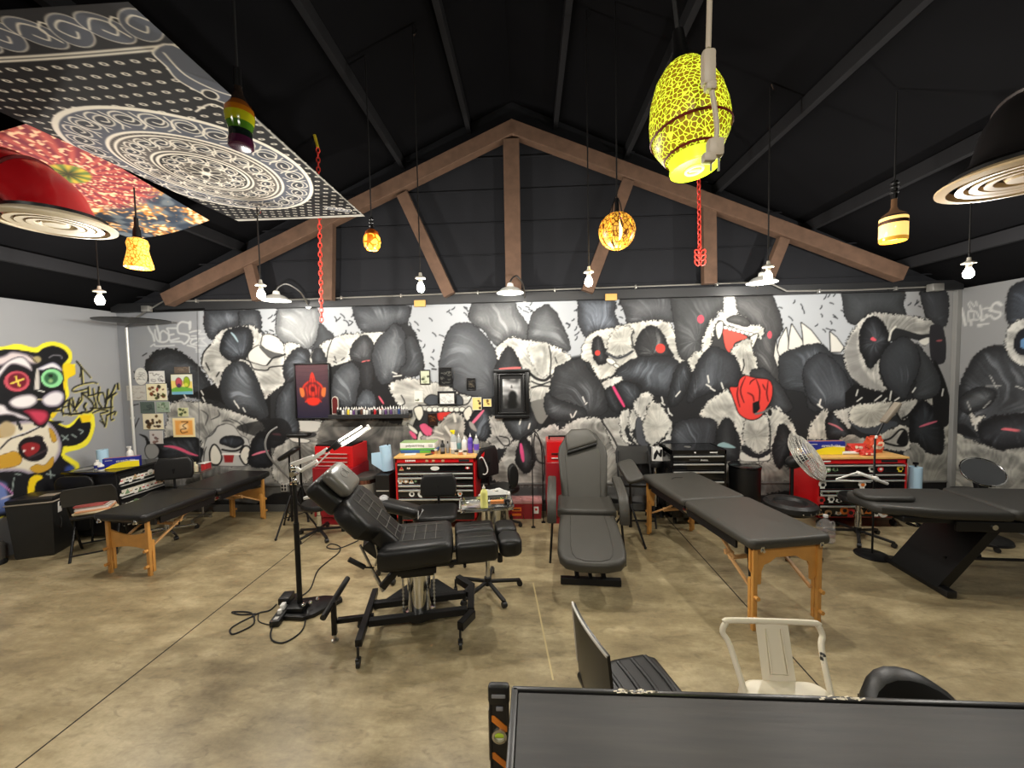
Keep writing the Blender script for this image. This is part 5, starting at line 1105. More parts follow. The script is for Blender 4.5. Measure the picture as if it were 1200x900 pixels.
papers = [((157, 431, 173, 451), 'round_sketch', 'white oval paper sketch pinned highest at the left', sketch(9, (226, 226, 220), (120, 120, 120), 1), True),
    ((174, 435, 193, 449), 'art_print', 'white paper with black ink flash pinned right of the oval sketch', sketch(10, (228, 228, 224), (50, 44, 50), 2), False),
    ((148, 452, 171, 469), 'art_print', 'pale wide pencil drawing pinned nearest the white corner pole', sketch(12, (196, 194, 188), (150, 142, 134), 3), False),
    ((171, 450, 196, 469), 'art_print', 'cream flash sheet with brown and green spots, upper of the two', spots([(120, 60, 30), (150, 110, 60), (80, 90, 40), (70, 60, 40), (160, 60, 50)], 15, 2.6, (238, 230, 196), 4), False),
    ((200, 439, 226, 462), 'art_print', 'bright coloured cartoon landscape print pinned at the right of the papers', scene_pic, False),
    ((164, 471, 182, 484), 'art_print', 'dark green teal print under the cream flash sheet', sketch(9, (86, 100, 96), (50, 60, 60), 6), False),
    ((183, 471, 199, 483), 'art_print', 'pale green print beside the dark green print', spots([(110, 140, 110), (176, 190, 170)], 9, 2.2, (150, 168, 150), 7), False),
    ((208, 478, 221, 488), 'art_print', 'small green landscape print above the orange print', spots([(70, 90, 50), (60, 70, 60)], 7, 2, (206, 206, 160), 8), False),
    ((167, 485, 192, 503), 'art_print', 'cream flash sheet with dark brown spots, lower of the two', spots([(70, 50, 30), (110, 84, 50), (90, 100, 60), (60, 44, 36)], 13, 3, (236, 226, 196), 9), False),
    ((202, 490, 229, 512), 'art_print', 'orange print with a dark curled line and cream border', snake_pic, False),
    ((175, 505, 191, 520), 'art_print', 'small grey paper with a brown sketch, lowest of the pinned papers', spots([(110, 84, 84), (140, 110, 104)], 7, 2.2, (206, 200, 196), 11), False),
    ((204, 430, 222, 437), 'wood_sign', 'small brown sign above the cartoon landscape print', sketch(5, (104, 92, 82), (140, 126, 110), 12), False)]
for (x0, y0, x1, y1), nm, lab, fn, oval in papers:
    cx_, cz_, w_, h_ = wrect(x0, y0, x1, y1, D-.012); 
    t = thing(nm, lab, 'picture', (cx_, D-.012, cz_), 0, 'papers pinned by the left corner')
    if oval: 
        ptsv = [(math.cos(a)*w_/2, math.sin(a)*h_/2) for a in np.linspace(0, 2*math.pi, 28, endpoint=False)]
        obj('sheet', prism(ptsv, .006, Matrix.Translation((0, .006, 0)) @ XZ), mat('cream_paper', (214, 214, 208), .7), t)
        panel('drawing', w_*.66, h_*.7, fn, PAPER, t, y=-.001)
    else:
        obj('sheet', box((0, .004, 0), (w_, .006, h_), 0), mat('cream_paper', (214, 214, 208), .7), t, smooth=False)
        panel('drawing', w_, h_, fn, PAPER, t, y=-.0005)
def frame_pic(name, lab, r, bw, fn, fm, depth=.03, matte=None, group=None, cat='picture frame', y=None, tilt=0):
    cx_, cz_, w_, h_ = wrect(*r, D-depth); t = thing(name, lab, cat, (cx_, D-.004, cz_), 0, group)
    d = depth
    bars = [box((0, -d/2, h_/2-bw/2), (w_, d, bw), .004), box((0, -d/2, -h_/2+bw/2), (w_, d, bw), .004), box((w_/2-bw/2, -d/2, 0), (bw, d, h_-2*bw), .004), box((-w_/2+bw/2, -d/2, 0), (bw, d, h_-2*bw), .004)]
    obj('frame', bars, fm, t)
    if matte: obj('mount', box((0, -.008, 0), (w_-2*bw, .010, h_-2*bw)), matte[0], t, smooth=False); panel('print', w_*matte[1], h_*matte[2], fn, GLOSSP, t, y=-.0145)
    else: panel('print', w_-1.9*bw, h_-1.9*bw, fn, GLOSSP, t, y=-.010)
    return t
BF = mat('black_frame', (17, 17, 18), .35)
def redfig(c):
    W_, H_ = c.w/c.sc, c.h/c.sc; yy = np.linspace(0, 1, c.h)[:, None, None]
    c.a[:] = np.array((92, 62, 66))*(1-yy)+np.array((44, 40, 58))*yy
    for i in range(12): c.stroke([(0, H_*(.05+.08*i)), (W_*.5, H_*(.07+.08*i)), (W_, H_*(.04+.08*i))], .6, (58, 46, 54), alpha=.5)
    Rr = (206, 56, 44)
    c.ell((W_*.5, H_*.52), W_*.34, H_*.22, (112, 42, 44), soft=2.5); c.fill([(W_*.44, H_*.2), (W_*.5, H_*.14), (W_*.56, H_*.2), (W_*.58, H_*.3), (W_*.5, H_*.34), (W_*.42, H_*.3)], Rr, soft=1.4)
    for s in (-1, 1):
        c.stroke([(W_*(.5+.06*s), H_*.30), (W_*(.5+.24*s), H_*.38), (W_*(.5+.34*s), H_*.5)], 2.6, Rr, soft=1.6); c.fill([(W_*(.5+.28*s), H_*.46), (W_*(.5+.4*s), H_*.44), (W_*(.5+.36*s), H_*.6), (W_*(.5+.26*s), H_*.58)], (226, 116, 60), soft=1.6)
        c.stroke([(W_*(.5+.20*s), H_*.42), (W_*(.5+.16*s), H_*.62), (W_*(.5+.24*s), H_*.7)], 1.6, Rr, soft=1.4)
    c.ell((W_*.5, H_*.48), W_*.15, H_*.12, Rr, soft=2); c.ell((W_*.5, H_*.46), W_*.07, H_*.05, (100, 30, 34), soft=1.5); c.ell((W_*.5, H_*.69), W_*.2, H_*.08, (222, 54, 40), soft=2)
    for k in (-.1, -.03, .04, .1): c.stroke([(W_*(.5+k), H_*.26), (W_*(.5+k*1.6), H_*.62)], .7, (90, 30, 34))
frame_pic('poster', 'tall dark poster with a glowing red figure in a thin black frame', (343.5, 426, 388, 491), .018, redfig, BF, .03, cat='poster')
def darkpic(c):
    W_, H_ = c.w/c.sc, c.h/c.sc; yy, xx = np.mgrid[0:c.h, 0:c.w]; k = n2(xx*.05, yy*.05)[..., None]*.6+n2(xx*.13, yy*.13)[..., None]*.4
    v = np.clip(1.25-(yy/c.h)[..., None]*1.0, 0, 1); c.a[:] = 36+235*k*v
    c.ell((W_*.55, H_*.6), W_*.24, H_*.2, (26, 26, 26), soft=3); c.ell((W_*.52, H_*.85), W_*.3, H_*.2, (24, 24, 24), soft=4); c.fill([(W_*.45, H_*.3), (W_*.5, H_*.2), (W_*.55, H_*.3)], (60, 60, 60), soft=2)
def fr2(name, lab, r, bw, fn, depth, mt): 
    t = frame_pic(name, lab, r, bw, fn, BF, depth, mt); w_, h_ = [abs(v) for v in wrect(*r, D-depth)[2:]]
    q = .052
    obj('inner_moulding', [box((0, -.03, h_/2-bw-q/2), (w_-2*bw, .03, .02), .005), box((0, -.03, -h_/2+bw+q/2), (w_-2*bw, .03, .02), .005), box((w_/2-bw-q/2, -.03, 0), (.02, .03, h_-2*bw-q), .005), box((-w_/2+bw+q/2, -.03, 0), (.02, .03, h_-2*bw-q), .005)], mat('black_inner_frame', (34, 34, 35), .3), t)
fr2('picture_frame', 'large wide black frame around a misty black and white picture', (578.5, 433, 620.5, 490), .045, darkpic, .05, (mat('black_mount', (24, 24, 25), .7), .52, .60))
plaq = lambda ink, seed, bg=(20, 20, 21): sketch(9, bg, ink, seed)
small = [((491.5, 433.5, 504.5, 450.5), 'thin black frame with a pale green skull card, leftmost of the top three', spots([(60, 70, 50), (176, 186, 150)], 5, 2.4, (200, 206, 180), 21), .014),
    ((513.5, 430.5, 530.5, 452), 'black award plaque with grey lettering, middle of the top three', plaq((150, 150, 140), 22), .012),
    ((546.5, 443, 557.5, 457), 'small dark plaque in a black frame, lower right of the top three', plaq((110, 100, 84), 23), .010),
    ((512.5, 458.5, 535, 475.5), 'black frame around a white certificate above the snarling teeth', sketch(8, (226, 226, 222), (150, 150, 150), 24), .03),
    ((485, 457, 496, 471.5), 'white card with a small red picture beside the fang', spots([(190, 50, 40), (60, 90, 50)], 2, 1.6, (228, 226, 220), 25), .006),
    ((553, 465.5, 564.5, 480.5), 'cream card with an orange square and dark mark', spots([(60, 40, 20), (226, 150, 50)], 3, 2, (238, 214, 140), 26), .007),
    ((566, 467.5, 576, 476.5), 'small yellow card tucked beside the large black frame', spots([(110, 80, 40), (200, 170, 80)], 4, 1.4, (240, 212, 130), 27), .004),
    ((501, 484.5, 512.5, 499), 'dark brown plaque over the panda mouth', sketch(6, (44, 24, 20), (150, 100, 50), 28), .006)]
for r, lab, fn, bw in small:
    light = 'card' in lab and 'frame with' not in lab
    frame_pic('wall_card' if light else ('wall_plaque' if 'plaque' in lab else 'picture_frame'), lab, r, bw, fn, mat('white_card_edge', (222, 220, 212), .6) if light else (mat('brown_plaque_wood', (40, 24, 20), .4) if 'brown' in lab else BF), .018, None, 'small frames and cards on the mural', 'card' if light else ('plaque' if 'plaque' in lab else 'picture frame'))
# black wall shelf with ink bottles
sx0, sz0 = on_y(388, 485, D-.07)[[0, 2]]; sx1 = on_y(482, 485, D-.07)[0]; shz = on_y(430, 485.5, D-.14)[2]
t = thing('wall_shelf', 'floating black shelf crowded with small ink bottles', 'shelf', ((sx0+sx1)/2, D-.005, shz)); L_ = sx1-sx0
obj('board', box((0, -.075, -.03), (L_, .15, .055), .004), mat('black_shelf', (34, 34, 35), .5), t, smooth=False)
obj('back_lip', box((0, -.006, .01), (L_, .012, .05), .003), mat('black_shelf', (34, 34, 35), .5), t, smooth=False)
R = random.Random(11)
inks = [('black', (22, 22, 24)), ('grey', (120, 120, 122)), ('white', (220, 218, 212)), ('red', (176, 34, 40)), ('purple', (92, 60, 110)), ('blue', (50, 70, 120)), ('yellow', (220, 196, 50)), ('brown', (90, 60, 46))]
protoB = {}
k = 0
for row in range(2):
    n = 26 if row == 0 else 25
    for i in range(n):
        cn, cc = ('yellow', inks[6][1]) if (row == 0 and i == 4) else R.choice(inks[:6]+inks[7:]+inks[:3])
        x = -L_/2+.12+(L_-.16)*(i+.5*row)/(n); y = D-.118+row*.052
        if cn not in protoB:
            b = colored('ink_bottle', [(lathe([(0, 0), (.0155, 0), (.0165, .006), (.0165, .052), (.012, .062), (.007, .066), (0, .066)], n=12), mat('ink_'+cn, cc, .3)), (lathe([(.008, .064), (.008, .078), (.0035, .088), (.002, .098), (0, .098)], n=10), WHITEP if cn != 'white' else BLKP)])
            protoB[cn] = b; o = b
        else: o = protoB[cn].copy(); COL.objects.link(o)
        o.location = (t.location.x+x, y, shz-.0025+.0); s = R.uniform(.9, 1.15); o.scale = (1, 1, s)
        tag(o, 'small ink bottle with a %s body on the black wall shelf' % cn, 'bottle', 'ink bottles on the wall shelf')
        k += 1
t2 = thing('memorial_plaque', 'narrow dark red plaque with a pointed top on the shelf end', 'plaque', (t.location.x-L_/2+.06, D-.05, shz-.0025))
obj('panel', prism([(-.045, 0), (.045, 0), (.045, .20), (.03, .235), (0, .25), (-.03, .235), (-.045, .20)], .02, XZ), mat('white_plaque_edge', (196, 188, 176), .5), t2, smooth=False)
obj('face', prism([(-.036, .012), (.036, .012), (.036, .196), (.024, .224), (0, .236), (-.024, .224), (-.036, .196)], .005, Matrix.Translation((0, -.019, 0)) @ XZ), mat('dark_red_plaque', (96, 26, 26), .4), t2, smooth=False)
# outlets on the rail
for (x0, y0, x1, y1), lab in (((328.5, 567, 336.5, 576), 'grey double wall outlet right of the left massage table'),):
    cx_, cz_, w_, h_ = wrect(x0, y0, x1, y1, D-.02); t = thing('wall_outlet', lab, 'outlet', (cx_, D-.001, cz_))
    obj('plate', box((0, -.01, 0), (w_, .018, h_), .004), mat('grey_outlet', (176, 174, 168), .4), t)
    obj('socket', [box((dx, -.020, dz), (w_*.3, .004, h_*.32), .003) for dx in (-w_*.23, w_*.23) for dz in (-h_*.22, h_*.22)], BLKP, t)
# ------------------------------------------------------------------ massage tables
OAK = mat('varnished_beech', (206, 148, 74), .4, noise=.18, nscale=14, coat=.2)
PINE = mat('pale_beech_strut', (198, 152, 100), .5, noise=.15, nscale=18)
def massage_table(name, lab, loc, rz, W_, L_, H_, leg_in, style, rad=.05):
    t = thing(name, lab, 'massage table', loc, rz); th = .075
    for s in (-1, 1):
        pts = rrect(W_, L_/2-.004, rad, 4); pts = [(x, y+s*L_/4) for x, y in pts]
        cu = obj('cushion', slab(pts, H_-th, th, .028), BLACKV if style == 'low' else GREYV, t)
    obj('apron', [box((sx*(W_/2-.035), sy*L_/4*.8, H_-th-.035), (.022, L_/2*.74, .07), .003) for sx in (-1, 1) for sy in (-1, 1)]+[box((0, sy*(L_/2-leg_in-.06), H_-th-.035), (W_-.08, .022, .07), .003) for sy in (-1, 1)]+[box((0, 0, H_-th-.008), (W_-.08, L_-.1, .012))], BLKP, t, smooth=False)
    for s in (-1, 1):
        y = s*(L_/2-leg_in); lx = W_/2-.065
        for sx in (-1, 1):
            obj('leg', [bar((sx*lx, y, 0.0), (sx*lx, y, H_-th-.01), .036, .026, .003), bar((sx*(lx+.0), y-s*.031, .03), (sx*lx, y-s*.031, H_*.55), .036, .026, .003), cyl((sx*lx, y-.045, .10), (sx*lx, y+.045, .10), .016, n=10), cyl((sx*lx, y-.045, .26), (sx*lx, y+.045, .26), .016, n=10)], OAK, t)
        if style == 'low':      # panel between the legs, concave above and below
            n = 10; x0 = lx+.016
            up_ = [(-x0+2*x0*i/n, .445-.05*math.sin(math.pi*i/n)) for i in range(n+1)]; dn = [(x0-2*x0*i/n, .245+.035*math.sin(math.pi*i/n)) for i in range(n+1)]
            obj('end_panel', prism(up_+dn, .016, Matrix.Translation((0, y-s*.014+.008, 0)) @ XZ), OAK, t, smooth=False)
        else:                   # arch cut from a tall board
            x0 = lx+.03; hi = H_-th-.005
            o_ = [(-x0, hi), (x0, hi), (x0, .46), (lx-.03, .34)]; 
            arch = [(lx-.06, .34), (lx-.065, .44), (lx-.085, .485), (lx-.13, .50), (lx-.16, .52), (lx-.18, .535)]
            o_ += arch+[(-a, b) for a, b in arch[::-1]]+[(-(lx-.03), .34), (-x0, .46)]
            obj('end_panel', prism(o_, .016, Matrix.Translation((0, y-s*.014+.008, 0)) @ XZ), OAK, t, smooth=False)
        for sx in (-1, 1):
            obj('brace', [bar((sx*(lx-.03), y-s*.03, .26), (sx*(lx-.03), y-s*.36, .44), .026, .016, .002), bar((sx*(lx-.055), y-s*.28, .40), (sx*(lx-.055), y-s*.58, H_-th-.03), .026, .016, .002), cyl((sx*(lx-.08), y-s*.33, .425), (sx*(lx-.005), y-s*.33, .425), .013, n=10)], PINE, t)
            ct = obj('corner_fitting', [box((sx*(W_/2-.09), s*(L_/2-.010), H_-th+.012), (.03, .016, .05), .004), cyl((sx*(W_/2-.09), s*(L_/2-.008), H_-th+.0), (sx*(W_/2-.09), s*(L_/2+.010), H_-th+.0), .012, n=10)], CHROME, t)
        obj('cross_rail', bar((-(lx-.02), y-s*.30, .40), (lx-.02, y-s*.30, .40), .022, .03, .002), PINE, t)
    obj('hinge', [box((sx*(W_/2-.02), 0, H_-th-.03), (.012, .07, .03), .002) for sx in (-1, 1)], CHROME, t)
    return t
massage_table('massage_table', 'black folding massage table on wooden legs by the left wall', (-3.92, 4.26, 0), -6.3, .60, 1.60, .635, .09, 'low')
mt = massage_table('massage_table', 'grey-black folding massage table on arched wooden legs at centre right', (1.76, 3.70, 0), 9.5, .66, 1.76, .70, .055, 'arch')
obj('strap', tube([(-.27, -.80, .62), (-.275, -.795, .5), (-.27, -.80, .42)], .012, 6, 4), BLKP, mt); obj('strap', tube([(-.16, -.62, .62), (-.16, -.63, .5), (-.15, -.64, .30)], .010, 6, 3), BLKP, mt)
obj('face_hole_flap', tube([(-.09, .62, .701), (-.04, .66, .702), (.05, .65, .702)], .006, 6, 5), BLACKV, mt)

# ------------------------------------------------------------------ hydraulic tattoo chair
def caster(p, r=.03, ax=(1, 0, 0)):
    x, y, z = p; return [lathe([(0, -.011), (r, -.011), (r+.001, 0), (r, .011), (0, .011)], (x, y, r), 18, axis=ax), box((x, y, r+.022), (.034, .038, .03), .006), cyl((x, y, r+.03), (x, y, z), .009, n=10)]
hy = thing('hydraulic_tattoo_chair', 'black reclining hydraulic tattoo chair with chrome column and split leg rests', 'tattoo chair', (-.88, 2.86, 0), 12)
SEAM = mat('seam_stitch', (92, 90, 84), .6)
# base
for y in (-.10, .11): obj('base_rail', bar((-.36, y, .135), (.36, y, .135), .05, .05, .004), BLKM, hy, smooth=False)
obj('cross_member', [bar((-.38, -.34, .15), (-.38, .28, .15), .045, .05, .004)], BLKM, hy, smooth=False)
obj('cross_member', [bar((.36, -.12, .14), (.40, -.16, .15), .05, .05, .004), bar((.40, -.17, .15), (.30, -.30, .15), .05, .06, .004), bar((.36, .10, .14), (.42, .18, .15), .05, .05, .004), bar((.42, .16, .15), (.30, .33, .15), .05, .06, .004), bar((.385, -.15, .15), (.41, .17, .15), .05, .06, .004)], BLKM, hy, smooth=False)
for p, r_ in (((-.38, -.36, .14), .03), ((.30, -.32, .14), .032), ((.28, .34, .14), .03), ((-.38, .28, .14), .03)):
    obj('caster', caster(p, r_), BLKP, hy)
obj('column', lathe([(0, .11), (.105, .11), (.105, .125), (.088, .13), (.088, .42), (.094, .425), (.094, .45), (0, .45)], n=32), CHROME, hy)
obj('column_collar', [box((0, 0, .455), (.24, .22, .03), .006), lathe([(0, .09), (.12, .09), (.12, .115), (0, .115)], n=28)], BLKM, hy)
obj('chain_guard', [tube([(sx*.115, -.05, z) for z in np.linspace(.13, .45, 10)], .006, 6) for sx in (-1, 1)]+[sph((sx*.115, -.05, z), .010, n=8) for sx in (-1, 1) for z in np.linspace(.13, .45, 12)], STEEL, hy)
obj('pump_cover', [prism([(-.30, .16), (.30, .16), (.12, .40), (-.10, .40)], .03, Matrix.Translation((0, 0, .10)))], BLKM, hy, smooth=False)
obj('seat_frame', [bar((-.22, -.10, .52), (.52, -.10, .52), .035, .03, .003), bar((-.22, .10, .52), (.52, .10, .52), .035, .03, .003), box((.0, 0, .50), (.28, .3, .05), .006), cyl((.62, -.12, .50), (.62, -.12, .56), .02, n=12), cyl((.35, -.14, .50), (.35, .14, .50), .012)], BLKM, hy)
# seat cushion: waisted at the hinge
sp = [(-.26, -.24), (-.20, -.265), (.22, -.235), (.26, -.20), (.27, 0), (.26, .20), (.22, .235), (-.16, .235), (-.24, .17), (-.215, .085), (-.18, .07), (-.17, 0), (-.18, -.07), (-.215, -.085), (-.25, -.12)]
obj('seat_cushion', slab([(x, y) for x, y in sp], .56, .17, .045), BLACKV, hy)
obj('seat_stitching', [tube([(-.12, y, .7335), (.19, y, .7335)], .0025, 5) for y in (-.13, 0.0, .13)]+[tube([(x, -.14, .7335), (x, .14, .7335)], .0025, 5) for x in (-.10, -.02, .06, .14)], SEAM, hy)
for i, (x0, x1, z0) in enumerate(((.285, .60, .55), (.612, .785, .565))):
    for s in (-1, 1):
        pts = [(x0+(x1-x0)/2+a, s*.112+b) for a, b in rrect(x1-x0, .215, .035 if i == 0 else .06, 4)]
        lg = obj('leg_rest', slab(pts, z0, .155 if i == 0 else .13, .035), BLACKV, hy)
        if i == 0: obj('stitching', tube([(x0+.03, s*.112, z0+.1575), (x1-.03, s*.112, z0+.1575)], .0025, 5), SEAM, lg)
# backrest at 45 degrees: local frame u along the back, v across, w normal
ang = math.radians(133)
BM = Matrix.Translation((-.115, 0, .665)) @ Matrix.Rotation(math.pi-ang, 4, 'Y') @ Matrix.Rotation(math.pi, 4, 'Z')
K_ = .86
bp = [(.02, -.14), (.12, -.145), (.24, -.155), (.30, -.22), (.36, -.275), (.52, -.27), (.61, -.235), (.645, -.18), (.65, 0), (.645, .18), (.61, .235), (.52, .27), (.36, .275), (.30, .22), (.24, .155), (.12, .145), (.02, .14), (.0, 0)]
obj('back_cushion', put(slab([(u*K_, v) for u, v in bp], -.10, .14, .038), BM), BLACKV, hy)
obj('lower_back_pad', put(slab([(x*.9+.0, y*.78) for x, y in ((.0, -.15), (.24, -.19), (.27, 0), (.24, .19), (.0, .15))], -.17, .09, .03), BM), BLACKV, hy)
obj('back_stitching', [put(tube([(u, -.115, .0435), (u, .115, .0435)], .0025, 5), BM) for u in (.10, .19, .28, .37, .46)]+[put(tube([(.06, v, .0435), (.51, v, .0435)], .0025, 5), BM) for v in (-.11, 0, .11)], SEAM, hy)
hd = obj('headrest', put(slab([(u+.655, v) for u, v in rrect(.27, .37, .05, 4)], -.13, .13, .035), BM), BLACKV, hy)
obj('head_pillow', put(slab([(u+.665, v) for u, v in rrect(.24, .34, .06, 4)], .004, .09, .04), BM), mat('pillow_vinyl', (92, 90, 84), .32), hd)
obj('pillow_emblem', [put(tube([(.68+.03*math.cos(a), .02+.05*math.sin(a), .0965) for a in np.linspace(0, 2*math.pi, 14)], .003, 5), BM), put(tube([(.66, -.06, .0965), (.72, -.03, .0965)], .003, 5), BM)], SEAM, hd)
obj('headrest_bar', [put(box((.56, v, -.06), (.14, .02, .012)), BM) for v in (-.06, .06)], CHROME, hy)
obj('gas_strut', [cyl((-.40, -.10, .72), (-.30, -.12, .50), .009), cyl((-.30, -.12, .50), (-.24, -.14, .38), .014), tube([(-.30, -.13, .78), (-.27, -.15, .66), (-.29, -.15, .58)], .008, 6, 4)], STEEL, hy)
obj('lever', [bar((-.24, -.20, .44), (-.12, -.16, .56), .035, .05, .004)], BLKM, hy)
obj('handle', [cyl((-.30, -.14, .56), (-.36, -.16, .58), .006), cyl((-.36, -.16, .58), (-.46, -.18, .66), .017)], BLKP, hy)
obj('armrest_mount', [cyl((-.33, .24, .72), (-.42, .30, .60), .016), cyl((-.36, .26, .70), (-.40, .28, .65), .026)], CHROME, hy)
# outrigger footbar at the left end
obj('outrigger', [bar((-.34, -.02, .125), (-.60, -.02, .125), .035, .035, .003), bar((-.61, -.06, .30), (-.61, -.06, .05), .034, .034, .003)], BLKM, hy)
obj('outrigger_foot', [lathe([(0, 0), (.024, 0), (.024, .012), (.01, .02), (.01, .06), (0, .06)], (-.61, -.06, 0), 14)], STEEL, hy)
obj('foot_bar', [cyl((-.64, -.20, .27), (-.58, .22, .31), .022)], BLKP, hy)
obj('locking_knob', [cyl((-.44, -.02, .12), (-.44, -.02, .075), .016), sph((-.44, -.02, .065), .02, n=12)], BLKP, hy)

# ------------------------------------------------------------------ reclining facial chair facing the viewer
DG = GREYV
rc = thing('reclining_chair', 'dark grey reclining facial chair with pillow and armrests facing the viewer', 'recliner', (.53, 3.52, 0), -4)
obj('base', [bar((-.27, -.10, .035), (.27, -.10, .035), .05, .06, .004), bar((-.25, .62, .035), (.25, .62, .035), .05, .05, .004), bar((-.12, -.1, .06), (-.12, .62, .06), .04, .04), bar((.12, -.1, .06), (.12, .62, .06), .04, .04), bar((-.12, -.1, .05), (-.12, .10, .40), .03, .03), bar((.0, -.1, .05), (-.03, .10, .40), .03, .03), bar((.12, -.1, .05), (.12, .10, .40), .03, .03), bar((-.22, .5, .05), (-.22, .5, .40), .04, .04), bar((.22, .5, .05), (.22, .5, .40), .04, .04), box((0, .35, .40), (.46, .5, .04))], BLKM, rc, smooth=False)
RM1 = Matrix.Translation((0, .26, .44)) @ Matrix.Rotation(math.radians(15), 4, 'X')
FW = 1.13
foot = [(-.235, -.02), (-.255, -.30), (-.26, -.50), (-.245, -.60), (-.20, -.66), (-.10, -.69), (0, -.695), (.10, -.69), (.20, -.66), (.245, -.60), (.26, -.50), (.255, -.30), (.235, -.02)]
obj('leg_rest', put(slab([(x*FW, y) for x, y in foot], 0, .10, .035), RM1), DG, rc)
obj('leg_rest_panel', put(slab([(x*.70, y*.90-.03) for x, y in foot], .094, .012, .008), RM1), DG, rc)
seat_pts = [(-.27, -.02), (-.26, .33), (-.22, .36), (.22, .36), (.26, .33), (.27, -.02), (.20, -.05), (-.20, -.05)]
obj('seat', put(slab([(x*1.08, y) for x, y in seat_pts], .0, .10, .03), Matrix.Translation((0, .30, .46)) @ Matrix.Rotation(math.radians(4), 4, 'X')), DG, rc)
RM2 = Matrix.Translation((0, .62, .50)) @ Matrix.Rotation(math.radians(61), 4, 'X')
bk = [(-.24, 0), (-.255, .25), (-.275, .50), (-.265, .60), (-.17, .76), (-.12, .79), (.12, .79), (.17, .76), (.265, .60), (.275, .50), (.255, .25), (.24, 0)]
obj('backrest', put(slab(bk, -.02, .10, .03), RM2), DG, rc)
obj('back_panel', put(slab([(x*.72, y*.90+.03) for x, y in bk], .075, .012, .008), RM2), DG, rc)
obj('pillow', put(slab([(-.17, .53), (.15, .63), (.17, .66), (.10, .78), (.05, .80), (-.12, .79), (-.19, .72)], .085, .07, .03), RM2), mat('pillow_grey_vinyl', (70, 68, 62), .5), rc)
obj('pillow_edge', put(slab([(-.17, .50), (.155, .605), (.16, .645), (-.17, .54)], .075, .06, .015), RM2), BLACKV, rc)
for s in (-1, 1):
    ar = obj('armrest', loft([[(s*(.345+dx*.045+.0), y, z+dz*.035) for dx, dz in ((-1, -.7), (-.7, -1), (.7, -1), (1, -.7), (1, .7), (.7, 1), (-.7, 1), (-1, .7))] for y, z in ((.12, .50), (.14, .60), (.22, .69), (.40, .73), (.62, .75), (.66, .74))]), DG, rc)
    obj('arm_bracket', bar((s*.34, .30, .40), (s*.34, .36, .70), .03, .04), BLKM, ar)
    obj('arm_leg', [cyl((s*.34, .30, .45), (s*.37, .26, .0), .012)], BLKM, rc)

# ------------------------------------------------------------------ red tool chests
REDP = mat('red_tool_paint', (196, 20, 26), .3, coat=.3)
DKRED = mat('dark_red_paint', (150, 22, 34), .4, coat=.2)
BLKG = mat('gloss_black_paint', (14, 14, 15), .22, coat=.3)
TOPW = mat('light_wood_top', (224, 176, 104), .45, noise=.12, nscale=12)
PULL = mat('aluminium_pull', (226, 226, 222), .3, .6)
def text_obj(name, s, size, m, parent, loc, rot=(math.radians(90), 0, 0), ext=.001, sx=1.0):
    cu = bpy.data.curves.new('txt', 'FONT'); cu.body = s; cu.size = size; cu.align_x = 'CENTER'; cu.align_y = 'CENTER'; cu.extrude = ext
    tmp = bpy.data.objects.new('txt', cu); COL.objects.link(tmp); bpy.context.view_layer.update()
    me = bpy.data.meshes.new_from_object(tmp.evaluated_get(bpy.context.evaluated_depsgraph_get())); bpy.data.objects.remove(tmp); bpy.data.curves.remove(cu)
    me.name = name; me.materials.clear(); me.materials.append(m); o = bpy.data.objects.new(name, me); COL.objects.link(o)
    o.parent = parent; o.location = loc; o.rotation_euler = rot; o.scale = (sx, 1, 1); return o
STK = [mat('sticker_white', (232, 230, 222), .5), mat('sticker_black', (24, 24, 24), .5), mat('sticker_orange', (226, 120, 40), .5), mat('sticker_red', (206, 50, 50), .5), mat('sticker_yellow', (236, 206, 60), .5), mat('sticker_tan', (190, 150, 110), .5), mat('sticker_green', (120, 150, 110), .5)]
def sticker(parent, x, z, y, r, kind, m, m2):
    bg = prism([(r*math.cos(a), r*math.sin(a)) for a in np.linspace(0, 2*math.pi, 18, endpoint=False)], .002, Matrix.Translation((x, y, z)) @ XZ) if kind == 'o' else prism(kind, .002, Matrix.Translation((x, y, z)) @ Matrix.Scale(r, 4) @ XZ)
    inn = prism([(r*.5*math.cos(a), r*.45*math.sin(a)) for a in np.linspace(0, 2*math.pi, 10, endpoint=False)], .001, Matrix.Translation((x+.1*r, y-.0021, z)) @ XZ)
    colored('sticker', [(bg, m), (inn, m2)], parent, smooth=False)
SKULL = [(-.6, -1), (.6, -1), (.6, -.5), (1, -.1), (.9, .7), (.4, 1), (-.4, 1), (-.9, .7), (-1, -.1), (-.6, -.5)]
TRI = [(-1, -.9), (1, -.9), (.5, .2), (.1, 1), (-.2, .4)]
BLOB = [(-1, -.3), (0, -.7), (1, -.4), (.8, .5), (.1, .3), (-.7, .6)]
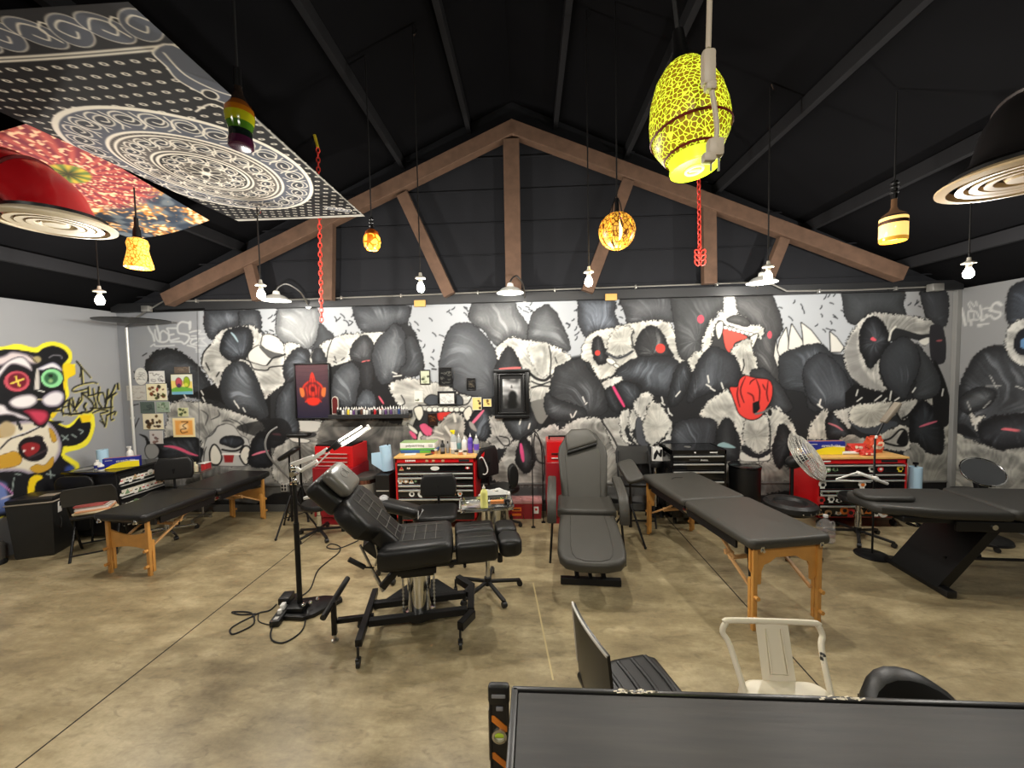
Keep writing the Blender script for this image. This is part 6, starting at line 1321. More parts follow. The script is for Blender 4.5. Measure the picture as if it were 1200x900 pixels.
def tool_chest(name, lab, loc, rz, w_, d_, z0, rows, top=True, body=REDP, face=BLKG, cas=True):
    """rows: list of drawer heights from the top down; front at local y=0, depth towards +y"""
    t = thing(name, lab, 'tool chest', loc, rz); H_ = sum(rows)+.012*(len(rows)+1)+.05
    obj('body', [box((-w_/2+.0125, d_/2, z0+H_/2), (.025, d_, H_), .004), box((w_/2-.0125, d_/2, z0+H_/2), (.025, d_, H_), .004), box((0, d_-.01, z0+H_/2), (w_, .02, H_)), box((0, d_/2, z0+H_-.028), (w_, d_, .056), .004), box((0, d_/2, z0+.02), (w_, d_, .04), .004), box((0, d_*.55, z0+H_/2), (w_-.04, d_*.85, H_-.06))], body, t, smooth=False)
    if cas:
        for sx in (-1, 1):
            for y in (.07, d_-.07): obj('caster', caster((sx*(w_/2-.08), y, z0), .04, (1, 0, 0)), BLKP, t)
    if top: obj('worktop', box((0, d_/2-.005, z0+H_+.012), (w_+.02, d_+.02, .024), .004), TOPW, t, smooth=False)
    z = z0+H_-.062; dr = []
    for h in rows:
        d = obj('drawer', box((0, .006, z-h/2), (w_-.056, .02, h), .003), face, t, smooth=False)
        obj('drawer_pull', [box((0, -.012, z-.014), (w_-.07, .022, .014), .004), box((0, -.006, z-.022), (w_-.07, .01, .01))], PULL, d)
        dr.append((d, z-h/2, h)); z -= h+.012
    return t, dr, z0+H_+(.024 if top else 0)
X0 = on_y(463, 545, 4.62)[0]; X1 = on_y(557, 545, 4.62)[0]
ch, dr, ztopM = tool_chest('tool_chest', 'red rolling tool chest with black drawers and a wooden top crowded with bottles', ((X0+X1)/2, 4.62, 0), 0, X1-X0, .48, .10, (.10, .045, .085, .045, .10, .13, .13))
obj('lettering', [box((-.36+.022*i, -.002, ztopM-.053), (.016, .003, .022), .002, (0, .12*(-1)**i, 0)) for i in range(6)], STK[0], ch); obj('badge', [box((.36, -.002, ztopM-.055), (.13, .004, .03), .001)], STK[1], ch); obj('badge', prism([(.055*math.cos(a), .028*math.sin(a)) for a in np.linspace(0, 6.28, 20, endpoint=False)], .004, Matrix.Translation((0, -.006, dr[0][1]-.01)) @ XZ), STK[0], ch)
for x, zi, r_, k, a, b in ((-.42, 0, .032, TRI, 5, 3), (-.33, 0, .022, BLOB, 0, 5), (.40, 0, .03, BLOB, 3, 0), (-.44, 2, .034, SKULL, 0, 5), (-.37, 2, .04, BLOB, 5, 0), (-.30, 2, .032, TRI, 0, 5), (-.25, 2, .03, SKULL, 1, 6), (-.30, 4, .034, 'o', 0, 1), (-.18, 4, .045, 'o', 0, 1), (.22, 4, .03, BLOB, 5, 1), (.30, 4, .03, SKULL, 0, 2), (-.05, 4, .03, BLOB, 0, 5)):
    sticker(ch, x, dr[zi][1]-.008, -.005, r_, k, STK[a], STK[b])
for x in (-.10, -.02, .1): obj('badge', box((x, -.002, ztopM-.055), (.035, .004, .026), .001), STK[5], ch)
# handle loop at the right side
obj('side_handle', tube([(.50, .14, ztopM-.10), (.56, .14, ztopM-.05), (.60, .16, ztopM-.12), (.63, .16, ztopM-.22), (.60, .15, ztopM-.27), (.54, .15, ztopM-.26)], .008, 8, 6), WHITEP, ch)
obj('side_bracket', prism([(.49, 0), (.59, .10), (.59, .06), (.52, -.10), (.49, -.10)], .10, Matrix.Translation((0, .26, ztopM-.09)) @ XZ), REDP, ch)
# right chest
X0 = on_y(958, 560, 4.62)[0]; X1 = on_y(1063, 560, 4.62)[0]
ch2, dr2, ztopR = tool_chest('tool_chest', 'red tool chest covered in stickers with a wooden top at the right wall', ((X0+X1)/2, 4.62, 0), 0, X1-X0, .48, .13, (.10, .055, .11, .04, .12, .14))
obj('badge', [box((.30, -.002, ztopR-.05), (.18, .004, .03), .001)], STK[1], ch2); obj('badge', [box((-.40, -.002, ztopR-.05), (.08, .004, .016), .001)], STK[0], ch2)
R = random.Random(4)
for x, zi, r_, k, a, b in ((-.46, 0, .035, 'o', 0, 1), (-.39, 0, .034, 'o', 6, 0), (-.31, 0, .034, BLOB, 6, 1), (.10, 0, .036, SKULL, 0, 1), (.20, 0, .034, 'o', 3, 0), (.42, 0, .036, SKULL, 4, 1), (-.45, 2, .045, SKULL, 0, 1), (.0, 2, .045, SKULL, 0, 2)):
    sticker(ch2, x, dr2[zi][1]-.008, -.005, r_, k, STK[a], STK[b])
for zi in (3, 4, 5):
    for i in range(11):
        sticker(ch2, -.45+i*.085+R.uniform(-.02, .02), dr2[zi][1]+R.uniform(-.02, .02)-.01, -.005-.0022*(i % 2), min(.05, dr2[zi][2]*.42)*R.uniform(.7, 1.1), R.choice(('o', SKULL, BLOB, TRI)), STK[R.choice((0, 0, 0, 5, 6, 3, 0, 2))], STK[R.choice((1, 1, 5))])
for z in (-.35,): obj('side_latch', [cyl((.53, .1, ztopR-.08), (.57, .1, ztopR-.08), .02, n=10)], BLKP, ch2)
# black chest behind the massage table
X0 = on_y(787, 545, 4.70)[0]; X1 = on_y(850, 545, 4.70)[0]
ch3, dr3, ztopB = tool_chest('tool_chest', 'glossy black tool chest with white drawer pulls behind the right massage table', ((X0+X1)/2, 4.70, 0), 0, X1-X0+.03, .42, .10, (.085, .085, .11, .11, .15, .16), False, BLKG)
text_obj('lettering', 'Autos.', .036, STK[0], ch3, (.07, -.006, dr3[0][1]-.018)); obj('faint_lettering', [box((-.10+.02*i, -.005, dr3[0][1]-.014), (.014, .002, .012)) for i in range(6)], mat('faint_print', (84, 84, 84), .5), ch3, smooth=False); obj('badge', box((-.04, -.002, ztopB-.03), (.02, .003, .014)), STK[0], ch3); obj('badge', box((.18, -.002, ztopB-.03), (.09, .003, .010)), STK[0], ch3)
obj('lid_emblem', lathe([(0, 0), (.04, 0), (.035, .006), (0, .008)], (-.05, .2, ztopB), 20), STEEL, ch3)
# back left red chest, partly hidden by the chair
X0 = on_y(367, 560, 4.72)[0]; X1 = on_y(412, 560, 4.72)[0]; zt = on_y(390, 524, 4.72)[2]
t = thing('tool_cabinet', 'red upright tool cabinet behind the tattoo chair headrest', 'tool chest', ((X0+X1)/2, 4.72, 0), -4); w_ = X1-X0+.04
obj('lower_cabinet', [box((0, .22, .42), (w_, .44, .64), .006), box((0, .22, .045), (w_*.9, .4, .09))], DKRED, t, smooth=False)
up_ = obj('top_chest', box((0, .24, (.74+zt)/2), (w_*.96, .38, zt-.74), .006), REDP, t, smooth=False)
for i in range(4): obj('drawer', [box((-.01, .045, zt-.11-.052*i), (w_*.82, .01, .042), .002), box((-.01, .034, zt-.094-.052*i), (w_*.78, .014, .010), .002)], [REDP], t, smooth=False); obj('drawer_pull', box((-.01, .028, zt-.094-.052*i), (w_*.76, .012, .009), .002), PULL, t, smooth=False)
obj('lid_rail', box((0, .2, zt+.01), (w_*.9, .3, .02), .004), BLKM, t)
# small red tower behind the recliner
X0 = on_y(641, 540, 4.75)[0]; X1 = on_y(664, 540, 4.75)[0]; zt = on_y(650, 518, 4.75)[2]
t = thing('tool_cabinet', 'narrow red tool tower left of the grey recliner', 'tool chest', ((X0+X1)/2+.02, 4.75, 0), 0); w_ = X1-X0+.04
obj('lower_cabinet', [box((.05, .2, .44), (w_+.12, .4, .68), .006), box((.05, .2, .05), (w_, .36, .1))], DKRED, t, smooth=False)
obj('top_chest', box((0, .2, (.78+zt)/2), (w_, .36, zt-.78), .005), REDP, t, smooth=False)
for i in range(5): obj('drawer_pull', box((0.0, .012, zt-.15-.058*i), (w_*.6, .014, .014), .003), PULL if i else BLKM, t, smooth=False)
obj('carry_handle', [box((0, .2, zt+.035), (w_*.8, .03, .02), .004), box((-w_*.36, .2, zt+.015), (.02, .03, .04)), box((w_*.36, .2, zt+.015), (.02, .03, .04))], BLKM, t)
# ------------------------------------------------------------------ seating and stands
def star_base(r, z, m, n=5, a0=.3, thick=.03):
    out = []; cs = []
    for k in range(n):
        a = a0+2*math.pi*k/n; e = (r*math.cos(a), r*math.sin(a), z-.03)
        out.append(bar((0, 0, z), e, thick, thick*.8, .004)); cs.append(e)
    out.append(cyl((0, 0, z-.03), (0, 0, z+.04), .032)); return out, cs
def rolling_base(t, r, m, z=.085, a0=.3, n=5):
    b, cs = star_base(r, z, m, n, a0); obj('star_base', b, m, t)
    for e in cs: obj('caster', [lathe([(0, -.018), (.024, -.018), (.026, 0), (.024, .018), (0, .018)], (e[0], e[1], .026), 16, axis=(-e[1], e[0], 0)), cyl((e[0], e[1], .03), (e[0], e[1], z-.02), .008, n=8)], BLKP, t)
def rolling_stool(name, lab, loc, rz, zs, rs, basem, round_seat=True, r=.26, cat='stool'):
    t = thing(name, lab, cat, loc, rz); rolling_base(t, r, basem); obj('column', [cyl((0, 0, .08), (0, 0, zs-.06), .022), cyl((0, 0, .08), (0, 0, zs*.6), .03)], CHROME, t)
    if round_seat: obj('seat', lathe([(0, zs-.07), (rs*.9, zs-.07), (rs, zs-.05), (rs, zs-.02), (rs*.94, zs), (0, zs+.008)], n=28), BLACKV, t)
    else: obj('seat', slab(rrect(rs*2, rs*1.9, .08), zs-.07, .075, .03), BLACKV, t)
    return t
def office_chair(lab, loc, rz, zs, w_, back, basem, arms=False, name='office_chair', r=.28):
    t = rolling_stool(name, lab, loc, rz, zs, w_/2, basem, False, r, 'chair')
    z0, z1, bw = back
    pts = [(-bw/2*.9, z0), (bw/2*.9, z0), (bw/2, z0+.06), (bw/2, z1-.07), (bw/2*.8, z1), (-bw/2*.8, z1), (-bw/2, z1-.07), (-bw/2, z0+.06)]
    obj('backrest', put(slab(pts, 0, .06, .022), Matrix.Translation((0, w_/2+.02, 0)) @ Matrix.Rotation(math.radians(-6), 4, 'X') @ Matrix.Translation((0, 0.02, 0)) @ XZ), BLACKV, t)
    obj('back_support', tube([(0, .05, zs-.08), (0, w_/2+.03, zs-.09), (0, w_/2+.07, zs+.02), (0, w_/2+.06, (z0+z1)/2)], .014, 8, 5), BLKM, t)
    if arms:
        for s in (-1, 1): obj('armrest', [tube([(s*(w_/2-.02), .05, zs-.06), (s*(w_/2+.05), .05, zs+.04), (s*(w_/2+.05), .05, zs+.16)], .014, 8, 4), box((s*(w_/2+.05), .03, zs+.17), (.06, .22, .03), .012)], BLKP, t)
    return t
def folding_chair(lab, loc, rz, m=None):
    m = m or BLKM; t = thing('folding_chair', lab, 'chair', loc, rz)
    for s in (-1, 1):
        obj('front_leg', tube([(s*.20, -.20, .0), (s*.20, .02, .42), (s*.20, .16, .70), (s*.185, .18, .74)], .012, 8), m, t)
        obj('rear_leg', tube([(s*.175, .22, .0), (s*.175, -.03, .44)], .012, 8), m, t)
    obj('seat', slab([(x, y-.02) for x, y in rrect(.37, .38, .06)], .43, .035, .015), BLACKV, t)
    rows = []
    for j in range(7):
        z = .60+.19*j/6; w_ = .215*(1 if j < 4 else (.99, .95, .86)[j-4]); rows.append([(w_*k/5, .135+.25*(z-.60)-.025*(1-(k/5)**2)+.04, z) for k in range(-5, 6)])
    obj('backrest', sheet(rows, .016), mat('dark_grey_seatback', (44, 43, 41), .5), t)
    obj('cross_bar', cyl((-.2, -.165, .07), (.2, -.165, .07), .009), m, t); obj('cross_bar', cyl((-.175, .19, .06), (.175, .19, .06), .009), m, t)
    return t
# left side
fc = folding_chair('black folding chair holding a stack of papers beside the left massage table', (-4.87, 4.03, 0), 215)
t = thing('folded_chair', 'folded black chair leaning behind the black bin at the left wall', 'chair', (-5.42, 4.25, 0), 8)
for s_ in (-1, 1): obj('leg', tube([(s_*.19, -.03, .0), (s_*.20, .01, .60), (s_*.17, .03, .76)], .011, 8, 4), BLKM, t)
obj('backrest', put(slab([(x, y+.68) for x, y in rrect(.42, .22, .10, 6)], 0, .03, .012), Matrix.Translation((0, .03, 0)) @ XZ), BLACKV, t); obj('seat', put(slab([(x, y+.32) for x, y in rrect(.36, .36, .06)], 0, .03, .012), Matrix.Translation((0, .01, 0)) @ XZ), BLACKV, t)
R = random.Random(8)
for i in range(6):
    c_ = [(224, 206, 168), (226, 212, 176), (206, 150, 110), (232, 228, 220), (214, 200, 190), (196, 96, 92)][i]
    tag(obj('booklet', box((-4.85+R.uniform(-.015, .015), 4.0+R.uniform(-.015, .015), .466+.0185*i+.009), (.30-.012*i, .22, .0175), .002, (0, 0, math.radians(33+R.uniform(-8, 8)))), mat('booklet_%d' % i, c_, .7)), ('lowest cream booklet of the stack on the folding chair', 'second cream booklet of the stack on the folding chair', 'tan booklet in the middle of the stack on the folding chair', 'white booklet in the stack on the folding chair', 'pale pink booklet near the top of the stack on the folding chair', 'red booklet on top of the stack on the folding chair')[i], 'booklet', 'booklets on the folding chair')
# bin
t = thing('trash_bin', 'black rectangular bin with a pale rim and white tag near the left wall', 'bin', (-5.49, 4.0, 0), 22)
obj('body', loft([[(sx*a, sy*b, z) for sx, sy in ((-1, -1), (1, -1), (1, 1), (-1, 1))] for z, a, b in ((0, .15, .13), (.02, .16, .14), (.60, .19, .165))]), mat('bin_plastic', (34, 34, 33), .5), t, smooth=False)
obj('rim', box((0, 0, .605), (.40, .35, .014), .005), mat('pale_rim', (150, 140, 126), .5), t)
obj('lid', box((0, 0, .635), (.39, .34, .05), .018), BLKP, t); obj('lid_slot', [box((.11, -.06, .662), (.13, .10, .008), .003)], mat('pale_rim', (150, 140, 126), .5), t)
obj('tag', [box((.1845, -.06, .52), (.006, .055, .12), .001, (0, math.radians(3), 0))], WHITEP, t); obj('tag_print', box((.189, -.06, .55), (.003, .02, .05), 0, (0, math.radians(3), 0)), BLKP, t)
obj('pedal', tube([(.17, -.05, .42), (.185, -.05, .36), (.178, -.06, .28)], .012, 6, 4), BLKP, t)
p = on_z(3, 660, 0); t = thing('steel_canister', 'small grey canister on a dark foot at the left edge of the floor', 'canister', (-5.69, p[1]-.03, 0)); obj('body', lathe([(0, .05), (.07, .05), (.072, .22), (.066, .235), (0, .235)], n=20), mat('dull_steel', (120, 116, 110), .35, .8), t); obj('foot', lathe([(0, 0), (.085, 0), (.085, .03), (.075, .05), (0, .05)], n=20), BLKP, t)
# sticker cabinet in the corner
t = thing('drawer_cabinet', 'low black cabinet with sticker covered drawers in the left corner', 'cabinet', (-5.30, 4.63, 0)); H_ = .80
obj('body', [box((0, 0, H_/2+.02), (.66, .60, H_-.04), .005)], BLKP, t, smooth=False); obj('worktop', box((.0, 0, H_+.01), (.70, .64, .03), .006), BLKG, t, smooth=False)
R = random.Random(21)
for i, z in enumerate((.69, .54, .38, .20)):
    d = obj('drawer', box((.335, 0, z), (.015, .56, .13), .003), BLKP, t, smooth=False); obj('drawer_pull', box((.35, 0, z-.055), (.02, .54, .012), .003), PULL, d); obj('paper_strip', box((.3432, 0, z+.006), (.001, .52 if i < 3 else .2, .075 if i == 1 else .05)), mat('cream_strip', (216, 208, 192), .6), d, smooth=False)
    for k in range(11 if i < 3 else 5):
        yy = -.25+.05*k+R.uniform(-.01, .01); r_ = R.uniform(.024, .036); kk = R.choice((SKULL, BLOB, TRI))
        bg = prism([(a*r_, b*r_) for a, b in kk], .002+.001*(k % 2), Matrix.Translation((.3440, yy, z+R.uniform(-.01, .025))) @ Matrix.Rotation(math.radians(90), 4, 'Z') @ Matrix.Rotation(math.radians(90), 4, 'X'))
        inn = prism([(a*r_*.5, b*r_*.4) for a, b in BLOB], .001, Matrix.Translation((.3475, yy, z+.005)) @ Matrix.Rotation(math.radians(90), 4, 'Z') @ Matrix.Rotation(math.radians(90), 4, 'X'))
        colored('sticker', [(bg, STK[R.choice((0, 0, 0, 5, 6))]), (inn, STK[R.choice((1, 1, 5, 3, 6))])], d, smooth=False)
TOPC = H_+.026
def wrapbox(lab, loc, rz, s):
    t = thing('film_box', lab, 'box', loc, rz); W_, D_, H2 = s
    obj('carton', box((0, 0, H2/2), s, .003), mat('carton_blue', (36, 46, 140), .4), t, smooth=False)
    arc = [(-W_/2+.004, -H2/2+.003), (W_/2-.004, -H2/2+.003), (W_/2-.004, H2*.08), (W_*.2, H2*.14), (-W_*.05, H2*.05), (-W_*.25, -H2*.12)]
    obj('yellow_panel', prism(arc, .001, Matrix.Translation((0, -D_/2-.0005, H2/2)) @ XZ), mat('carton_yellow', (240, 220, 40), .4), t, smooth=False)
    obj('white_panel', prism([(W_*.2, H2*.10), (W_/2-.004, H2*.06), (W_/2-.004, H2*.14), (W_*.25, H2*.17)], .001, Matrix.Translation((0, -D_/2-.0008, H2/2)) @ XZ), WHITEP, t, smooth=False)
    text_obj('lettering', 'stretch-tite', H2*.30, STK[0], t, (W_*.12, -D_/2-.002, H2*.69), sx=1.0)
    text_obj('side_lettering', 'premium', H2*.14, STK[0], t, (-W_*.33, -D_/2-.002, H2*.82)); obj('orange_edge', box((0, 0, H2+.0008), (W_*.98, D_*.3, .0012)), mat('carton_orange', (230, 140, 40), .4), t, smooth=False)
    return t
wrapbox('blue and yellow plastic wrap box on the corner cabinet', (-5.09, 4.52, TOPC), 30, (.34, .07, .13))
def bottle(name, lab, loc, r, h, m, capm, kind='cap', group=None, liquid=None, cat='bottle'):
    t = thing(name, lab, cat, loc, 0, group)
    obj('body', lathe([(0, 0), (r*.94, 0), (r, r*.12), (r, h*.62), (r*.82, h*.72), (r*.36, h*.80), (r*.32, h*.84), (0, h*.84)], n=18), m, t)
    if kind == 'spray': obj('trigger_head', [cyl((0, 0, h*.82), (0, 0, h*.90), r*.40, n=12), box((-r*.25, 0, h*.94), (r*1.5, r*.55, h*.09), r*.12), bar((-r*.55, 0, h*.91), (-r*.75, 0, h*.80), r*.2, r*.2)], capm, t)
    elif kind == 'pump': obj('pump', [cyl((0, 0, h*.82), (0, 0, h*.92), r*.2, n=10), box((r*.3, 0, h*.95), (r*1.3, r*.5, h*.06), r*.1)], capm, t)
    elif kind == 'nozzle': obj('nozzle', lathe([(r*.38, h*.82), (r*.38, h*.87), (r*.14, h*.93), (r*.06, h), (0, h)], n=12), capm, t)
    else: obj('cap', lathe([(r*.40, h*.82), (r*.42, h), (0, h)], n=14), capm, t)
    if liquid: obj('label_band', lathe([(r*1.012, h*.18), (r*1.012, h*.5)], n=18), liquid, t)
    return t
SKY = mat('pale_blue_paper', (176, 210, 232), .8)
WHB = mat('white_bottle', (226, 226, 220), .4); CLR = mat('clear_bottle', (206, 212, 210), .15, alpha=.55)
t = thing('paper_roll', 'pale blue paper roll standing on the corner cabinet', 'paper roll', (-5.44, 4.60, TOPC)); obj('roll', lathe([(.02, 0), (.055, 0), (.055, .21), (.02, .21), (.02, 0)], n=24), SKY, t); obj('core', lathe([(.0195, .002), (.0195, .208)], n=16), mat('card_core', (150, 120, 90), .8), t)
bottle('spray_bottle', 'white spray bottle behind the wrap box on the corner cabinet', (-5.14, 4.66, TOPC), .035, .24, WHB, WHITEP, 'spray')
bottle('squeeze_bottle', 'blue labelled white bottle beside the paper roll on the corner cabinet', (-5.30, 4.42, TOPC), .034, .12, WHB, WHITEP, 'cap', None, mat('blue_label', (44, 54, 140), .4))
bottle('squeeze_bottle', 'small white bottle at the front edge of the corner cabinet', (-5.20, 4.37, TOPC), .03, .10, WHB, WHITEP, 'nozzle', None, mat('blue_label', (44, 54, 140), .4))
t = thing('paper_sheets', 'loose grey sheets spread on the corner cabinet', 'papers', (-5.50, 4.45, TOPC)); obj('sheet', box((0, 0, .002), (.12, .16, .003), 0, (0, 0, .3)), mat('grey_sheet', (150, 150, 152), .4), t, smooth=False); obj('sheet', box((.05, .03, .005), (.12, .14, .003), 0, (0, 0, -.2)), mat('grey_sheet', (150, 150, 152), .4), t, smooth=False)
# tray table by the wall
p = on_y(228, 551, 5.0); t = thing('tray_stand', 'steel instrument tray on a thin stand beside the corner chair', 'tray stand', (p[0], 4.93, 0), 6); zt = p[2]
obj('tray', [box((0, 0, zt), (.44, .26, .008), .003), tube([(-.22, -.13, zt+.018), (.22, -.13, zt+.018), (.22, .13, zt+.018), (-.22, .13, zt+.018)], .008, 6, closed=True)], STEEL, t); obj('post', cyl((.1, .05, .05), (.1, .05, zt), .012), STEEL, t); obj('foot', [bar((-.15, .05, .03), (.2, .05, .03), .03, .03), bar((.1, -.15, .03), (.1, .2, .03), .03, .03)]+[cyl((a, b, 0), (a, b, .03), .02) for a, b in ((-.14, .05), (.19, .05), (.1, -.14), (.1, .19))], STEEL, t)
tag(obj('folded_cloth', slab([(p[0]-.08+x, 4.90+y) for x, y in rrect(.20, .09, .02)], zt+.005, .02, .008), mat('white_cloth', (222, 222, 216), .8)), 'folded white cloth on the steel tray by the left wall', 'cloth')
bottle('ointment_jar', 'cream bottle on the steel tray by the left wall', (p[0]+.10, 4.90, zt+.005), .035, .13, mat('cream_bottle', (214, 206, 172), .4), mat('cream_bottle', (214, 206, 172), .4), 'cap')
t = thing('glove_box', 'red and white glove box on the steel tray by the left wall', 'box', (p[0]+.185, 4.98, zt+.005)); obj('carton', box((0, 0, .05), (.06, .10, .10), .003), mat('red_carton', (176, 40, 44), .5), t); obj('lid', box((-.01, 0, .104), (.09, .12, .008), .002), WHITEP, t)
office_chair('black office chair with chrome star base behind the left massage table', (-4.48, 4.44, 0), 25, .52, .42, (.62, .90, .40), CHROME)
# tripod armrests at the left of the tattoo chair
def tripod(lab, px, py0, pad, y, sp=.27):
    p = on_z(px, py0, 0); zt = on_y(px, pad[1], p[1])[2]; t = thing('tripod_stand', lab, 'stand', (p[0], p[1], 0), pad[2])
    obj('pole', [cyl((0, 0, .12), (0, 0, zt-.03), .011), cyl((0, 0, .12), (0, 0, zt*.6), .015)], BLKM, t)
    for k in range(3):
        a = 2*math.pi*k/3+.4; obj('leg', [tube([(0, 0, .46), (sp*math.cos(a), sp*math.sin(a), .015)], .011, 8), tube([(0, 0, .18), (sp*.55*math.cos(a), sp*.55*math.sin(a), .215)], .006, 6), sph((sp*math.cos(a), sp*math.sin(a), .014), .016, n=8)], BLKM, t)
    Mx = Matrix.Translation((0, 0, zt)) @ Matrix.Rotation(math.radians(-pad[2]), 4, 'Z') @ Matrix.Rotation(math.radians(pad[3]), 4, 'Y')
    obj('pad', put(slab(rrect(pad[0], .16, .05), -.03, .05, .02), Mx), BLACKV, t); return t, zt
t, zt = tripod('black tripod stand with a tilted arm pad right of the left massage table', 343, 622, (.28, 531, 0, -32), 4.5)
t, zt = tripod('taller black tripod stand with a flat arm pad under the red figure poster', 355, 608, (.30, 509, 60, 0), 4.6, .17)
hs = yp([(326, 497), (318, 502), (314, 513), (317, 526), (326, 540), (338, 556), (347, 566)], t.location.y); hp = [(a-t.location.x, 0.0-.02, c_) for a, b, c_ in hs]
obj('flexible_arm', tube(hp+[(0, 0, hp[-1][2]-.05)], .012, 8, 5), mat('grey_flex', (112, 112, 110), .45), t)
rolling_stool('rolling_stool', 'black rolling stool behind the back of the tattoo chair', (-2.55, 4.42, 0), 10, .42, .19, BLKP)
# steel bin with red sticker, stand with paper towel
p = on_y(433, 575, 4.86); t = thing('steel_bin', 'round steel bin with a red sticker and dark lid behind the tattoo chair', 'bin', (p[0]-.04, 4.86, 0)); zt = on_y(433, 557, 4.86)[2]
obj('body', lathe([(0, 0), (.145, 0), (.145, zt-.03), (0, zt-.03)], n=32), mat('reddish_steel', (170, 120, 112), .22, 1.0), t); obj('lid', lathe([(.148, zt-.03), (.156, zt-.01), (.15, zt+.015), (0, zt+.02)], n=32), mat('grey_lid', (74, 72, 68), .5), t); obj('sticker', [lathe([(.1465, zt-.24), (.1465, zt-.08)], n=32)], mat('bin_band', (206, 200, 190), .3, .7), t)
obj('sticker', box((.02, -.1475, zt-.16), (.05, .004, .09), .001), STK[3], t)
p = on_y(452, 553, 4.84); zt = p[2]; t = thing('side_cabinet', 'small black cabinet between the steel bin and the red tool chest', 'cabinet', (p[0]+.01, 4.86, 0)); obj('body', box((0, 0, zt/2), (.18, .34, zt), .005), BLKP, t, smooth=False); obj('edge_strip', box((0, -.172, zt-.20), (.16, .004, .012)), PULL, t, smooth=False)
t = thing('paper_towel', 'pale blue paper towel roll with a loose sheet on the small black cabinet', 'paper towel', (p[0]+.03, 4.86, zt)); h_ = .34
obj('holder', [lathe([(0, 0), (.06, 0), (.06, .015), (0, .015)], n=20), cyl((0, 0, 0), (0, 0, h_+.03), .008)], BLKM, t); obj('roll', put(lathe([(.02, .02), (.072, .02), (.072, h_), (.02, h_), (.02, .02)], n=28), Matrix.Rotation(math.radians(-6), 4, 'Y')), SKY, t)
obj('sheet', sheet([[(-.055-.13*u, -.05-.03*u, .27-.01*u-(.25-.0*u)*v*(1-.45*u)) for u in (0, .25, .5, .75, 1)] for v in (0, .33, .66, 1)], .003), SKY, t)
# seat and arm pad in front of the middle chest
office_chair('black task chair with low back in front of the red bottle chest', (-1.0, 3.92, 0), 8, .50, .44, (.55, .80, .40), BLKP)
t = thing('arm_rest', 'black arm rest wrapped in clear plastic behind the tattoo chair', 'arm rest', (-1.28, 3.62, 0), 0)
PM = Matrix.Translation((0, 0, .64)) @ Matrix.Rotation(math.radians(14), 4, 'Y')
obj('pad', put(slab(rrect(.42, .17, .06), -.05, .10, .04), PM), BLACKV, t); obj('plastic_wrap', [put(sph((-.20+.03*math.cos(k), .05*math.sin(k*2.1), .03*math.sin(k*1.3)), .05, (1, 1.1, .8), 7), PM) for k in range(7)], mat('crumpled_film', (206, 206, 206), .12, alpha=.5), t)
obj('edge_wrap', put(tube([(.20, -.08, .05), (.215, -.085, -.02), (.2, .0, -.052), (.21, .085, .0)], .006, 6, 4), PM), mat('crumpled_film', (206, 206, 206), .12, alpha=.5), t)
obj('post', [cyl((0, 0, .05), (0, 0, .60), .02), cyl((0, 0, .05), (0, 0, .35), .028)], BLKM, t); rolling_base(t, .22, BLKP, a0=.9)
# rolling instrument tray behind the leg rests
t = thing('instrument_tray', 'steel instrument tray on a black rolling star base behind the leg rests', 'tray stand', (-.40, 3.32, 0), 10); zt = .775
rolling_base(t, .29, BLKP, a0=.1); obj('column', [cyl((0, 0, .1), (0, 0, zt), .012), cyl((0, 0, .1), (0, 0, .42), .02)], CHROME, t)
obj('tray', [box((0, 0, zt), (.45, .30, .006), .003), tube([(x, y, zt+.022) for x, y in rrect(.46, .31, .05, 4)], .009, 8, closed=True), tube([(x, y, zt+.008) for x, y in rrect(.45, .30, .05, 4)], .008, 8, closed=True)], CHROME, t)
LY = mat('yellow_soap', (226, 222, 130), .3)
bottle('squeeze_bottle', 'clear squeeze bottle of yellow soap on the rolling instrument tray', (-.41, 3.26, zt+.004), .033, .20, LY, mat('clear_nozzle', (226, 226, 210), .3), 'nozzle')
tag(obj('foil_sheet', sheet([[(-.56+.16*u, 3.22+.16*v, zt+.006+.012*R.random()) for u in (0, .2, .4, .6, .8, 1)] for v in (0, .2, .4, .6, .8, 1)], .001), mat('crumpled_foil', (200, 200, 198), .25, .9)), 'crumpled foil sheet at the left of the rolling tray', 'foil')
tag(obj('wood_strip', box((-.29, 3.40, zt+.010), (.16, .03, .012), .002, (0, 0, .15)), mat('orange_strip', (206, 130, 70), .5)), 'orange strip lying at the back of the rolling tray', 'strip')
tag(obj('razor', [box((-.22, 3.36, zt+.025), (.05, .03, .04), .01, (0, 0, .5)), bar((-.22, 3.36, zt+.02), (-.20, 3.28, zt+.012), .014, .014, .003)], BLKP), 'small black razor at the right of the rolling tray', 'razor')
# waste bin with white bag
t = thing('steel_bin', 'steel waste bin with a white bag over its rim behind the rolling tray', 'bin', (on_y(580, 590, 4.14)[0], 4.14, 0)); zt = .585
obj('body', lathe([(0, 0), (.16, 0), (.16, zt), (.155, zt), (.155, .02), (0, .02)], n=36), CHROME, t)
bagp = []
for j, (r_, z) in enumerate(((.150, zt-.12), (.152, zt-.02), (.158, zt+.015), (.172, zt+.012), (.178, zt-.03), (.182, zt-.075))):
    bagp.append([((r_+.010*math.sin(k*2.1+j)*(j > 1))*math.cos(2*math.pi*k/28), (r_+.010*math.sin(k*1.7+j)*(j > 1))*math.sin(2*math.pi*k/28), z+.012*math.sin(k*1.3)*(j > 2)) for k in range(29)])
obj('bag', sheet(bagp), mat('white_bag', (226, 226, 220), .5), t)
obj('foot_pedal', box((0, -.17, .02), (.08, .05, .02), .005), BLKP, t)
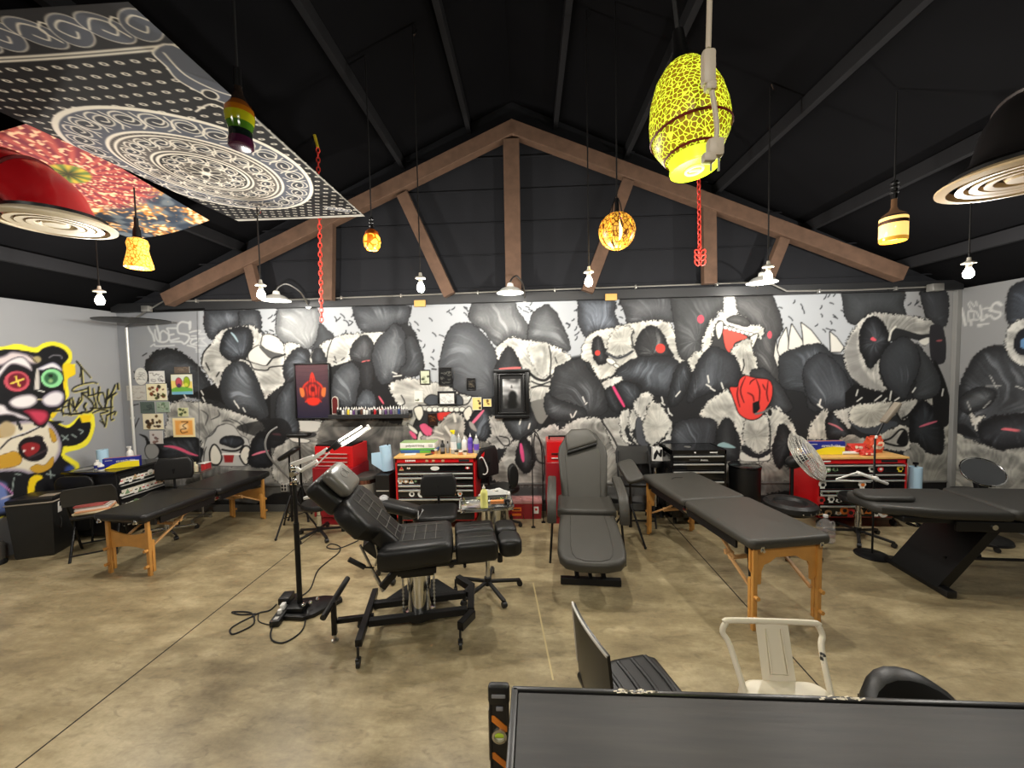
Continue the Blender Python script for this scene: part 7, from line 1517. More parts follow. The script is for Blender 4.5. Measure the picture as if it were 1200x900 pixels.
# sharps bins
SHR = mat('sharps_red', (150, 24, 34), .25); SHL = mat('sharps_lid', (206, 150, 148), .3)
for px, lab, st in ((605, 'red sharps container with an orange label, left of the pair', True), (624, 'red sharps container with a white label, right of the pair', False)):
    p = on_z(px, 606, 0); t = thing('sharps_container', lab, 'sharps container', (p[0], 5.0, 0), 0); w_ = .10 if st else .125
    obj('tub', loft([[(sx*w_*k, sy*.09*k, z) for sx, sy in ((-1, -1), (1, -1), (1, 1), (-1, 1))] for z, k in ((0, .92), (.20, 1.0))]), SHR, t, smooth=False); obj('lid', [box((0, 0, .225), (w_*2.04, .19, .05), .010), box((0, -.02, .255), (w_*1.3, .09, .02), .006)], SHL, t)
    if st: obj('label', [box((0.01, -.092, .13), (.12, .004, .05)), box((.01, -.090, .06), (.12, .004, .03))], mat('biohazard_label', (226, 110, 30), .5), t, smooth=False); obj('label_print', box((.01, -.0945, .13), (.09, .002, .014)), STK[1], t, smooth=False)
    else: obj('label', box((.05, -.0935, .12), (.06, .004, .09)), STK[0], t, smooth=False); obj('label_print', box((.05, -.096, .13), (.03, .002, .03)), STK[3], t, smooth=False)
oc = office_chair('black office chair turned sideways between the red chest and the sharps bins', (-.36, 4.70, 0), 48, .50, .36, (.58, .96, .36), BLKP, r=.22)
def loc_in(o, w): return Matrix.Rotation(-o.rotation_euler[2], 4, 'Z') @ (Vector(w)-Vector(o.location))
aw = on_y(601, 558, 4.62); al = loc_in(oc, (aw[0], 4.62, aw[2]))
obj('armrest', put(slab([(.07*math.cos(a), .145*math.sin(a)) for a in np.linspace(0, 2*math.pi, 22, endpoint=False)], -.02, .05, .018), Matrix.Translation(al) @ Matrix.Rotation(-oc.rotation_euler[2]+.5, 4, 'Z') @ Matrix.Rotation(math.radians(86), 4, 'X')), BLACKV, oc); al2 = loc_in(oc, (-.30, 4.66, .45)); obj('arm_post', cyl(al2, al-Vector((0, 0, .08)), .012), BLKM, oc)
# thin wire stand by the sharps bins
p = on_z(625, 618, 0); t = thing('wire_lamp_stand', 'thin black arched wire stand in front of the sharps bins', 'stand', (p[0], p[1], 0)); z1 = on_y(625, 508, p[1])[2]
obj('pole', tube([(0, 0, 0), (0, 0, z1-.10), (.01, .02, z1), (.05, .05, z1+.01), (.10, .10, z1-.10), (.125, .14, z1-.28), (.13, .15, .62), (.13, .15, .0)], .007, 6, 5), BLKM, t); obj('clip', box((0, -.006, z1-.36), (.03, .02, .06), .006), BLKP, t); obj('foot', [box((0, 0, .005), (.05, .05, .010), .003), box((.13, .15, .005), (.05, .05, .010), .003)], BLKM, t)
# right of the recliner
fr_ = folding_chair('black folding chair right of the grey recliner', (1.31, 4.82, 0), -4); fr_.scale = (1, 1, 1.17)
p = on_z(738, 632, 0); t = thing('tripod_stand', 'black tripod stand with a grey arm pad beside the recliner', 'stand', (1.12, 4.34, 0), 0); zt = on_y(742, 552, 4.34)[2]
obj('pole', [cyl((0, 0, .14), (0, 0, zt-.03), .012), cyl((0, 0, .14), (0, 0, .5), .018)], BLKM, t)
for k in range(3): a = 2*math.pi*k/3+.9; obj('leg', [tube([(0, 0, .42), (.26*math.cos(a), .26*math.sin(a), .014)], .012, 8), sph((.26*math.cos(a), .26*math.sin(a), .014), .016, n=8)], BLKM, t)
obj('pad', put(slab(rrect(.20, .30, .05), -.03, .055, .02), Matrix.Translation((0, 0, zt)) @ Matrix.Rotation(math.radians(38), 4, 'X') @ Matrix.Rotation(.3, 4, 'Z')), DG, t); obj('clamp', [box((0, 0, zt-.08), (.05, .05, .06), .008), cyl((.02, 0, zt-.09), (.07, 0, zt-.09), .010)], CHROME, t)
st = rolling_stool('bar_stool', 'tall black stool between the folding chair and the black tool chest', (1.625, 5.03, 0), 0, .72, .09, BLKP, True, .095)
t = thing('gift_bag', 'white and black bag standing on the tall black stool', 'bag', (st.location.x+.02, 5.03, .732), -8); obj('body', loft([[(sx*a, sy*.045, z) for sx, sy in ((-1, -1), (1, -1), (1, 1), (-1, 1))] for z, a in ((0, .07), (.17, .06))]), WHITEP, t, smooth=False)
obj('emblem', [prism([(-.05, .02), (-.03, .02), (.0, .09), (.03, .05), (.05, .06), (.055, .15), (.03, .15), (.02, .10), (-.01, .15), (-.03, .12), (-.05, .08)], .003, Matrix.Translation((0, -.046, 0)) @ XZ)], BLKP, t, smooth=False); obj('handle', tube([(-.03, -.03, .165), (-.02, -.03, .21), (.02, -.03, .21), (.03, -.03, .165)], .004, 6, 4), BLKP, t)
# black round bin
p = on_y(873, 560, 4.92); zt = on_y(873, 544, 4.92)[2]; t = thing('round_bin', 'black round bin behind the right massage table', 'bin', (p[0], 4.93, 0)); obj('body', lathe([(0, 0), (.16, 0), (.172, .02), (.18, zt-.03), (0, zt-.03)], n=32), BLKP, t); obj('lid', lathe([(.185, zt-.03), (.186, zt-.01), (.17, zt), (0, zt+.004)], n=32), BLKG, t)
# donut stool
p = on_y(926, 590, 4.06); t = rolling_stool('rolling_stool', 'black ring cushioned stool right of the right massage table', (p[0], 4.06, 0), 0, .50, .22, BLKP); zt = .50
obj('ring_cushion', lathe([(.13, zt), (.15, zt+.03), (.20, zt+.04), (.24, zt+.015), (.245, zt-.03), (.22, zt-.05), (.14, zt-.01)], n=32), BLACKV, t); obj('stud', [sph((.242*math.cos(a), .242*math.sin(a), zt-.02), .009, n=8) for a in (-.5, -.8, -1.1, -1.4, -1.7)], CHROME, t)
# pedestal fan
t = thing('pedestal_fan', 'tilted pedestal fan with a clear wire cage beside the right tool chest', 'fan', (3.06, 4.44, 0)); fz = .905
AX = Vector((.60, -.58, .55)).normalized(); Q = AX.to_track_quat('Z', 'Y').to_matrix().to_4x4(); FM = Matrix.Translation((.06, 0, fz)) @ Q
WIRE = mat('pale_fan_wire', (206, 204, 196), .3, .3)
def dish(sgn):
    out = []
    for k in range(64):
        a = 2*math.pi*k/64; out.append(tube([(r_*math.cos(a+.15*r_), r_*math.sin(a+.15*r_), sgn*z) for r_, z in ((.04, .085), (.14, .08), (.23, .055), (.285, .0))], .0019, 4))
    for r_, z, th in ((.286, 0, .007), (.262, .03, .0025), (.23, .055, .0035), (.19, .069, .0025), (.14, .08, .003), (.09, .084, .0025), (.045, .086, .004)): out.append(tube([(r_*math.cos(a), r_*math.sin(a), sgn*z) for a in np.linspace(0, 2*math.pi, 40, endpoint=False)], th, 6, closed=True))
    out.append(lathe([(0, sgn*.088), (.045, sgn*.086)], n=20)); return [put(b, FM) for b in out]
obj('front_cage', dish(1), WIRE, t); obj('rear_cage', dish(-1), WIRE, t)
bl = []
for k in range(3):
    a = 2*math.pi*k/3; bl.append(put(sheet([[(r_*math.cos(a+w_), r_*math.sin(a+w_), .05*(w_-.4)) for r_ in (.05, .12, .19, .25)] for w_ in (0, .2, .4, .6, .8)], .003), FM))
obj('blade', bl, mat('clear_blade', (214, 214, 210), .15, alpha=.35), t)
obj('motor', put(lathe([(0, -.22), (.05, -.21), (.075, -.17), (.075, -.10), (.05, -.08), (.03, 0), (0, 0)], n=24), FM), BLKP, t)
hp = FM @ Vector((0, 0, -.16)); obj('pole', [cyl((hp.x, hp.y, .02), (hp.x, hp.y, hp.z), .016)], BLKM, t); obj('base', lathe([(0, 0), (.20, 0), (.19, .02), (.03, .035), (0, .035)], (hp.x, hp.y, 0), 28), BLKP, t)
# water jug
p = on_z(967, 634, 0); t = thing('water_jug', 'clear plastic water jug on the floor by the right tool chest', 'jug', (p[0], p[1], 0)); JG = mat('clear_jug_plastic', (206, 204, 204), .06, alpha=.22)
obj('body', lathe([(0, .003), (.07, .0), (.085, .012), (.088, .05), (.082, .06), (.088, .07), (.088, .11), (.082, .12), (.088, .13), (.086, .17), (.05, .225), (.022, .25), (.020, .275)], n=24), JG, t); obj('cap', lathe([(.024, .27), (.024, .295), (0, .297)], n=16), mat('pale_cap', (226, 226, 226), .4), t); obj('handle', tube([(.05, 0, .21), (.085, 0, .215), (.095, 0, .17), (.085, 0, .13)], .009, 8, 4), JG, t)
obj('label', lathe([(.089, .075), (.089, .105)], n=24), mat('pinkish_label', (180, 150, 150), .4, alpha=.6), t)
# floor stand lamp at the right
p = on_z(1022, 651, 0); t = thing('stand_lamp', 'black stand lamp with a round base in front of the right tool chest', 'lamp', (p[0], p[1], 0), 0); z1 = on_y(1021, 512, p[1])[2]
obj('base', lathe([(0, 0), (.145, 0), (.145, .012), (.13, .02), (.02, .026), (0, .026)], n=32), BLKM, t); q = on_y(1036, 494, p[1]); q2 = on_y(1053, 472, p[1])
obj('pole', tube([(0, 0, .02), (0, 0, z1-.02), (.02, 0, z1+.02), (q[0]-p[0], 0, q[2])], .009, 8), BLKM, t); obj('lamp_head', bar((q[0]-p[0]-.01, 0, q[2]-.01), (q2[0]-p[0], 0, q2[2]), .07, .035, .010), mat('taupe_lamp_head', (112, 104, 92), .5), t); obj('switch', box((0, -.012, z1), (.02, .015, .03), .004), WHITEP, t)
a1 = [on_y(x, y, p[1]-.01) for x, y in ((978, 561), (1003, 553), (1037, 566))]; a1 = [(u[0]-p[0], -.03, u[2]) for u in a1]
obj('clamp_arm', [bar(a1[0], a1[1], .012, .016, .003), bar((a1[0][0], -.03, a1[0][2]-.005), (a1[1][0]+.13, -.03, a1[1][2]-.10), .010, .012, .002), bar(a1[1], a1[2], .05, .03, .010), cyl((0, -.035, a1[1][2]-.06), (0, .01, a1[1][2]-.06), .016)], WHITEP, t)
rolling_stool('rolling_stool', 'black rolling stool under the head of the right tattoo bed', (3.64, 4.38, 0), 0, .48, .18, BLKP, True, .30)
# tattoo bed at the right
bd = thing('tattoo_bed', 'long dark tattoo bed on slanted black legs at the right edge', 'tattoo bed', (4.2, 3.50, 0), -4)
DB = mat('bed_vinyl', (46, 45, 42), .5, bump=.05, nscale=140)
obj('bed_pad', slab([(-1.22, -.14), (-1.18, -.20), (-.78, -.30), (-.30, -.315), (-.30, .315), (-.78, .30), (-1.18, .20), (-1.22, .14)], .655, .085, .03), DB, bd); obj('bed_pad', slab([(x+.42, y) for x, y in rrect(1.42, .64, .06)], .665, .085, .03), DB, bd)
obj('head_pad', slab([(x-1.02, y) for x, y in rrect(.42, .26, .10)], .735, .05, .022), DB, bd)
obj('frame', [box((-.1, 0, .635), (1.9, .50, .05), .01), box((-.42, -.26, .60), (.5, .03, .09), .01)], BLKM, bd, smooth=False)
for x0, x1 in ((-.72, -.30), (.85, .48)):
    lg = obj('leg', loft([[(x0+(x1-x0)*f+dx*.045, dy*.23, .05+.57*f) for dx, dy in ((-1, -1), (1, -1), (1, 1), (-1, 1))] for f in (0, 1)]), BLKM, bd, smooth=False); obj('foot_bar', box((x0, 0, .035), (.08, .62, .06), .012), BLKP, lg)
obj('stretcher', cyl((-.62, -.12, .26), (.78, -.12, .26), .012), BLKM, bd); obj('bolt', cyl((-.40, -.272, .60), (-.40, -.283, .60), .022), CHROME, bd); obj('gas_strut', [cyl((-.2, -.2, .60), (.35, -.24, .28), .010), cyl((.05, -.2, .60), (.55, -.24, .32), .014)], BLKM, bd)
obj('latch', [cyl((-1.0, -.16, .63), (-.93, -.22, .60), .018), cyl((-.93, -.22, .60), (-.89, -.19, .57), .012)], CHROME, bd)
rolling_stool('rolling_stool', 'black rolling stool behind the slanted leg of the right tattoo bed', (4.50, 4.20, 0), 20, .45, .18, BLKP, True, .28)
# blue roll on the side of the right chest
p = on_y(1071, 562, 4.72); t = thing('paper_roll', 'pale blue paper roll beside the right tool chest', 'paper roll', (p[0]+.015, 4.72, .0)); zz = (on_y(1071, 580, 4.72)[2], on_y(1071, 547, 4.72)[2])
obj('roll', lathe([(.018, zz[0]), (.06, zz[0]), (.06, zz[1]), (.018, zz[1]), (.018, zz[0])], n=24), SKY, t); obj('holder', [cyl((0, 0, 0), (0, 0, zz[1]+.03), .010), lathe([(0, 0), (.07, 0), (.07, .015), (0, .015)], n=20), lathe([(0, zz[0]-.012), (.05, zz[0]-.012), (.05, zz[0]-.002), (0, zz[0]-.002)], n=20), box((-.0, 0, zz[1]+.04), (.05, .03, .03), .006)], BLKM, t)
# round mirror-like dish at the right wall
p = on_y(1155, 553, 4.36); t = thing('round_mirror', 'tilted round dark mirror with a chrome rim beyond the right tattoo bed', 'mirror', (p[0]-.03, 4.36, 0)); MM = Matrix.Translation((0, 0, p[2])) @ Vector((-.28, -.62, .66)).normalized().to_track_quat('Z', 'Y').to_matrix().to_4x4()
obj('glass', put(lathe([(0, 0), (.168, .0), (.168, -.015), (0, -.02)], n=44), MM), mat('dark_mirror', (70, 72, 74), .3, .4), t); obj('rim', put(tube([(.171*math.cos(a), .171*math.sin(a), .0) for a in np.linspace(0, 2*math.pi, 44, endpoint=False)], .010, 8, closed=True), MM), CHROME, t)
obj('neck', [bar((0, .03, p[2]-.08), (0, .0, p[2]-.25), .10, .06, .01)], BLKP, t); obj('shelf', lathe([(0, p[2]-.26), (.24, p[2]-.26), (.24, p[2]-.235), (0, p[2]-.235)], n=32), BLKP, t); obj('post', cyl((0, 0, .02), (0, 0, p[2]-.25), .04), CHROME, t); obj('base', lathe([(0, 0), (.24, 0), (.23, .025), (.05, .04), (0, .04)], n=32), BLKP, t)
# ------------------------------------------------------------------ magnifier floor lamp, power strip and cords
p = on_z(352, 716, 0); LX, LY_ = p[0], p[1]
t = thing('floor_lamp', 'black floor lamp with a lit tube head and weighted base left of the tattoo chair', 'floor lamp', (LX, LY_, 0), 0); zt = on_y(352, 548, LY_)[2]
obj('base', [prism([(-.10, -.12), (.10, -.13), (.17, -.08), (.30, .12), (.27, .16), (.12, .17), (-.08, .12), (-.13, .0)], .035, None, .008), box((0, -.02, .05), (.14, .13, .05), .012)], BLKM, t)
obj('weight_knob', [sph((x, y, .085), .018, n=10) for x, y in ((.10, -.02), (.13, .03), (.06, -.05))], CHROME, t)
obj('pole', [cyl((0, 0, .03), (0, 0, zt), .016), cyl((0, 0, .03), (0, 0, zt*.62), .021)], BLKM, t)
def lp(px, py, dy=0.0): q = on_y(px, py, LY_+dy); return (q[0]-LX, dy, q[2])
JN = obj('joint', [sph((0, 0, zt), .03, n=12), cyl((0, -.03, zt-.05), (0, .03, zt-.05), .022), sph((.01, -.01, zt-.10), .022, n=10), cyl((-.03, 0, zt-.13), (.03, 0, zt-.13), .014)], CHROME, t)
obj('lower_arm', [bar(lp(352, 552), lp(341, 545), .022, .03, .005), bar(lp(341, 545), lp(368, 535), .024, .036, .006)], WHITEP, t)
obj('upper_arm', [bar(lp(352, 552, .02), lp(372, 540, .02), .02, .03, .005), bar(lp(366, 538), lp(384, 526), .022, .03, .005), bar(lp(370, 546), lp(386, 530), .010, .010)], WHITEP, t)
obj('lower_clamp', [bar(lp(356, 584), lp(375, 580), .022, .024, .006)], WHITEP, t)
hd = obj('head_base', [bar(lp(383, 529), lp(391, 522), .03, .02, .004), bar(lp(391, 525), lp(399, 518), .055, .05, .008)], BLKP, t)
LIT = mat('lit_tube', (255, 250, 235), .3, emit=(255, 248, 228), estr=4.5)
a, b = Vector(lp(399, 519)), Vector(lp(431, 499)); n_ = Vector((0, 1, 0)).cross(b-a).normalized()
obj('lit_tube', [cyl(a+n_*.012, b+n_*.012, .009), cyl(a-n_*.022, b-n_*.022+(a-b)*.18, .009)], LIT, t); obj('reflector', [bar(a+n_*.032, b+n_*.030, .05, .010, .003), bar(b+n_*.03, b-n_*.01, .03, .012, .003)], WHITEP, t)
m_ = (a+b)/2; point_light('tube_light', (LX+m_.x+.0, LY_-.06, m_.z-.05), 3, (1, .97, .9), .06)
# power strip with adapter
p = on_z(331, 722, 0); q = on_z(344, 704, 0); an = math.degrees(math.atan2(q[1]-p[1], q[0]-p[0]))
t = thing('power_strip', 'black power strip with plugged adapters beside the floor lamp base', 'power strip', (p[0], p[1], 0), an); obj('body', box((0.05, 0, .025), (.38, .075, .05), .008), BLKP, t)
obj('adapter', box((.13, .02, .075), (.12, .09, .06), .010), BLKP, t); obj('plug', box((.02, 0, .07), (.05, .035, .045), .006), WHITEP, t); obj('plug', box((-.04, 0, .065), (.03, .03, .035), .006), WHITEP, t); obj('outlet_face', [box((x, 0, .0505), (.035, .03, .002)) for x in (-.10, .08)], mat('grey_outlet', (176, 174, 168), .4), t, smooth=False)
def fc_(pts, r=.006, name='cable', lab='', lift=0.0): 
    P = [on_z(x, y, 0) for x, y in pts]; return tag(obj(name, tube([(a[0], a[1], r+lift) for a in P], r, 6, 8), CORD), lab, 'cable')
fc_([(345, 703), (352, 700), (364, 690), (372, 670), (385, 658), (397, 648), (398, 641), (388, 638), (383, 642), (393, 644), (404, 641), (420, 634)], lab='black cable looping from the power strip under the tattoo chair')
fc_([(324, 709), (316, 716), (304, 719), (294, 724), (280, 731), (270, 738), (272, 744), (284, 740), (297, 732), (297, 722), (290, 718), (272, 718), (282, 721), (300, 720)], lab='thin black cable coiled on the floor left of the power strip')
fc_([(320, 733), (317, 744), (320, 752), (332, 754), (346, 747), (355, 738), (358, 726), (357, 716)], lab='thin black cable looping in front of the lamp base')
fc_([(303, 719), (303, 728), (312, 732), (322, 733), (330, 731)], .004, lab='short thin cable curled against the power strip')

# ------------------------------------------------------------------ on the middle chest
zm = ztopM+.0005; YM = 4.80
def mx(px, y=YM): return on_y(px, 535, y)[0]
t = thing('liner_box', 'flat blue and green carton lowest of the two on the red bottle chest', 'box', (mx(493, 4.90), 4.90, zm)); obj('carton', box((0, 0, .02), (.46, .20, .04), .003), mat('blue_green_carton', (50, 90, 150), .5), t); obj('green_end', box((.12, -.1005, .02), (.2, .002, .034)), mat('green_print', (90, 170, 60), .5), t)
t = thing('liner_box', 'white carton with dark lettering on top of the blue carton', 'box', (mx(492, 4.90), 4.90, zm+.0405)); obj('carton', box((0, 0, .045), (.45, .19, .09), .003), mat('white_carton', (230, 230, 224), .5), t); obj('green_top', box((0, 0, .091), (.45, .19, .003)), mat('pale_green_print', (160, 190, 130), .5), t); obj('green_band', box((.0, -.0955, .012), (.449, .002, .02)), mat('green_print', (90, 170, 60), .5), t); text_obj('lettering', 'polynitril lining', .040, STK[1], t, (-.03, -.0965, .055)); obj('print', [box((.17, -.0955, .06), (.06, .002, .012)), box((.17, -.0955, .04), (.05, .002, .008))], mat('grey_print', (150, 150, 150), .5), t)
PUR2 = mat('purple_liquid', (90, 66, 170), .25); GRB = mat('grey_bottle', (150, 150, 150), .4)
for px, y, r, h, m, cm, kd, lab, lb, nm in ((519, 4.76, .028, .17, BLKP, BLKP, 'cap', 'black bottle at the front of the red bottle chest', mat('grey_label', (110, 110, 112), .5), 'ink_bottle'), (525, 4.80, .022, .15, GRB, BLKP, 'cap', 'slim grey bottle beside the black bottle', None, 'ink_bottle'),
    (532, 4.78, .040, .30, CLR, mat('yellow_trigger', (240, 222, 30), .4), 'spray', 'clear spray bottle with a yellow trigger on the red chest', mat('white_label', (226, 228, 226), .5), 'spray_bottle'), (538, 4.86, .034, .24, CLR, WHITEP, 'nozzle', 'clear squeeze bottle behind the yellow trigger bottle', mat('teal_label', (120, 170, 176), .5), 'squeeze_bottle'),
    (544.5, 4.80, .036, .22, WHB, WHITEP, 'nozzle', 'white squeeze bottle left of the purple bottles', None, 'squeeze_bottle'), (551.5, 4.80, .034, .25, PUR2, WHITEP, 'nozzle', 'purple squeeze bottle, left of the purple pair', mat('purple_label', (110, 80, 190), .4), 'squeeze_bottle'), (558.5, 4.78, .034, .24, CLR, WHITEP, 'nozzle', 'pale bottle with a purple label at the right end of the chest', mat('purple_label', (110, 80, 190), .4), 'squeeze_bottle')):
    bottle(nm, lab, (mx(px, y), y, zm), r, h, m, cm, kd, None, lb)
for i, (px, y, c_, lab) in enumerate(((507, 4.74, (150, 60, 40), 'small brown jar left of the black bottle on the red chest'), (510.5, 4.78, (196, 150, 90), 'small tan jar beside the brown jar on the red chest'), (535, 4.70, (206, 190, 160), 'small cream jar in front of the spray bottle'), (540, 4.70, (190, 120, 80), 'small amber jar in front of the squeeze bottles'), (545, 4.70, (220, 210, 190), 'small white jar in front of the purple bottles'))):
    t = thing('ointment_jar', lab, 'jar', (mx(px, y), y, zm)); obj('jar', lathe([(0, 0), (.022, 0), (.023, .035), (0, .035)], n=16), mat('jar_%d' % i, c_, .35), t); obj('lid', lathe([(.024, .035), (.024, .05), (0, .05)], n=16), WHITEP if i % 2 else BLKP, t)
t = thing('paper_sheet', 'white paper on the left of the red bottle chest', 'paper', (mx(481, 4.74), 4.74, zm)); obj('sheet', box((0, 0, .0015), (.14, .10, .003), 0, (0, 0, .2)), WHITEP, t, smooth=False)
t = thing('marker', 'black marker lying on the red bottle chest', 'marker', (mx(502, 4.68), 4.68, zm)); obj('barrel', cyl((-.03, -.02, .009), (.02, .02, .009), .009), BLKP, t); obj('cap', cyl((.02, .02, .009), (.04, .036, .009), .0095), mat('dark_cap', (50, 50, 54), .4), t)
# on the right chest
zr = ztopR+.0005
wrapbox('blue and yellow plastic wrap box on the right tool chest', (on_y(965, 520, 4.78)[0], 4.78, zr), 0, (.44, .09, .16))
BAGR = mat('red_bag_print', (206, 60, 50), .35)
def crinkle(name, lab, loc, s, m, seed, bands):
    R_ = random.Random(seed); t = thing(name, lab, 'bag', loc, R_.uniform(-14, 14)); rows = []
    for j in range(9):
        f = j/8; wx = s[0]/2*(1.0 if f < .85 else 1.04); dp = s[1]/2*(math.sin(math.pi*min(1, f*.9+.12))**.7)*(1 if f < .9 else .25)
        rows.append([(wx*math.copysign(abs(math.cos(a))**.6, math.cos(a))+R_.uniform(-.06, .06)*s[0], dp*math.copysign(abs(math.sin(a))**.6, math.sin(a))+R_.uniform(-.10, .10)*s[1], max(0, s[2]*f*(1+R_.uniform(-.05, .05)))) for a in np.linspace(0, 2*math.pi, 14, endpoint=False)])
    obj('bag_body', loft(rows), m, t, smooth=False)
    obj('print', [prism([(r_*k*math.cos(a), r_*math.sin(a)) for a, k in zip(np.linspace(0, 6.28, 9, endpoint=False), (1, 1.3, .8, 1.2, 1, .7, 1.2, 1, .9))], .004, Matrix.Translation((R_.uniform(-.32, .32)*s[0], -s[1]*.50, s[2]*R_.uniform(.3, .75))) @ XZ) for r_ in [s[2]*R_.uniform(.12, .2) for _ in range(bands)]], mat('cream_print', (236, 214, 190), .4), t, smooth=False); return t
crinkle('snack_bag', 'crumpled red bag lying on the right tool chest', (on_y(1004, 520, 4.80)[0], 4.80, zr), (.20, .14, .12), BAGR, 3, 3)
crinkle('snack_bag', 'upright red snack bag at the middle of the right tool chest', (on_y(1024, 515, 4.84)[0], 4.84, zr), (.18, .12, .20), mat('orange_red_bag', (214, 84, 54), .35), 5, 4)
crinkle('snack_bag', 'small red and white bag in front of the upright snack bag', (on_y(1014, 520, 4.72)[0], 4.70, zr), (.13, .09, .07), BAGR, 8, 2)
t = thing('cloth_roll', 'white rolled cloth beside the wrap box on the right tool chest', 'cloth', (on_y(991, 526, 4.80)[0], 4.74, zr)); obj('roll', cyl((-.09, 0, .02), (.10, .01, .02), .02), mat('white_cloth', (222, 222, 216), .8), t)

# ------------------------------------------------------------------ foreground counter table, stools and level
TZ = .92; f1 = on_z(603, 806, TZ)
TBL = bpy.data.materials.new('dark_stained_table'); TBL.use_nodes = True
def wood_dark(m, c0, c1, rough):
    nt = m.node_tree; b = nt.nodes['Principled BSDF']; L = nt.links.new; tc = nt.nodes.new('ShaderNodeTexCoord'); mp = nt.nodes.new('ShaderNodeMapping'); mp.inputs['Scale'].default_value = (2, 26, 8); L(tc.outputs['Object'], mp.inputs[0])
    n = nt.nodes.new('ShaderNodeTexNoise'); n.inputs['Scale'].default_value = 1.6; n.inputs['Detail'].default_value = 7; L(mp.outputs[0], n.inputs['Vector']); r = nt.nodes.new('ShaderNodeValToRGB'); r.color_ramp.elements[0].position = .35; r.color_ramp.elements[1].position = .7
    r.color_ramp.elements[0].color = tuple(lin(c0))+(1,); r.color_ramp.elements[1].color = tuple(lin(c1))+(1,); L(n.outputs['Fac'], r.inputs[0]); L(r.outputs[0], b.inputs['Base Color']); b.inputs['Roughness'].default_value = rough
    bn = nt.nodes.new('ShaderNodeBump'); bn.inputs['Strength'].default_value = .12; bn.inputs['Distance'].default_value = .01; L(n.outputs['Fac'], bn.inputs['Height']); L(bn.outputs[0], b.inputs['Normal'])
wood_dark(TBL, (28, 26.5, 24.5), (47, 43.5, 39.5), .52)
t = thing('counter_table', 'dark grey wooden counter table across the bottom right', 'table', (f1[0]+.985, f1[1]-.475, 0), -1)
obj('tabletop', [box((0, -.008, TZ-.03), (1.96, .90, .06), .004)], TBL, t); obj('edge_band', [box((-.992, -.0, TZ-.028), (.022, .92, .060), .004), box((0, .456, TZ-.028), (2.0, .020, .060), .004)], mat('black_edge_band', (22, 21, 20), .35), t)
R = random.Random(2)
obj('worn_paint', [box((R.choice((-.62, -.60, -.58, .02, .05, .08, .72, .76, .80))+R.uniform(-.05, .05), .457+R.uniform(-.007, .007), TZ+.0022), (R.uniform(.008, .03), .004, .0012), 0, (0, 0, R.uniform(-.4, .4))) for _ in range(46)], mat('bare_wood_chip', (226, 214, 190), .5), t, smooth=False)
for sx in (-1, 1):
    for sy in (-1, 1): obj('leg', box((sx*.90, sy*.38, (TZ-.06)/2), (.07, .07, TZ-.06), .004), BLKM, t, smooth=False)
obj('apron', [box((0, sy*.38, TZ-.10), (1.76, .03, .08)) for sy in (-1, 1)], BLKM, t, smooth=False)
# spirit level leaning on the left side
lv = thing('spirit_level', 'black and orange spirit level standing at the left edge of the counter table', 'level', (on_y(588, 860, 1.28)[0]-.012, 1.33, 0), 0); LH = on_y(588, 823, 1.28)[2]
obj('body', [box((-.032, 0, LH/2), (.008, .022, LH), .002), box((.032, 0, LH/2), (.008, .022, LH), .002), box((0, 0, LH/2), (.058, .008, LH-.02))], mat('level_black', (20, 20, 21), .35), lv, smooth=False)
obj('end_cap', [box((0, 0, LH-.012), (.078, .034, .07), .012)], BLKP, lv); obj('cap_window', box((0, -.018, LH-.008), (.050, .004, .014), .002), mat('level_grey', (130, 130, 132), .4), lv); obj('hang_hole', box((.002, -.006, LH-.065), (.026, .006, .016), .004), mat('level_grey', (130, 130, 132), .4), lv)
ORG = mat('level_orange', (226, 130, 40), .4)
for zz in (LH-.115, LH-.255): obj('orange_stripe', [prism([(-.028, .022), (-.018, .022), (.028, -.018), (.028, -.036), (.018, -.036), (-.028, .002)], .003, Matrix.Translation((0, -.004, zz)) @ XZ)], ORG, lv, smooth=False)
obj('side_trim', box((-.0375, -.006, LH-.16), (.003, .012, .19)), mat('level_edge', (150, 140, 124), .35, .6), lv, smooth=False)
vz = LH-.165; vf = obj('vial_frame', [lathe([(.027, -.012), (.027, .012), (.019, .014), (.019, -.012)], (0, -.002, vz), 26, axis=(0, -1, 0))], mat('level_chrome', (206, 200, 180), .25, .8), lv); obj('vial', cyl((-.016, -.008, vz+.004), (.016, -.008, vz+.004), .009, n=14), mat('vial_green', (196, 222, 60), .15), vf); obj('vial_base', lathe([(0, 0), (.019, 0)], (0, -.006, vz), 20, axis=(0, -1, 0)), mat('vial_white', (232, 230, 210), .3), vf)
# white metal low back stool
s0 = on_z(907, 795, .66); WM = bpy.data.materials.new('worn_white_metal'); WM.use_nodes = True
def worn(m, base, chip):
    nt = m.node_tree; b = nt.nodes['Principled BSDF']; L = nt.links.new; tc = nt.nodes.new('ShaderNodeTexCoord'); n = nt.nodes.new('ShaderNodeTexNoise'); n.inputs['Scale'].default_value = 9; n.inputs['Detail'].default_value = 6; L(tc.outputs['Object'], n.inputs['Vector'])
    r = nt.nodes.new('ShaderNodeMapRange'); r.inputs[1].default_value = .685; r.inputs[2].default_value = .70; L(n.outputs['Fac'], r.inputs[0]); mx_ = nt.nodes.new('ShaderNodeMixRGB'); mx_.inputs[1].default_value = tuple(lin(base))+(1,); mx_.inputs[2].default_value = tuple(lin(chip))+(1,); L(r.outputs[0], mx_.inputs[0]); L(mx_.outputs[0], b.inputs['Base Color']); b.inputs['Roughness'].default_value = .4
worn(WM, (222, 212, 190), (40, 36, 30))
t = thing('metal_stool', 'worn white metal stool with a low back at the far side of the counter table', 'stool', (s0[0]+.01, s0[1]-.17, 0), -2)
obj('seat', slab(rrect(.33, .33, .06), .635, .025, .010), WM, t); zt = .872
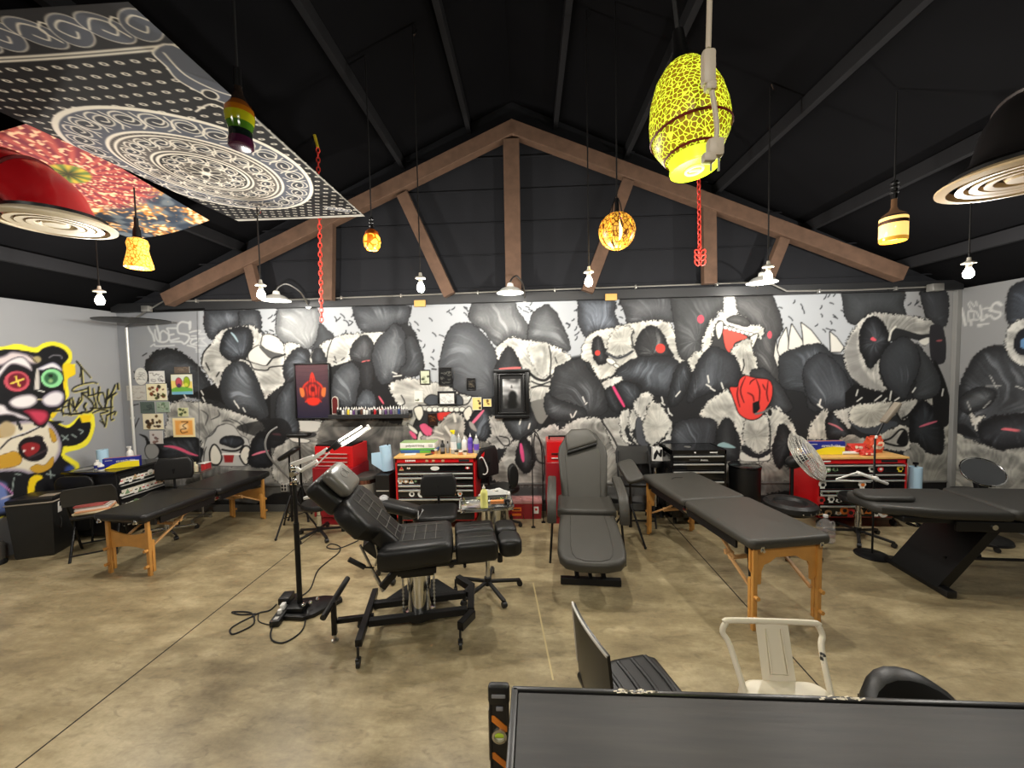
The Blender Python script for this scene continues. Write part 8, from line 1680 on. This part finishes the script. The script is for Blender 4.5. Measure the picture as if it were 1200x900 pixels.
obj('back_tube', tube([(-.165, .10, .64), (-.185, .19, .78), (-.205, .215, zt-.05), (-.19, .22, zt-.012), (-.16, .222, zt), (.16, .222, zt), (.19, .22, zt-.012), (.205, .215, zt-.05), (.185, .19, .78), (.165, .10, .64)], .012, 10, 4), WM, t)
obj('back_splat', [sheet([[(x, .155+.065*f-.006*(1-abs(x)/.065), .64+(zt-.64)*f) for x in (-.066, -.033, 0, .033, .066)] for f in np.linspace(0, 1, 8)], .004), tube([(-.03, .205, .85), (-.034, .155, .69), (.034, .155, .69), (.03, .205, .85)], .003, 6)], WM, t)
for sx in (-1, 1):
    for sy in (-1, 1): obj('leg', loft([[(sx*(.14+.07*f)+dx*.020, sy*(.14+.07*f)+dy*.020, .64*(1-f)) for dx, dy in ((-1, -1), (1, -1), (1, 1), (-1, 1))] for f in (0, 1)]), WM, t)
obj('foot_rail', [bar((sx*.185, -.185, .22), (sx*.185, .185, .22), .02, .012) for sx in (-1, 1)]+[bar((-.185, sy*.185, .22), (.185, sy*.185, .22), .02, .012) for sy in (-1, 1)], WM, t)
# black shell stool with ribbed seat
t = thing('shell_stool', 'black shell stool with a pale edge and ribbed seat left of the white stool', 'stool', (.435, 1.63, 0), 106)
rows = []
for j in range(13):
    f = j/12; a = (f-.5)*2.0; rows.append([])
    for k in range(9):
        g = k/8; wdt = .18*(1-.06*g); x = wdt*math.sin(a*.6)/math.sin(.6); ztop = .91-.012*abs(a)**2
        z = .52+(ztop-.52)*g; y = .20+.035*g-.035*(1-math.cos(a*1.1))
        rows[-1].append((x, y, z))
obj('shell_back', sheet(rows, .014), mat('shell_black', (16, 16, 16), .35), t)
obj('edge_trim', tube([r_[-1] for r_ in rows]+[rows[-1][k] for k in (6, 4, 2)], .006, 6, 3), mat('pale_trim', (214, 210, 202), .3, .5), t)
obj('seat', slab([(-.16, .20), (-.185, .0), (-.18, -.15), (-.14, -.20), (.14, -.20), (.18, -.15), (.185, 0), (.16, .20)], .525, .06, .025), BLACKV, t)
obj('seat_rib', [tube([(-.15, .14-.072*k, .582), (0, .13-.072*k, .585), (.15, .14-.072*k, .582)], .012, 8, 4) for k in range(5)], BLACKV, t)
for sx in (-1, 1):
    for sy in (-1, 1): obj('leg', tube([(sx*.13, sy*.12, .53), (sx*.21, sy*.20, 0)], .012, 8), BLKM, t)
obj('foot_rail', tube([(.177, .167, .25), (-.177, .167, .25), (-.177, -.167, .25), (.177, -.167, .25)], .009, 8, closed=True), BLKM, t)
# black padded stool, only its back shows over the table
s1 = on_y(1035, 800, 1.50); t = thing('padded_stool', 'black padded stool with a rounded back at the right of the white stool', 'stool', (1.345, 1.255, 0), -10); zt = on_y(1030, 786, 1.45)[2]
rows = []
for j in range(11):
    a = (j/10-.5)*2; rows.append([(.165*math.sin(a*1.15)/math.sin(1.15), .20-.13*(1-math.cos(a*1.25))+dy, z-(.10*abs(a)**2.2 if z > zt-.06 else 0)) for dy, z in ((-.045, zt-.20), (-.05, zt-.05), (-.035, zt-.01), (0, zt), (.035, zt-.01), (.05, zt-.05), (.045, zt-.20))])
obj('backrest', loft(rows), BLACKV, t); obj('seat', slab(rrect(.29, .36, .10), .60, .08, .03), BLACKV, t); obj('back_post', [bar((sx*.12, .19, .58), (sx*.12, .20, zt-.12), .03, .02) for sx in (-1, 1)], BLKM, t)
for sx in (-1, 1):
    for sy in (-1, 1): obj('leg', tube([(sx*.10, sy*.12, .60), (sx*.13, sy*.18, 0)], .013, 8), BLKM, t)
obj('foot_rail', tube([(.118, .155, .25), (-.118, .155, .25), (-.118, -.155, .25), (.118, -.155, .25)], .009, 8, closed=True), BLKM, t)
